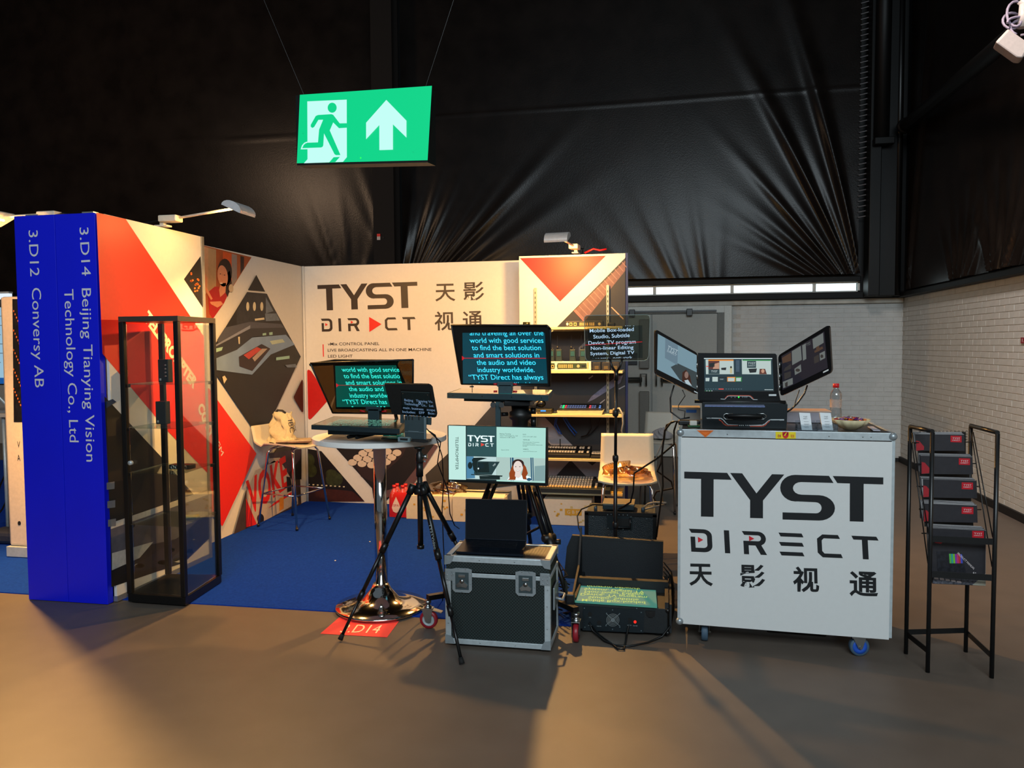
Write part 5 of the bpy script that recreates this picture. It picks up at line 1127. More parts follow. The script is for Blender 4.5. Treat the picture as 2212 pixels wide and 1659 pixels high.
def wing(q, lab, ui, yo, yi, left):
    c = frame_pts(c4, q)   # outer top, inner top, inner bottom, outer bottom
    P4 = [px(*c[0], Y=yo), px(*c[1], Y=yi), px(*c[2], Y=yi), px(*c[3], Y=yo)]
    nrm = (P4[1]-P4[0]).cross(P4[3]-P4[0]).normalized()
    if nrm.dot(CAM-P4[0]) < 0: nrm = -nrm
    P4[2] = P4[1]+(P4[3]-P4[0])*((P4[2]-P4[1]).length/(P4[3]-P4[0]).length)
    def rc(Q, e, n=5, r=.12):
        out = []
        for i in range(4):
            a, b, d = Q[i], Q[i-1], Q[(i+1) % 4]
            for k in range(n+1):
                s = k/n; rr = .02
                u = (b-a).normalized(); v = (d-a).normalized(); out.append(a+u*rr*(1-s)**2+v*rr*s**2)
        return [x+nrm*e for x in out]
    mb = MB(); mb.prism(rc(P4, 0), -nrm*.018); w_ = mb.build('side_screen', M('bezel_black'), t)
    mb = MB(); ctr = sum(P4, V())/4; mb.prism([x*.8+ctr*.2 for x in rc(P4, -.019)], -nrm*.012); mb.build('back_bulge', blk, w_)
    pl = Plane(P4[3], P4[2]-P4[3], P4[0]-P4[3]) if left else Plane(P4[2], P4[3]-P4[2], P4[1]-P4[2])
    p = Print(pl, e0=.001); p.crop(*c4); ui(p); p.build('display', w_); return w_
def uiL(p):
    p.poly([(158, 212), (590, 450), (592, 828), (150, 605)], E('pale_screen', '8fb2c2', .62)); p.poly([(240, 258), (380, 335), (375, 560), (236, 480)], E('pale_slate', '7b97a8', .62), 2)
    p.text('TYST', (255, 385), (365, 440), 48, E('pale_white', 'c6dbe4', .7), 3); p.text('DIRECT', (258, 408), (362, 460), 20, M('pale_white'), 3)
    p.poly([(300, 580), (380, 540), (590, 640), (592, 828), (400, 720)], E('pale_dim', '4c5a5e', .5), 2); p.poly([(430, 640), (470, 610), (515, 680), (535, 790), (425, 740)], E('wing_hair', '5e3424', .4), 3); p.ell((474, 668), 22, 38, E('wing_skin', 'b39184', .5), 4); p.poly([(450, 730), (490, 720), (535, 790), (470, 765)], M('pale_white'), 4)
    p.poly([(560, 842), (600, 862), (600, 874), (560, 856)], M('label_silver'), 2)
def uiR(p):
    p.poly([(1535, 460), (2010, 185), (2050, 590), (1548, 835)], E('dim_screen', '2c2b38', .45)); w_ = E('dim_tile', '8a9290', .5); w2 = E('dim_tile2', '4a4644', .45)
    p.poly([(1650, 405), (1750, 345), (1762, 500), (1655, 560)], w_, 2); p.poly([(1765, 340), (1805, 318), (1812, 490), (1775, 510)], w_, 2); p.text('TYST', (1815, 350), (1868, 325), 30, w_, 3); p.poly([(1880, 270), (1998, 200), (2005, 310), (1890, 380)], w_, 2)
    p.poly([(1540, 480), (1640, 420), (1645, 510), (1548, 540)], E('dim_brown', '6a5040', .45), 2); p.poly([(1575, 590), (1640, 545), (1642, 600), (1560, 630)], w2, 2); p.poly([(1680, 600), (1750, 550), (1757, 630), (1685, 670)], w_, 2); p.ell((1717, 615), 25, 18, w2, 3)
    p.poly([(1565, 650), (1640, 625), (1640, 690), (1570, 720)], w2, 2); p.poly([(1550, 745), (1660, 700), (1662, 770), (1555, 815)], w_, 2); p.poly([(1575, 760), (1605, 740), (1605, 800), (1578, 800)], w2, 3)
    p.poly([(1900, 400), (1990, 350), (2000, 375), (1905, 425)], M('dim_brown'), 2); p.poly([(1920, 360), (1955, 340), (1962, 400), (1925, 415)], M('dim_brown'), 3); p.poly([(1895, 470), (1950, 440), (1955, 520), (1900, 545)], w2, 2); p.poly([(1958, 430), (2018, 400), (2022, 480), (1965, 510)], w_, 2); p.ell((1985, 460), 16, 20, w2, 3)
    p.poly([(1998, 632), (2058, 602), (2058, 620), (1998, 648)], M('label_silver'), 2)
wing([(134, 158), (604, 428), (600, 892), (136, 662)], '', uiL, YC-.12, YC, True)
wing([(2062, 108), (1495, 452), (1520, 908), (2092, 640)], '', uiR, YC-.16, YC, False)
mb = MB()
for x in (1505.5, 1684):
    for y in (790, 815, 838): mb.tube([px(x, y-8, Y=YC-.01), px(x, y+6, Y=YC-.01)], .004, 6)
mb.build('hinge', steel, sc_)
# cables of the computer
for lab, pp, yy in (('thick black cable looping from the left fold out screen', [(1456, 832), (1448, 860), (1449, 890), (1470, 905), (1490, 902)], 4.3), ('thin black cable hanging below the left fold out screen', [(1474, 842), (1480, 855), (1466, 875), (1465, 885), (1480, 888), (1478, 905)], 4.32), ('thick black cable looping from the right fold out screen', [(1744, 832), (1738, 850), (1722, 872), (1708, 885), (1700, 890)], 4.35), ('thin black cable hanging below the right fold out screen', [(1727, 842), (1720, 862), (1716, 878), (1706, 886), (1698, 892)], 4.33)):
    mb = MB(); mb.tube([px(x, y, Y=yy) for x, y in pp], .0045 if 'thick' in lab else .0025, 6); tag(mb.build('cable', blkm), lab, 'cable')
# circuit board, adapter and boxes at left end of counter top
t = thing('circuit_board', 'green circuit board with white plug left of the suitcase computer', 'electronics', px(1500, 922, Z=ZC))
a = px(1486, 922, Z=ZC); b = px(1514, 926, Z=ZC)
mb = MB(); mb.box((a.x, a.y-.0, ZC), (b.x, a.y+.08, ZC+.006)); mb.build('board', M('pcb_green', '14512c', .5, var=.3, vs=200), t)
mb = MB(); mb.box((a.x+.01, a.y+.01, ZC+.006), (b.x-.015, a.y+.05, ZC+.032), .004); mb.build('connector', M('plug_white', 'c2beb4', .5), t)
mb = MB(); a = px(1465, 905, Y=4.42); b = px(1512, 912, Y=4.42); mb.box((a.x, 4.38, ZC), (b.x, 4.45, ZC+.025), .006); tag(mb.build('power_adapter', blk), 'flat black power adapter behind the green circuit board', 'adapter')
t = thing('carton', 'pale carton with blue tape behind the left of the suitcase computer', 'box', px(1480, 900, Y=4.66))
a = px(1452, 880, Y=4.62); b = px(1513, 920, Y=4.62)
mb = MB(); mb.box((a.x, 4.62, ZC), (b.x, 4.76, a.z)); mb.build('body', M('carton_pale', 'a59c92', .7), t); mb = MB(); mb.box((a.x+.08, 4.618, a.z-.03), (a.x+.14, 4.62, a.z-.012)); mb.build('tape', M('blue_tape', '2c62a8', .5), t)
t = thing('carton', 'pale lidded carton behind the business card holders', 'box', px(1750, 905, Y=4.62))
a = px(1700, 888, Y=4.6); b = px(1790, 920, Y=4.6)
mb = MB(); mb.box((a.x, 4.6, ZC), (b.x+.01, 4.76, a.z-.004), .002); mb.build('body', M('carton_grey', '8c8890', .6), t); mb = MB(); mb.box((a.x-.004, 4.597, a.z-.006), (b.x+.014, 4.764, a.z+.003), .002); mb.build('lid', M('lid_peach', 'b69884', .5), t)
# card holders with cards
clear = glass('clear_plastic', 'f2f6f8', .18); cardm = M('card_white', 'c8ccce', .5, var=.01)
for x, lab in ((1742, 'clear holder with white business cards next to the suitcase computer'), (1787, 'clear holder with white business cards next to the candy bowl')):
    a = px(x-20, 931, Z=ZC); b = px(x+22, 931, Z=ZC); y = a.y
    t = thing('card_holder', lab, 'card holder', ((a.x+b.x)/2, y+.03, ZC), group=None)
    mb = MB(); mb.box((a.x, y, ZC), (b.x, y+.003, ZC+.034)).box((a.x, y+.06, ZC), (b.x, y+.063, ZC+.05)).box((a.x, y, ZC), (a.x+.003, y+.06, ZC+.034)).box((b.x-.003, y, ZC), (b.x, y+.06, ZC+.034)).box((a.x, y, ZC), (b.x, y+.06, ZC+.003)); mb.build('tray', clear, t)
    x0 = (a.x+b.x)/2; tt = thing('business_cards', ('stack of white business cards in the holder next to the computer', 'stack of white business cards in the holder next to the bowl')[x > 1760], 'cards', (x0, y+.02, ZC+.004))
    c0 = V((x0-.024, y+.012, ZC+.004)); q = [c0, c0+V((.052, 0, 0)), c0+V((.045, .03, .086)), c0+V((-.010, .03, .088))]
    mb = MB(); mb.prism(q, (0, .012, -.003)); mb.build('stack', cardm, tt)
    pl = Plane(c0, (1, 0, 0), (0, .03, .087)); p = Print(pl, e0=.0008); gi = M('card_ink', '63686c', .5)
    p.text('TYST', (.010, .066), (.030, .066), .008, gi, 1, uv=True); p.text('DIRECT', (.010, .058), (.030, .058), .005, gi, 1, uv=True)
    for z, a_, b_ in ((.044, .012, .036), (.032, .012, .038), (.028, .014, .034), (.018, .010, .034), (.012, .014, .036)): p.poly([(a_, z), (b_, z), (b_, z+.0012), (a_, z+.0012)], gi, 1, uv=True)
    p.build('print', tt)
# bottle
bp = px(1808, 900, Z=ZC); bp = px(1809, 912, Z=ZC)
t = thing('water_bottle', 'clear water bottle with red cap behind the candy bowl', 'bottle', (bp.x, bp.y+.05, ZC))
pet = glass('bottle_plastic', 'eef2f4', .22, .05)
by = bp.y+.05; hb = (px(1809, 838, Y=by).z-ZC)
rb = (px(1822, 870, Y=by).x-px(1796, 870, Y=by).x)/2
mb = MB(); mb.lathe([(rb*.8, .0), (rb, .008), (rb, hb*.25), (rb*.88, hb*.45), (rb*.94, hb*.6), (rb, hb*.75), (rb*.9, hb*.86), (rb*.45, hb*.97), (rb*.4, hb*1.02)], (bp.x, by, ZC), 24, cap=False); mb.build('bottle_body', pet, t)
mb = MB(); mb.lathe([(0, hb*1.01), (rb*.52, hb*1.01), (rb*.52, hb*1.13), (0, hb*1.13)], (bp.x, by, ZC), 20); mb.build('cap', M('cap_red', 'c01820', .4), t)
mb = MB(); mb.lathe([(rb*1.0, hb*.42), (rb*.97, hb*.55), (rb*1.0, hb*.66)], (bp.x, by, ZC), 24, cap=False); mb.build('bottle_label', M('label_film', 'c9b3a6', .4, alpha=.4), t)
# bowl and sweets
bc = px(1845, 931, Z=ZC)+V((0, .085, 0)); 
t = thing('candy_bowl', 'cream scalloped china bowl filled with wrapped sweets', 'bowl', bc)
sc = lambda a, h: 1+.045*cos(12*a)*min(1, h/.04)
rb_ = (px(1888, 910, Y=bc.y).x-px(1801, 910, Y=bc.y).x)/2
prof = [(.0, .0), (.035, 0), (.04, .004), (.05, .008), (rb_*.78, .026), (rb_*.98, .052), (rb_*.96, .054), (rb_*.74, .031), (.045, .014), (0, .012)]
mb = MB(); mb.lathe(prof, bc, 60, fn=sc, cap=False); mb.build('dish', M('china_cream', 'cdc09a', .2, coat=.4), t)
cols = [('sweet_orange', 'c4571a', 'orange'), ('sweet_purple', '5b2170', 'purple'), ('sweet_brown', '4a2a26', 'brown'), ('sweet_lilac', '8f6ea0', 'lilac'), ('sweet_gold', 'b98a3a', 'golden'), ('sweet_white', 'b8aca0', 'white'), ('sweet_red', '8e2230', 'red')]
placed = []
for i in range(46):
    for _ in range(40):
        r = rb_*.74*sqrt(random.random()); a = random.random()*2*pi; x, y = bc.x+r*cos(a), bc.y+r*sin(a)
        lay_ = len([1 for q in placed if (q[0]-x)**2+(q[1]-y)**2 < .018**2])
        if lay_ < 2: break
    z = ZC+.036+.020*(1-r/rb_)+.008*lay_; placed.append((x, y)); c = cols[(i*3+int(a*2)) % 7]
    m_ = Matrix.Translation((x, y, z)) @ Matrix.Rotation(random.random()*3, 4, 'Z') @ Matrix.Rotation(random.uniform(-.4, .4), 4, 'Y')
    mb = MB(); mb.cbox((0, 0, 0), (.024, .014, .011), .004, M4=m_)
    for s1 in (-1, 1): mb.prism([m_ @ V((s1*.011, -.002, 0)), m_ @ V((s1*.018, -.007, .002)), m_ @ V((s1*.018, .007, -.002)), m_ @ V((s1*.011, .002, 0))], m_.to_3x3() @ V((0, 0, .002)))
    o = mb.build('wrapped_sweet', M(c[0], c[1], .25, .3)); tag(o, c[2]+' foil wrapped sweet piled in the cream bowl', 'sweet', c[2]+' sweets in the candy bowl')
# papers on counter right
a = px(1880, 925, Z=ZC+.003); b = px(1900, 938, Z=ZC+.003)
mb = MB(); mb.prism([px(1874, 922, Z=ZC+.001), px(1886, 922, Z=ZC+.001), px(1902, 931, Z=ZC+.001), px(1886, 931, Z=ZC+.001)], (0, 0, .003)); tag(mb.build('paper_slip', M('paper_lilac', 'a8a8b2', .6)), 'pale paper slip right of the candy bowl', 'paper')
# cables hanging from left rear of the counter
for lab, pp, r_ in (('black cable looping down from the counter to the white chair', [(1498, 898), (1470, 905), (1440, 918), (1432, 960), (1428, 1000), (1420, 1018), (1450, 1040), (1454, 1055), (1418, 1062), (1412, 1075), (1420, 1090)], .006),
                    ('long black cable crossing the white chair to the rear case', [(1496, 905), (1462, 912), (1456, 930), (1456, 960), (1420, 990), (1370, 1022), (1368, 1060), (1362, 1085), (1340, 1098), (1304, 1103), (1292, 1150)], .006),
                    ('pale grey cable hanging beside the counter', [(1440, 925), (1430, 960), (1418, 985), (1416, 1020), (1425, 1050), (1434, 1090)], .005),
                    ('black cable dropping from counter to floor behind the prompter lid', [(1490, 902), (1450, 912), (1436, 930), (1430, 980), (1432, 1050), (1424, 1110), (1418, 1160)], .006)):
    mb = MB(); n = len(pp); mb.tube([px(x, y, Y=4.75+.05*k+(0 if 'grey' not in lab else .1)) for k, (x, y) in enumerate(pp)], r_, 6); tag(mb.build('cable', M('cable_grey', '8a8880', .5) if 'grey' in lab else blkm), lab, 'cable')
# ================================================================ conference teleprompter box on the floor
c9 = (1180, 1060, 300/1382)
t = thing('prompter_case', 'open black road case with mirrored green text screen and fan panel', 'case', (-.22, 4.5, 0))
pbm = M('case_vinyl', '0f1518', .55, bump=.3, bs=400)
mb = MB(); mb.box((-.485, 4.25, .022), (.035, 4.72, .165), .004); bd = mb.build('case_body', pbm, t)
# front steel face plate and hardware
p4 = ppts(frame_pts(c9, [(365, 1150), (975, 1190), (968, 1415), (360, 1390)]), Y=4.246)
mb = MB(); mb.prism(p4, (0, .006, 0)); fp = mb.build('face_plate', M('face_slate', '172126', .4, .3), bd)
p = Print(Plane((-.5, 4.246, 0), (1, 0, 0)), e0=.001); p.crop(*c9); dk_ = M('dark_hole', '060808', .5)
fx, fy = 663, 1286; wire_ = M('fan_wire', '8d9a9e', .3, .8)
p.ell((fx, fy), 66, 66, dk_)
for r_ in (64, 50, 36, 22):
    for k in range(28):
        a0, a1 = 2*pi*k/28, 2*pi*(k+1)/28
        p.poly([(fx+r_*cos(a0), fy+r_*sin(a0)), (fx+r_*cos(a1), fy+r_*sin(a1)), (fx+(r_-6)*cos(a1), fy+(r_-6)*sin(a1)), (fx+(r_-6)*cos(a0), fy+(r_-6)*sin(a0))], wire_, 2)
line(p, [(fx-70, fy+50), (fx+70, fy-65)], 6, wire_, 3); line(p, [(fx-65, fy-65), (fx+70, fy+60)], 6, wire_, 3); p.ell((fx, fy), 18, 18, wire_, 4)
for x, y in ((436, 1228), (526, 1312)): p.ell((x, y), 22, 22, dk_, 1); 
for x, y in ((380, 1168), (660, 1185), (900, 1170), (945, 1210), (945, 1393), (660, 1378), (385, 1357), (600, 1218), (730, 1222), (595, 1342), (732, 1356)): p.ell((x, y), 6, 6, M('slot_grey'), 2, n=8)
p.poly([(815, 1265), (855, 1270), (855, 1325), (815, 1320)], dk_, 1); p.ell((884, 1304), 14, 15, M('switch_glow', 'ff2418', emit=1.5), 2); p.poly([(862, 1285), (905, 1288), (905, 1325), (862, 1322)], dk_, 1)
wl = M('tiny_white', '9aa4a6', .5)
for s_, a, b, y in (('SDI', 426, 446, 1262), ('HDMI', 418, 452, 1342), ('VGA IN', 503, 546, 1350), ('DC 12V', 808, 850, 1340), ('POWER', 865, 908, 1346)): p.text(s_, (a, y), (b, y+1), 8, wl, 3)
p.build('fittings', bd)
mb = MB(); q = ppts(frame_pts(c9, [(990, 1195), (1085, 1200), (1080, 1250), (1000, 1245)]), Y=4.243); mb.prism(q, (0, .006, 0)); q = ppts(frame_pts(c9, [(1015, 1215), (1062, 1218), (1062, 1262), (1015, 1258)]), Y=4.238); mb.prism(q, (0, .006, 0)); mb.build('latch', blkm, bd)
for X in (-.485, .035):
    for z in (.03, .155): mb = MB(); mb.sphere((X, 4.252, z), .014, 10); mb.build('corner_cap', blkm, bd)
sq = [px(*q, Z=.185) for q in frame_pts(c9, [(275, 940), (1090, 990), (1103, 1147), (245, 1090)])]
mb = MB(); mb.prism([q+V((0, 0, -.012)) for q in sq], (0, 0, .012)); s_o = mb.build('screen', M('green_page', '4c9484', emit=.72), t)
pl = Plane(sq[3]+V((0, 0, 0)), (1, 0, 0), (0, 1, 0)); p = Print(pl, e0=.0006); p.crop(*c9); ye = M('yellow_text', 'c9dc6e', emit=.85)
cut = pl.uv(*frame_pts(c9, [(650, 960)])[0]); cb = pl.uv(*frame_pts(c9, [(650, 1118)])[0])
for s_, a, b, y0, y1 in (('program network', 410, 940, 938, 965), ('System, Digital TV', 382, 975, 968, 1000), ('Non-linear Editing', 385, 970, 996, 1024), ('Device, TV program', 345, 1003, 1020, 1052), ('Studio, Subtitle', 420, 920, 1052, 1078), ('Mobile Box-loaded', 358, 985, 1078, 1106)): p.text(s_, (a, y0), (b, y1), -23, ye, 1, bold=.006, clip=[((0, cut[1]+.03), (0, 1))] if s_.startswith('program') else None)
p.build('mirrored_text', s_o)
mb = MB(); ym = sq[0].y+.0
mb.box((-.49, 4.25, .165), (-.47, 4.75, .20)).box((.02, 4.25, .165), (.04, 4.75, .20)).box((-.49, ym+.005, .165), (.04, ym+.05, .23)); mb.build('rim', pbm, t)
lq = ppts(frame_pts(c9, [(255, 445), (1165, 508), (1158, 920), (175, 870), (205, 560)]), Y=4.76)
mb = MB(); mb.prism(lq, (0, .035, .0)); ld = mb.build('lid', pbm, t)
mb = MB(); li = ppts(frame_pts(c9, [(330, 478), (1140, 530), (1135, 905), (300, 860)]), Y=4.756); mb.prism(li, (0, .004, 0)); mb.build('lid_lining', M('lid_lining', '10161b', .6, bump=.2, bs=300), ld)
p = Print(Plane(li[3]+V((0, -.0005, 0)), (1, 0, 0)), e0=.0008); p.crop(*c9); p.text('TYSTVideo', (330, 893), (525, 903), 18, M('lid_text', '39454a', .5)); p.build('lettering', ld)
lz = (px(1225, 1190, Y=4.76), px(1218, 1250, Y=4.76), px(1224, 1330, Y=4.3), px(1233, 1302, Y=4.25))
mb = MB(); mb.prism([V((-.50, 4.76, .48)), V((-.50, 4.76, .03)), V((-.50, 4.25, .03)), V((-.50, 4.25, .19)), V((-.50, 4.62, .28))], (.012, 0, 0)); mb.build('side_cheek', pbm, t)
mb = MB(); mb.prism([V((.045, 4.76, .22)), V((.045, 4.76, .03)), V((.045, 4.25, .03)), V((.045, 4.25, .19)), V((.045, 4.66, .2))], (.012, 0, 0)); mb.build('side_cheek', pbm, t)
for X in (-.44, -.02): 
    for y in (4.3, 4.66): mb = MB(); mb.lathe([(0, 0), (.02, 0), (.02, .024), (0, .024)], (X, y, 0), 10); mb.build('foot', rubber, t)
# power cables at the front of the prompter case
for lab, pp in (('black cable curving over the floor from the prompter case sockets', [(1273, 1345), (1280, 1362), (1305, 1385), (1330, 1394), (1360, 1396), (1400, 1388), (1430, 1375), (1448, 1352)]), ('black cable dropping from the prompter case power socket', [(1358, 1352), (1354, 1370), (1352, 1385), (1348, 1402), (1335, 1402), (1318, 1388), (1295, 1372), (1278, 1352)])):
    yy = [4.235]+[None]*(len(pp)-2)+[4.235]
    P_ = []
    for k, (x, y) in enumerate(pp):
        g = px(x, y, Z=.008); P_.append(px(x, y, Y=4.235) if g.y > 4.235 else g)
    mb = MB(); mb.tube(P_, .0055, 6); tag(mb.build('cable', blkm), lab, 'cable')
# ---- glass prompter stand
c1 = (1100, 500, 380/1970)
ps = V((-.262, 4.9, 0))
PY = 4.90
t = thing('glass_prompter', 'clear speech glass with glowing text on a black pole', 'teleprompter', (-.26, PY, 0))
pole = [px(1329, 1175, Y=PY), px(1331, 812, Y=PY)]
mb = MB(); mb.tube([V((pole[0].x, PY, .02)), V((pole[0].x, PY, .46)), px(1329.5, 990, Y=PY)], .0125, 10).tube([px(1329.5, 990, Y=PY), pole[1]], .0095, 10); mb.build('pole', blkm, t)
mb = MB()
for y in (990, 1134, 892): c = px(1329.5, y, Y=PY); mb.lathe([(0, -.022), (.014, -.022), (.019, -.012), (.019, .012), (.014, .022), (0, .022)], c, 14)
mb.build('collar', blk, t)
mb = MB(); mb.lathe([(0, 0), (.12, 0), (.12, .01), (.02, .02), (0, .02)], (pole[0].x, PY, .008), 20); mb.build('base', blkm, t)
mb = MB(); cA = px(1331, 800, Y=PY); 
for x in (1317, 1344): mb.tube([px(1331, 806, Y=PY), px(x+ (4 if x < 1331 else -4), 790, Y=PY), px(x, 775, Y=PY)], .0075, 8); mb.sphere(px(x, 774, Y=PY), .013, 10)
mb.tube([px(1331, 822, Y=PY), cA], .014, 10); mb.build('clamp_fork', blkm, t)
gy = tilt(None, PY, px(1331, 780, Y=PY).z, PY-.08, px(1331, 682, Y=PY-.08).z)
gl_c = frame_pts(c1, [(840, 985), (848, 955), (870, 940), (1545, 932), (1568, 945), (1577, 975), (1562, 1395), (1545, 1432), (1510, 1447), (890, 1452), (865, 1440), (852, 1405)])
gg = [gy.hit(*q) for q in gl_c]
mb = MB(); mb.prism(gg, gy.n*-.005); gq = mb.build('glass_plate', glass('speech_glass', 'd4d8cc', .12, dark=.92), t)
mb = MB()
for i in range(len(gg)): mb.tube([gg[i], gg[(i+1) % len(gg)]], .0017, 5)
mb.build('glass_edge', M('edge_light', '9db0ae', .2, .3), gq)
p = Print(gy, e0=.002); p.crop(*c1)
p.poly([(875, 1080), (1490, 1050), (1495, 1415), (905, 1432)], glass('reflection_tint', 'c4d8de', .05, dark=.8)); g4_ = glow_text('p4')  # screen reflection painted on the plate as a tint under glowing text
for s_, a, b, y0, y1, h in (('Mobile Box-loaded', 902, 1395, 1130, 1112, 40), ('Studio, Subtitle', 943, 1350, 1198, 1180, 42), ('Device, TV program', 888, 1418, 1268, 1252, 42), ('Non-linear Editing', 915, 1392, 1325, 1312, 38), ('System, Digital TV', 910, 1402, 1384, 1370, 36)): p.text(s_, (a, y0), (b, y1), h, g4_, 2, bold=.008)
cutp = gy.uv(*frame_pts(c1, [(1150, 1418)])[0]); p.text('program network', (932, 1440), (1380, 1425), 34, g4_, 2, clip=[((0, cutp[1]), (0, -1))])
p.poly([(850, 1268), (1490, 1231), (1490, 1237), (850, 1273)], redl, 3)
for x in (1305, 1330, 1352, 1395): p.ell((x, 1055), 4, 4, g4_, 2, n=6)
p.build('reflection_print', gq)
# ---- rear black rack case
t = thing('rack_case', 'small black case with recessed handle behind the prompter lid', 'case', (-.27, 5.25, 0))
mb = MB(); mb.box((-.50, 5.1, .02), (-.035, 5.42, .50), .008); bd = mb.build('body', M('case_grain', '162024', .45, bump=.6, bs=160), t)
mb = MB()
for x0, x1 in ((-.505, -.48), (-.055, -.03)): mb.box((x0, 5.09, .02), (x1, 5.10, .50))
mb.box((-.505, 5.09, .485), (-.03, 5.10, .51)); mb.build('edge_trim', blkm, t)
hq = ppts(frame_pts(c9, [(605, 245), (858, 250), (858, 390), (605, 380)]), Y=5.098); mb = MB(); mb.prism(hq, (0, -.006, 0)); o = mb.build('handle_dish', M('handle_dish', '1a2428', .4, .3), t)
mb = MB(); hq = ppts(frame_pts(c9, [(700, 275), (835, 278), (835, 355), (700, 350)]), Y=5.09); mb.prism(hq, (0, -.003, 0)); mb.build('handle_recess', M('dark_hole', '060808', .5), o)
mb = MB(); hh_ = ppts(frame_pts(c9, [(700, 268), (700, 365), (835, 370), (835, 270)]), Y=5.07); mb.tube(hh_, .006, 6); mb.build('handle', blkm, o)
mb = MB(); 
for x, y in ((465, 258), (1000, 282), (610, 240), (645, 236), (725, 240), (765, 242), (808, 244), (843, 262), (615, 375), (765, 385), (842, 318)): mb.sphere(px(1180+x*.2171, 1060+y*.2171, Y=5.088), .0045, 6)
mb.build('rivet', M('slot_grey'), t)
mb = MB()
for x in (490, 962): mb.lathe([(0, 0), (.012, 0), (.012, .035), (0, .035)], (px(1180+x*.2171, 1100, Y=5.16).x, 5.16, .50), 10)
mb.build('antenna_knob', M('knob_blue', '3c4c58', .4, .4), t)
a = px(1303, 1085, Y=5.2); b = px(1370, 1104, Y=5.2)
t = thing('converter_box', 'flat grey converter box on top of the small rear case', 'converter', ((a.x+b.x)/2, 5.25, .51))
mb = MB(); mb.box((a.x, 5.15, .512), (b.x, 5.33, a.z-.005), .003); mb.build('body', M('box_slate', '222f34', .4, .3), t); mb = MB(); mb.box((a.x-.002, 5.148, a.z-.005), (b.x+.002, 5.332, a.z+.003), .002); mb.build('lid', M('lid_tan', '6a6048', .5), t)
mb = MB(); mb.tube([px(1303, 1091, Y=5.2), px(1280, 1090, Y=5.1), px(1256, 1100, Y=5.0), px(1247, 1115, Y=4.98), px(1250, 1140, Y=4.95), px(1258, 1160, Y=4.9)], .005, 6); tag(mb.build('cable', blkm), 'black cable arching left from the converter box to the prompter lid', 'cable')
mb = MB(); mb.tube([px(1388, 1098, Y=5.2), px(1400, 1088, Y=5.2), px(1415, 1085, Y=5.1), px(1440, 1086, Y=5.0), px(1436, 1090, Y=5.05), px(1400, 1098, Y=5.15), px(1388, 1102, Y=5.2)], .006, 6); tag(mb.build('cable', M('cable_grey')), 'pale coiled cable end on the rear case by the counter', 'cable')
mb = MB()
random.seed(3)
for i in range(9):
    x0 = 1200+random.random()*30; mb.tube([px(x0, 1215+i*14, Y=4.5), px(x0+10, 1230+i*13, Y=4.45), px(x0-8, 1240+i*12, Y=4.5), px(x0+14, 1252+i*11, Y=4.55)], .0045, 5)
tag(mb.build('cable_tangle', blkm), 'tangle of black cables between the flight case and the prompter case', 'cables')['kind'] = 'stuff'
mb = MB()
for i in range(6): mb.tube([px(1434, 1215+i*10, Y=4.8), px(1450, 1235+i*10, Y=4.7), px(1456, 1270+i*9, Y=4.6), px(1448, 1330+i*5, Y=4.45)], .005, 5)
tag(mb.build('cable_tangle', blkm), 'bundle of black cables between the prompter case and the counter', 'cables')['kind'] = 'stuff'
# ================================================================ brochure rack
t = thing('brochure_rack', 'black steel brochure rack at the right', 'rack', (1.42, 4.15, 0))
FL, FR, BL, BR = V((1.288, 4.027, 0)), V((1.568, 4.012, 0)), V((1.254, 4.252, 0)), V((1.567, 4.332, 0))
rm = M('rack_black', '131415', .35); ZR = 1.19
for q in (FL, FR, BL, BR): mb = MB(); mb.tube([q, q+V((0, 0, ZR-.005))], .0105, 10); mb.build('post', rm, t)
for a, b in ((BL, FL), (BR, FR)): mb = MB(); mb.tube([a+V((0, 0, ZR)), b+V((0, 0, ZR))], .0105, 10); mb.build('top_rail', rm, t)
for a, b, z in ((BL, FL, .09), (BR, FR, .09), (BL, BR, .10)):
    mb = MB(); mb.prism([a+V((0, 0, z)), b+V((0, 0, z)), b+V((0, 0, z+.028)), a+V((0, 0, z+.028))], (.004, .002, 0)); mb.build('stretcher', rm, t)
for z in (.475, .65):
    mb = MB(); mb.prism([FL+V((0, -.0, z)), FR+V((0, 0, z)), FR+V((0, 0, z+.03)), FL+V((0, 0, z+.03))], (0, -.004, 0)); mb.build('front_bar', rm, t)
cr_ = (1920, 880, 292/807)
# sloping side wires and pocket rods
for a, b, c_, d in ((BL, FL, .0, 0), (BR, FR, 0, 0)):
    for s1 in (.02, .10):
        mb = MB(); mb.tube([a*(1-s1)+b*s1+V((0, 0, 1.16)), a*.08+b*.92+V((0, 0, .50+s1*1.8))], .003, 6); mb.build('side_wire', rm, t)
mesh_m = M('perforated_black', '141414', .5, var=.6, vs=260)
levels = [(1.06, .12, 160, 453, 165), (.955, .24, 190, 500, 290), (.845, .36, 200, 522, 432), (.735, .48, 205, 525, 575), (.62, .62, 0, 0, 0)]
for i, (z, f_, *_r) in enumerate(levels):
    a = BL*(1-f_)+FL*f_; b = BR*(1-f_)+FR*f_; fy_ = f_+.12
    mb = MB(); mb.tube([a+V((0, 0, z+.05)), b+V((0, 0, z+.05))], .003, 6); mb.build('pocket_rod', rm, t)
    mb = MB(); mb.prism([a+V((.03, .01, z-.04)), b+V((-.03, .01, z-.04)), b+V((-.03, .02, z+.10 if i == 0 else z+.045)), a+V((.03, .02, z+.10 if i == 0 else z+.045))], (0, .002, 0)); mb.build('pocket_mesh', mesh_m, t)
mb = MB()
a = BL*.92+FL*.08; b = BR*.92+FR*.08
nx, nz = 26, 4
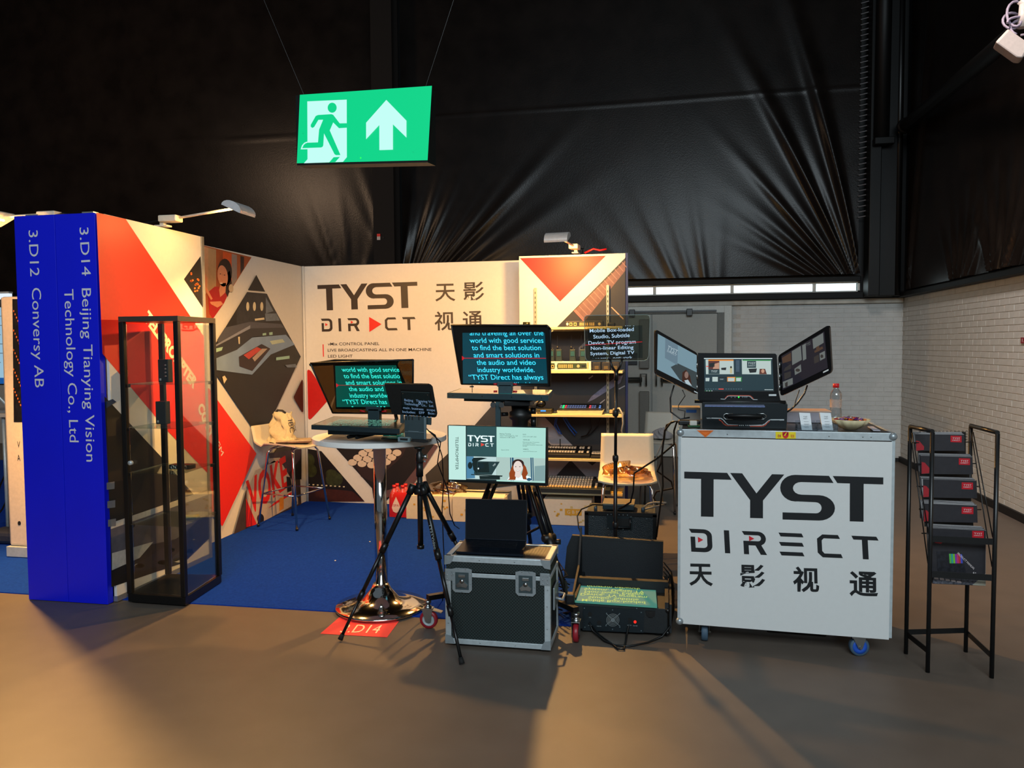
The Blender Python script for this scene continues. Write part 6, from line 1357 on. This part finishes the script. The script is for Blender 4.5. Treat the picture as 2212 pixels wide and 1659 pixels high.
for i in range(nx):
    for j in range(nz):
        c = a.lerp(b, .1+.8*i/(nx-1))+V((0, -.001, 1.115+.014*j+(i % 2)*.007)); mb.lathe([(.0028, 0), (.0042, 0), (.0042, .003), (.0028, .003)], c, 6, 'Y', cap=False)
o = mb.build('perforation', rm, t); o['kind'] = 'stuff'
# brochures: top edges visible above the pocket
bro = M('brochure_cover', '2b2a2e', .35, var=.1); bred = M('brochure_red', 'a4242e', .4); bpage = M('brochure_pages', 'a6a4a4', .5)
spec = [([(160, 162), (452, 165), (455, 262), (165, 262)], .14, 1.0, 'in the top rack pocket', 6), ([(192, 290), (502, 298), (505, 402), (195, 400)], .27, .9, 'in the second rack pocket', 7), ([(202, 430), (522, 440), (525, 545), (205, 540)], .40, .8, 'in the third rack pocket', 7), ([(205, 575), (525, 588), (528, 690), (210, 685)], .54, .7, 'in the fourth rack pocket', 8), ([(250, 722), (582, 738), (578, 1068), (262, 1055)], .80, .5, 'in the open bottom pocket', 8)]
for i, (q, f_, zz, lab, n) in enumerate(spec):
    yy = BL.y*(1-f_)+FL.y*f_+.012
    c = ppts(frame_pts(cr_, q), Y=yy)
    t = thing('brochure_stack', 'stack of dark product brochures with red TYST corner tag '+lab, 'brochures', (sum(c, V())/4))
    for k in range(n):
        off = V((-.0018*k+random.uniform(-.002, .002), .0030*k, .0022*k+random.uniform(0, .002))); mb = MB(); mb.prism([v+off for v in c], (0, .0022, .0)); o = mb.build('brochure', bro if k % 2 == 0 else bpage, t)
    pl = Plane(c[3], c[2]-c[3]); p = Print(pl, e0=.001); p.crop(*cr_)
    x1, y1 = q[1]; x0 = x1-(88 if i < 4 else 86)
    rx0, ry0, rw, rh = ((368, 168, 66, 40), (417, 303, 67, 40), (434, 447, 68, 42), (434, 594, 70, 42), (497, 736, 70, 44))[i]
    p.poly([(rx0, ry0), (rx0+rw, ry0+2), (rx0+rw, ry0+rh+1), (rx0, ry0+rh-1)], M('tag_red', 'b01624', .4))
    p.text('TYST', (rx0+11, ry0+21), (rx0+rw-10, ry0+22), 10, wl if False else M('tag_white', 'd2c8c8', .5), 2); p.text('DIRECT', (rx0+11, ry0+31), (rx0+rw-10, ry0+32), 6, M('tag_white'), 2)
    ex = q[0][0]
    if i < 4: p.poly([(ex+3, q[3][1]-4), (ex+3, q[0][1]+35), (ex+22, q[0][1]+40), (ex+50, q[0][1]+72), (ex+48, q[3][1]-8)], bred, 2)
    else:
        p.poly([(ex+22, 808), (ex+24, 770), (ex+48, 775), (ex+75, 800), (ex+60, 815)], bred, 2)
        p.poly([(268, 985), (400, 1000), (530, 1030), (560, 1060), (262, 1050)], M('keys_photo', '5a5c66', .4, var=.6, vs=120), 2); p.poly([(268, 980), (400, 990), (540, 1018), (535, 1028), (400, 1004), (268, 995)], M('keys_edge', '8a8c94', .4), 3)
        for k, cc_ in enumerate(('57a84c', '2f9a96', '6fc02f', '7d3fa0', 'c42f6a', 'b03a30', '3a4bb0')): p.poly([(358+k*11, 873+k*.5), (370+k*11, 873+k*.5), (374+k*11, 930), (362+k*11, 930)], M('bar_'+cc_, cc_, .4), 3)
        p.poly([(286, 860), (400, 858), (450, 935), (460, 985), (290, 975)], M('panel_photo', '1d1e24', .4, var=.5, vs=60), 2)
        p.text('PRODUCT MANUAL', (405, 872), (505, 968), 12, M('tag_white'), 4); p.poly([(577, 990), (497, 1060), (577, 1064)], M('corner_cream', 'b8b8a8', .4), 3); p.text('6+', (500, 990), (520, 992), 10, M('tag_white'), 4)
        for k in range(5): p.poly([(268+k*34, 1010+k*6), (292+k*34, 1012+k*6), (296+k*34, 1026+k*5), (270+k*34, 1024+k*5)], M('tag_white'), 4)
    p.build('cover_print', t)
# ================================================================ chairs
seatm = M('seat_cream', 'c9bfa6', .4, var=.02); seatg = M('seat_grey', '9b998e', .45, var=.02)
def shell_chair(name, label, loc, rz, zs, w, bh, m, cat='chair', legh=None, stool=False):
    """bent plywood shell on four chrome tube legs"""
    t = thing(name, label, cat, loc, rz); M4 = root_matrix(t)
    def P(u, v, e=0):
        x = (u-.5)*w*(1-.10*max(0, v-.5))
        s = v*2
        if s < 1: y = -.20+.38*s; z = zs-.018*(1-s)**3+.0*s; 
        else:
            a = (s-1); y = .18+.07*sin(min(a, .3)/.3*pi/2)+.05*a; z = zs+bh*(a**1.1)
        z += .025*(abs(u-.5)*2)**3*(1 if s < 1 else 0)
        return V((x, y, z))
    mb = MB()
    n, k = 10, 24
    up = [[P(i/n, j/k) for i in range(n+1)] for j in range(k+1)]
    vt = [[mb.bm.verts.new(M4 @ q) for q in r] for r in up]; vb = [[mb.bm.verts.new(M4 @ (q+V((0, .006, -.012)))) for q in r] for r in up]
    for j in range(k):
        for i in range(n):
            for g, rev in ((vt, 0), (vb, 1)):
                f = mb._f([g[j][i], g[j][i+1], g[j+1][i+1], g[j+1][i]]); f.smooth = True
    for j in range(k):
        for i in (0, n): mb._f([vt[j][i], vt[j+1][i], vb[j+1][i], vb[j][i]])
    for i in range(n):
        for j in (0, k): mb._f([vt[j][i], vt[j][i+1], vb[j][i+1], vb[j][i]])
    mb.build('seat_shell', m, t)
    sp = .0 if not stool else .04
    for sx in (-1, 1):
        for sy in (-1, 1):
            tp = V((sx*(w/2-.05), sy*.12+.0, zs-.03)); ft = V((sx*(w/2-.015+sp), sy*(.19+sp*.6), .008))
            mb = MB(); mb.tube([M4 @ V((0*sx, sy*.11, zs-.028)), M4 @ V((sx*(w/2-.09), sy*.12, zs-.028)), M4 @ tp+V((0, 0, -.01)), M4 @ V((sx*(w/2-.035), sy*.14, zs-.07)), M4 @ ft], .0105, 8); lg = mb.build('leg', chrome, t)
            mb = MB(); mb.tube([M4 @ (ft+V((0, 0, .02))), M4 @ (ft-V((0, 0, .002)))], .0125, 8); mb.build('foot_cap', blk, lg)
    if stool:
        zf = .30; k_ = (zs-.07-zf)/(zs-.078)
        c = [V((sx*((w/2-.035)*(1-k_)+(w/2-.015+sp)*k_), sy*(.14*(1-k_)+(.19+sp*.6)*k_), zf)) for sx, sy in ((-1, -1), (1, -1), (1, 1), (-1, 1))]
        mb = MB()
        for i in range(4): mb.tube([M4 @ c[i], M4 @ c[(i+1) % 4]], .007, 8)
        mb.build('foot_ring', chrome, t)
    return t
shell_chair('bar_stool', 'white shell bar stool with chrome legs holding a tote bag', (-3.30, 6.46, 0.006), 1.36, .735, .42, .17, seatm, 'stool', stool=True)
shell_chair('chair', 'white shell chair with a plastic bag on it beside the shelves', (-.255, 5.85, 0.0), .05, .615, .43, .30, seatm)
shell_chair('chair', 'grey white shell chair behind the counter next to the doors', (-.02, 7.6, 0.0), -.1, .70, .36, .24, seatg)
# tote bag on the stool
t = thing('tote_bag', 'crumpled cream cotton tote bag standing on the bar stool', 'bag', (-3.38, 6.5, .75))
bgx = px(606, 925, Y=6.47).x
def bagP(u, v):
    a = 2*pi*u; w_ = .098-.012*v; d = .06*(1-.72*v**2)+.010
    x = w_*math.copysign(abs(cos(a))**.6, cos(a)); y = d*math.copysign(abs(sin(a))**.8, sin(a))
    n = .012*sin(5*a+7*v)+.009*sin(11*v+3*a)+.007*sin(9*a-5*v)
    return V((bgx+x+n+.01*v, 6.49+y+n, .752+.265*v+.014*sin(3*a+.5)*v))
mb = MB(); mb.grid(bagP, 56, 30, close_u=True); mb.build('bag_body', M('tote_cotton', 'c6b68c', .9, bump=.4, bs=60), t)
mb = MB(); mb.grid(lambda u, v: V((bgx+.01+.125*cos(2*pi*u)*(1-v*.6)+.008*sin(9*u*2*pi), 6.47+.085*sin(2*pi*u)*(1-v*.6), .754+.06*sin(v*1.5)+.010*sin(5*2*pi*u+v*5)+.006*sin(17*u))), 40, 8, close_u=True); mb.build('bag_fold', M('tote_cotton'), t)
mb = MB(); mb.tube([px(594, 893, Y=6.47), px(600, 886, Y=6.46), px(610, 887, Y=6.46), px(617, 892, Y=6.47)], .010, 6); mb.build('strap', M('strap_dark', '2c2824', .8), t)
p = Print(Plane((-3.6, 6.395, .75), (1, 0, 0)), e0=0); p.text('IBC', (622, 908), (627, 935), 10, M('print_navy', '2b2a33', .7)); p.text('SHOW', (630, 914), (634, 932), 7, M('print_navy'), 1); p.build('bag_print', t)
for i, (lab) in enumerate(('lower magazine lying on the bar stool seat', 'upper magazine lying on the bar stool seat under the tote')):
    mb = MB(); c = px(640, 957-i*5, Y=6.5); mb.cbox((c.x-.02, 6.5, .757+.012*i), (.30, .2, .010), .002, rz=.35+.1*i); tag(mb.build('magazine', M('magazine_tan' if i else 'magazine_brown', 'b09a78' if i else '6e4a34', .5, var=.3, vs=20)), lab, 'magazine')
# plastic bag with snacks on the chair
def crumple(c, rx, ry, h, seed, amp=.02):
    random.seed(seed); ph = [random.random()*6 for _ in range(8)]
    def P(u, v):
        a = 2*pi*u; r = 1-v**1.8; n = sum(sin((3+2*k)*a+ph[k]+(2+k)*3*v) for k in range(5))*amp*.45
        return V((c[0]+(rx*r+n)*cos(a), c[1]+(ry*r+n)*sin(a), max(c[2], c[2]+h*v**.7+n*.8*(v > .05))))
    mb = MB(); mb.grid(P, 60, 16, close_u=True); return mb
film = glass('crinkled_film', 'ecc98c', .45, .10, dark=.95)
t = thing('snack_bag', 'shiny crinkled plastic bag with orange snacks on the white chair', 'bag', (-.24, 5.86, .64))
crumple((-.24, 5.80, .638), .15, .11, .06, 5, .03).build('film', film, t)
random.seed(9); mb = MB()
for i in range(16): a = random.random()*6.3; r = random.random()*.09; mb.sphere((-.24+r*cos(a), 5.84+r*.6*sin(a), .655+random.random()*.02), .014, 6)
o = mb.build('snacks', M('snack_orange', 'd0561c', .4), t); o['kind'] = 'stuff'
mb = crumple((-.0, 7.58, .715), .10, .08, .09, 8, .01); tag(mb.build('folded_cloth', M('grey_cloth', '77777a', .8)), 'crumpled grey cloth on the chair behind the counter', 'cloth')
# ================================================================ cartons under the shelves
cb = M('carton_print', 'd2cab4', .7, var=.03); yel = M('carton_yellow', 'c89a2c', .6)
def carton(x0, x1, y, h, d, label, badge):
    t = thing('carton', label, 'box', ((x0+x1)/2, y+d/2, .006))
    mb = MB(); mb.box((x0, y, .007), (x1, y+d, h), .002); mb.build('body', cb, t)
    mb = MB(); mb.prism([V((x0, y, h)), V((x1, y, h)), V((x1-.01, y+.13, h+.012)), V((x0+.01, y+.13, h+.012))], (0, 0, .004)); mb.prism([V((x0, y+d, h)), V((x1, y+d, h)), V((x1, y+d-.12, h+.015)), V((x0, y+d-.12, h+.015))], (0, 0, .004)); mb.build('flap', cb, t)
    p = Print(Plane((x0, y, .007), (1, 0, 0)), e0=.0008); random.seed(int(x0*100)); w_ = x1-x0; hh = h-.007
    for i in range(14): a = .03+random.random()*(w_-.08); b = .02+random.random()*(hh-.06); s1 = random.uniform(.012, .026); p.poly([(a, b), (a+s1, b), (a+s1, b+s1*.8), (a, b+s1*.8)], yel if i % 3 else M('carton_faint', 'bfae72', .6), 1, uv=True)
    if badge:
        cxx = w_*.62; p.poly([(cxx-.075, hh*.4), (cxx+.075, hh*.4), (cxx+.075, hh*.66), (cxx-.075, hh*.66)], yel, 2, uv=True); p.text('G B M', (cxx-.055, hh*.47), (cxx+.055, hh*.47), .03, cb, 3, uv=True)
    p.build('print', t); return t
carton(-2.344, -1.90, 6.80, .225, .36, 'white patterned carton next to the red water pack', False)
carton(-1.885, -1.40, 6.76, .235, .36, 'white patterned carton behind the big tripod', False)
carton(-1.04, -.61, 6.78, .235, .3, 'white patterned carton with yellow badge under the shelves', True)
t = thing('plastic_wrap', 'crumpled clear wrap piled on the carton beside the water pack', 'packaging', (-2.0, 6.95, .235)); crumple((-2.0, 6.97, .242), .20, .12, .085, 12, .022).build('film', glass('clear_film', 'c9ab78', .4, .15, dark=.85), t)
# water pack
t = thing('water_pack', 'red shrink wrapped pack of six SPA water bottles on the carpet', 'bottles', (-2.47, 6.95, .006))
wx0 = px(838, 1100, Y=6.85).x; wx1 = wx0+.27
mb = MB(); mb.grid(lambda u, v: V(((wx0+wx1)/2+.5*(wx1-wx0)*math.copysign(abs(cos(2*pi*u))**.35, cos(2*pi*u))*(1-.10*v**6+.01*sin(30*u)), 6.93+.085*math.copysign(abs(sin(2*pi*u))**.4, sin(2*pi*u))*(1-.15*v**6), .008+.235*v)), 48, 10, close_u=True); mb.build('shrink_film', M('spa_film', 'c3221e', .22, var=.1, vs=14, coat=.6), t)
for i in range(3):
    for j in range(2):
        bx_, by_ = wx0+.05+.085*i, 6.89+.085*j
        mb = MB(); mb.lathe([(.04, .008), (.041, .2), (.035, .235), (.016, .27), (.015, .285)], (bx_, by_, 0), 14, cap=False); bo = mb.build('bottle', M('spa_bottle', 'c4504a', .2, coat=.5), t)
        mb = MB(); mb.lathe([(0, .28), (.018, .28), (.018, .305), (0, .305)], (bx_, by_, 0), 12); mb.build('cap', M('cap_red'), bo)
p = Print(Plane((wx0, 6.842, .008), (1, 0, 0)), e0=.001); tw = M('label_pale', 'd9c6bc', .5)
dx, dz = .085, .10
p.poly([(dx, dz+.095), (dx-.03, dz+.03), (dx-.042, dz-.01), (dx-.03, dz-.045), (dx, dz-.06), (dx+.03, dz-.045), (dx+.042, dz-.01), (dx+.03, dz+.03)], tw, uv=True); p.text('SPA', (dx-.028, dz), (dx+.028, dz), .024, M('spa_red', 'b02020', .5), 2, uv=True); p.build('label_print', t)
# ================================================================ wall shelves on slotted rails
rl = M('rail_yellow', 'b8923c', .4, .3)
sz = [px(1250, 706, Y=6.75).z, px(1250, 801, Y=6.75).z, px(1200, 895, Y=6.75).z, px(1250, 991, Y=6.75).z, px(1250, 1064, Y=6.75).z]
for X, z1 in ((px(1157, 700, Y=7.09).x, px(1157, 622, Y=7.09).z), (px(1313, 700, Y=7.09).x, px(1313, 616, Y=7.09).z)):
    t = thing('shelf_rail', 'slotted steel shelf rail on the left of the shelf wall' if X < -1 else 'slotted steel shelf rail on the right of the shelf wall', 'rail', (X, 7.09, .3))
    mb = MB(); mb.box((X-.012, 7.075, .30), (X+.012, 7.097, z1), .001); mb.build('channel', M('rail_steel', 'b0a68c', .35, .5), t)
    mb = MB(); z = .34
    while z < z1-.03: mb.box((X-.003, 7.0742, z), (X+.003, 7.0752, z+.022)); z += .045
    o = mb.build('slot', M('dark_hole', '060808', .5), t); o['kind'] = 'stuff'
shl = M('shelf_laminate', 'c2b07e', .4, var=.03)
names = ['top', 'second', 'third', 'fourth', 'lowest']
for i, z in enumerate(sz):
    x0 = (px(1110, 895, Y=6.75).x) if i == 2 else -1.26; x1 = px(1345, 800, Y=6.75).x
    t = thing('wall_shelf', names[i]+' laminate shelf of the shelf wall', 'shelf', ((x0+x1)/2, 6.9, z-.02))
    mb = MB(); mb.box((x0, 6.74, z-.022), (x1, 7.07, z), .002); mb.build('board', shl, t)
    for X in (px(1157, 700, Y=7.09).x, px(1313, 700, Y=7.09).x): mb = MB(); mb.prism([V((X, 7.07, z-.023)), V((X, 6.82, z-.023)), V((X, 6.82, z-.032)), V((X, 7.07, z-.07))], (.003, 0, 0)); mb.build('bracket', steel, t)
def ys(x, y, Y): return px(x, y, Y=Y)
# top shelf
gold = M('panel_gold', 'c9a760', .35, .4)
def front_unit(name, label, cat, x0, x1, y0, y1, Y, depth, m, zb):
    a = ys(x0, y0, Y); b = ys(x1, y1, Y); t = thing(name, label, cat, ((a.x+b.x)/2, Y+depth/2, zb))
    mb = MB(); mb.box((a.x, Y, zb), (b.x, Y+depth, a.z), .003); bd = mb.build('chassis', m, t); return t, Plane((a.x, Y, zb), (1, 0, 0))
z = sz[0]+.001; Ys = 6.77
t, pl = front_unit('rack_unit', 'low dark rack unit with gold sockets on the top shelf', 'rack unit', 1222, 1302, 694, 705, Ys, .2, M('unit_dark', '2c2820', .4), z)
c2 = (1140, 680, 220/2212); p = Print(pl, e0=.001); p.crop(*c2)
for x in (862,): p.ell((x, 200), 25, 32, M('socket_pale', 'd8cba8', .4))
for x in (937, 1030): p.poly([(x-32, 168), (x+32, 168), (x+32, 238), (x-32, 238)], gold, 1); p.ell((x, 204), 18, 20, M('dark_hole'), 2)
for k in range(8): x = 1125+k*40+(k > 4)*12; p.poly([(x, 168), (x+28, 168), (x+28, 198), (x, 198)], gold, 1); p.poly([(x, 203), (x+28, 203), (x+28, 234), (x, 234)], gold, 1)
p.ell((1555, 198), 30, 32, M('knob_gold', 'd2b67a', .3, .5), 1); p.build('front_fittings', t)
a = ys(1125, 697, 6.85)
t = thing('tape_roll', 'dark roll standing at the left end of the top shelf', 'roll', (ys(1134, 700, 6.85).x, 6.88, z)); mb = MB(); mb.lathe([(.018, 0), (.034, 0), (.034, .05), (.018, .05), (.018, 0)], (-1.205, 6.88, z), 20, cap=False); mb.build('roll', M('roll_green', '2c2c14', .3, .3), t)
mb = MB(); c = ys(1320, 700, 6.8); mb.cbox((c.x, 6.85, z+.018), (.07, .06, .036), .012); tag(mb.build('camera_plug', blk), 'small black fitting at the right end of the top shelf', 'fitting')
# second shelf
z = sz[1]+.001
t, pl = front_unit('rack_unit', 'white framed rack unit with gold buttons on the second shelf', 'rack unit', 1150, 1277, 781, 799, Ys, .22, M('unit_white', 'b9b5a6', .4), z)
p = Print(pl, e0=.001); p.crop(*c2); gp_ = M('unit_green', '2c3a20', .4)
p.poly([(650, 1050), (1275, 1050), (1285, 1170), (650, 1178), (632, 1110)], gp_); p.poly([(380, 1050), (580, 1050), (595, 1110), (580, 1175), (380, 1178)], gp_, 1); p.poly([(512, 1090), (572, 1090), (572, 1160), (512, 1160)], gold, 2); p.ell((542, 1122), 18, 20, M('dark_hole'), 3)
for k in range(8): x = 668+k*39+(k > 4)*10; p.poly([(x, 1080), (x+26, 1080), (x+26, 1112), (x, 1112)], gold, 2); p.poly([(x, 1118), (x+26, 1118), (x+26, 1152), (x, 1152)], gold, 2)
p.ell((1098, 1115), 33, 34, M('knob_gold'), 2); p.poly([(1165, 1095), (1255, 1095), (1245, 1135), (1175, 1135)], M('dark_hole'), 2); p.poly([(1290, 1040), (1322, 1030), (1318, 1180), (1290, 1165)], gold, 2); p.build('front_fittings', t)
zu = ys(1200, 781, Ys).z+.001
for i, x in enumerate((1191, 1207.5, 1237, 1259)):
    c = ys(x, 780, Ys+.03); t = thing('belt_pack', ('first', 'second', 'third', 'fourth')[i]+' black wireless pack from the left on the white rack unit', 'belt pack', (c.x, Ys+.04, zu), group='wireless packs on the second shelf')
    h = ys(x, 755, Ys+.03).z-zu
    mb = MB(); mb.box((c.x-.026, Ys+.02, zu), (c.x+.026, Ys+.05, zu+h), .004); bd = mb.build('body', M('pack_slate', '1f2a26', .4), t)
    mb = MB(); mb.box((c.x-.017, Ys+.018, zu+h*.45), (c.x+.017, Ys+.020, zu+h*.85)); mb.build('display', M('pack_screen', '22444a', .3), bd)
    mb = MB(); mb.tube([V((c.x-.014, Ys+.035, zu+h)), V((c.x-.014, Ys+.035, zu+h+.03))], .005, 6); mb.tube([V((c.x-.014, Ys+.035, zu+h+.03)), V((c.x-.014, Ys+.035, zu+h+.125))], .0018, 5); mb.tube([V((c.x+.010, Ys+.035, zu+h)), V((c.x+.010, Ys+.035, zu+h+.012))], .005, 6); mb.build('antenna', blk, t)
for i, x in enumerate((1289, 1309, 1329)):
    c = ys(x, 799, Ys); t = thing('converter', ('left', 'middle', 'right')[i]+' small dark converter box at the right of the second shelf', 'converter', (c.x, Ys+.04, z))
    mb = MB(); mb.box((c.x-.034, Ys, z), (c.x+.034, Ys+.09, z+.072), .003); bd = mb.build('body', M('conv_dark', '24221c', .4), t)
    mb = MB(); mb.box((c.x-.018, Ys-.003, z+.012), (c.x+.018, Ys, z+.04), .001); mb.build('socket_plate', M('conv_bronze', '6a5a38', .35, .6), bd)
# third shelf
z = sz[2]+.001; c11 = (1100, 850, 240/1731)
t, pl = front_unit('audio_interface', 'flat dark device with green and orange lights on the third shelf', 'device', 1127, 1191, 884, 894, Ys, .16, M('device_olive', '3a3720', .4), z)
p = Print(pl, e0=.001); p.crop(*c11); p.ell((262, 305), 13, 16, M('led_green_big', '20ff80', emit=2.0)); p.poly([(280, 292), (435, 292), (435, 318), (280, 318)], M('led_orange', 'ffae58', emit=1.0), 1); p.poly([(488, 258), (570, 258), (570, 282), (488, 282)], M('lcd_blue', '3f9cf0', emit=1.2), 1)
for k in range(3): p.ell((455+12*k, 300), 4, 4, gold, 1, n=6)
p.build('front_fittings', t)
t = thing('camera_gimbal', 'small black tracking camera on top of the flat device', 'camera', (ys(1160, 880, 6.83).x, 6.85, z+.05))
zc = ys(1150, 883, 6.83).z
mb = MB(); c = ys(1152, 876, 6.83); mb.cbox((c.x, 6.84, zc+.022), (.06, .07, .036), .006); mb.build('mount', blkm, t)
mb = MB(); c = ys(1168, 872, 6.83); mb.sphere((c.x, 6.85, c.z), .045, 14, (1, 1, .8)); mb.build('camera_ball', blkm, t)
mb = MB(); c = ys(1159, 866, 6.8); mb.tube([c, c+V((0, .05, .0))], .014, 8); mb.build('lens_cap', M('tan_cap', '8a7a5c', .4), t)
t = thing('video_switcher', 'video switcher with white body and glowing coloured buttons on the third shelf', 'switcher', (ys(1252, 890, 6.83).x, 6.85, z))
a = [ys(x, y, Ys-.01) for x, y in ((1205, 897), (1300, 897), (1303, 887), (1203, 887))]; a[0].z = a[1].z = z
back = [v.copy() for v in a]
mb = MB(); mb.prism([a[0], a[1], a[2], a[3]], (0, .20, 0)); mb.build('body', M('switch_white', 'c9b78a', .4), t)
tz = a[2].z; y0 = Ys-.01
mb = MB(); mb.hexa([V((a[3].x+.005, y0, tz)), V((a[2].x-.005, y0, tz)), V((a[3].x+.02, y0+.2, tz)), V((a[2].x-.02, y0+.2, tz)), V((a[3].x+.008, y0+.008, tz+.004)), V((a[2].x-.008, y0+.008, tz+.004)), V((a[3].x+.02, y0+.2, tz+.045)), V((a[2].x-.02, y0+.2, tz+.045))]); tpn = mb.build('control_panel', blk, t)
wP = a[2].x-a[3].x-.04
cs_l = [M('btn_white', 'b8c0cc', emit=.5), M('led_green_big'), M('btn_red', 'ff5060', emit=1.1)]+[M('btn_blue', '7f92c8', emit=.55)]*8+[None, M('btn_red'), M('btn_blue'), M('btn_blue'), None, M('btn_blue2', '6fa8ff', emit=.8)]
for r_ in range(2):
    for k, m_ in enumerate(cs_l):
        if m_ is None: continue
        x = a[3].x+.02+wP*(k+.3)/len(cs_l); yy = y0+.06+.05*r_; zz = tz+.004+.041*(yy-y0)/.2
        mb = MB(); mb.cbox((x, yy, zz+.006), (.016, .022, .008), .002); mb.build('button', m_, tpn)
mb = MB(); mb.cbox((ys(1322, 890, 6.8).x, 6.85, z+.022), (.05, .05, .03), .004); tag(mb.build('plug_adapter', M('plug_tan', 'a08a60', .4)), 'tan power plug block at the right end of the third shelf', 'plug')
mb = MB(); mb.tube([ys(1325, 884, 6.8), ys(1338, 882, 6.76), ys(1345, 895, 6.74), ys(1346, 915, 6.74), ys(1343, 930, 6.76), ys(1346, 945, 6.8)], .008, 8); tag(mb.build('cable', M('cable_grey')), 'pale thick cable curling off the right end of the third shelf', 'cable')
mb = MB(); bcb = M('blue_cable', '1d4fa0', .4)
mb.tube([px(1200, 903, Y=7.0), px(1198, 920, Y=7.03), px(1208, 937, Y=7.04), px(1213, 938, Y=7.04), px(1201, 915, Y=7.02), px(1203, 903, Y=7.0)], .006, 6); tag(mb.build('cable', bcb), 'left loop of blue network cable under the third shelf', 'cable')
mb = MB(); mb.tube([px(1217, 903, Y=7.0), px(1230, 925, Y=7.03), px(1242, 940, Y=7.04), px(1246, 935, Y=7.04), px(1232, 920, Y=7.02), px(1222, 903, Y=7.0)], .007, 6); tag(mb.build('cable', bcb), 'right loop of blue network cable under the third shelf', 'cable')
mb = MB(); mb.tube([px(1275, 903, Y=7.0), px(1277, 925, Y=7.04), px(1268, 940, Y=7.04), px(1255, 944, Y=7.04), px(1275, 938, Y=7.05), px(1292, 920, Y=7.04), px(1298, 903, Y=7.0)], .006, 6); tag(mb.build('cable', blkm), 'black cable loops hanging under the third shelf', 'cable')
# fourth shelf panels and keyboard units
def keydesk(name, label, x0, x1, zb, depth, hf, hb_, rows, cols, keym, Yf, body=blk, gap=(), bright=None, kx=(0.02, .98)):
    A0 = px(x0, 980, Y=Yf).x; A1 = px(x1, 980, Y=Yf).x
    t = thing(name, label, 'control panel', ((A0+A1)/2, Yf+depth/2, zb))
    mb = MB(); mb.hexa([V((A0, Yf, zb)), V((A1, Yf, zb)), V((A0, Yf+depth, zb)), V((A1, Yf+depth, zb)), V((A0, Yf, zb+hf)), V((A1, Yf, zb+hf)), V((A0, Yf+depth, zb+hb_)), V((A1, Yf+depth, zb+hb_))], .002); bd = mb.build('body', body, t)
    k0 = A0+(A1-A0)*kx[0]; kw = (A1-A0)*(kx[1]-kx[0])/cols; kd = (depth-.03)/rows
    for r_ in range(rows):
        for c_ in range(cols):
            if c_ in gap: continue
            x = k0+kw*(c_+.5); y = Yf+.015+kd*(r_+.5); zz = zb+hf+(hb_-hf)*(y-Yf)/depth
            mb = MB(); mb.cbox((x, y, zz+.006), (kw*.74, kd*.7, .012)); mb.build('key', bright if (bright and r_ == 0) else keym, bd)
    return t
kg = M('key_grey', 'c4beb0', .45); ky_ = M('key_tan', 'd8b070', .4)  # grey keys, and a tan tone for the front row
t = keydesk('control_panel', 'long black switch panel with pale keys on the fourth shelf', 1168, 1274, sz[3]+.001, .22, .03, .085, 2, 17, kg, Ys, gap=(12, 15))
mb = MB(); c = px(1210, 968, Y=6.93); mb.tube([V((c.x, 6.93, sz[3]+.08)), V((c.x, 6.93, sz[3]+.15))], .005, 8); mb.build('lever', blk, t)
keydesk('keyboard', 'narrow black keyboard at the right of the fourth shelf', 1276, 1318, sz[3]+.001, .2, .02, .05, 1, 12, kg, Ys, gap=())
t = keydesk('control_panel', 'big light keyed production panel on the lowest shelf', 1150, 1318, sz[4]+.001, .30, .035, .10, 6, 26, kg, 6.72, body=M('panel_slate', '1c2224', .4), gap=(20, 22, 23, 25), bright=ky_)
mb = MB(); c = px(1287, 1050, Y=6.86); mb.cbox((c.x, 6.86, sz[4]+.075), (.07, .05, .03), .004); mb.tube([V((c.x-.02, 6.86, sz[4]+.09)), V((c.x+.02, 6.86, sz[4]+.10))], .012, 8); mb.build('fader', blk, t)
mb = MB(); mb.box((px(1317, 1060, Y=6.76).x, 6.76, sz[4]), (px(1344, 1060, Y=6.76).x, 6.95, sz[4]+.012), .003); tag(mb.build('small_tray', M('tray_gold', 'bf9a4c', .4)), 'small pale tray at the right end of the lowest shelf', 'tray')

# ================================================================ separate pieces become parts of their own
SPLIT = {'wire', 'cap_strip', 'rod', 'wing_screw', 'support_post', 'vent_slot', 'rivet', 'shelf_clip', 'socket', 'side_bracket', 'clamp_rail', 'top_track', 'lock_housing', 'stand', 'hinge', 'foot', 'cabinet_foot', 'edge_trim', 'drop_plate', 'profile', 'bracket', 'push_bar', 'knob', 'sticker', 'antenna_knob', 'flap', 'hood_shell', 'clamp', 'post'}
def islands(me):
    par = list(range(len(me.vertices)))
    def find(i):
        while par[i] != i: par[i] = par[par[i]]; i = par[i]
        return i
    for ed in me.edges:
        a, b = find(ed.vertices[0]), find(ed.vertices[1])
        if a != b: par[a] = b
    return [find(i) for i in range(len(par))]
for o in list(scene.objects):
    if o.type != 'MESH' or o.get('kind') or o.name.split('.')[0] not in SPLIT or o.parent is None: continue
    ids = islands(o.data); roots = sorted(set(ids))
    if len(roots) < 2 or len(roots) > 30: continue
    kids = [x for x in scene.objects if x.parent == o]
    src = o.data; first = True
    for r in roots:
        bm = bmesh.new(); bm.from_mesh(src); bm.verts.ensure_lookup_table()
        bmesh.ops.delete(bm, geom=[v for v in bm.verts if ids[v.index] != r], context='VERTS')
        me = bpy.data.meshes.new(src.name); bm.to_mesh(me); bm.free()
        for m in src.materials: me.materials.append(m)
        if first: o.data = me; first = False
        else:
            n = bpy.data.objects.new(o.name.split('.')[0], me); COL.objects.link(n); n.parent = o.parent; n.location = o.location
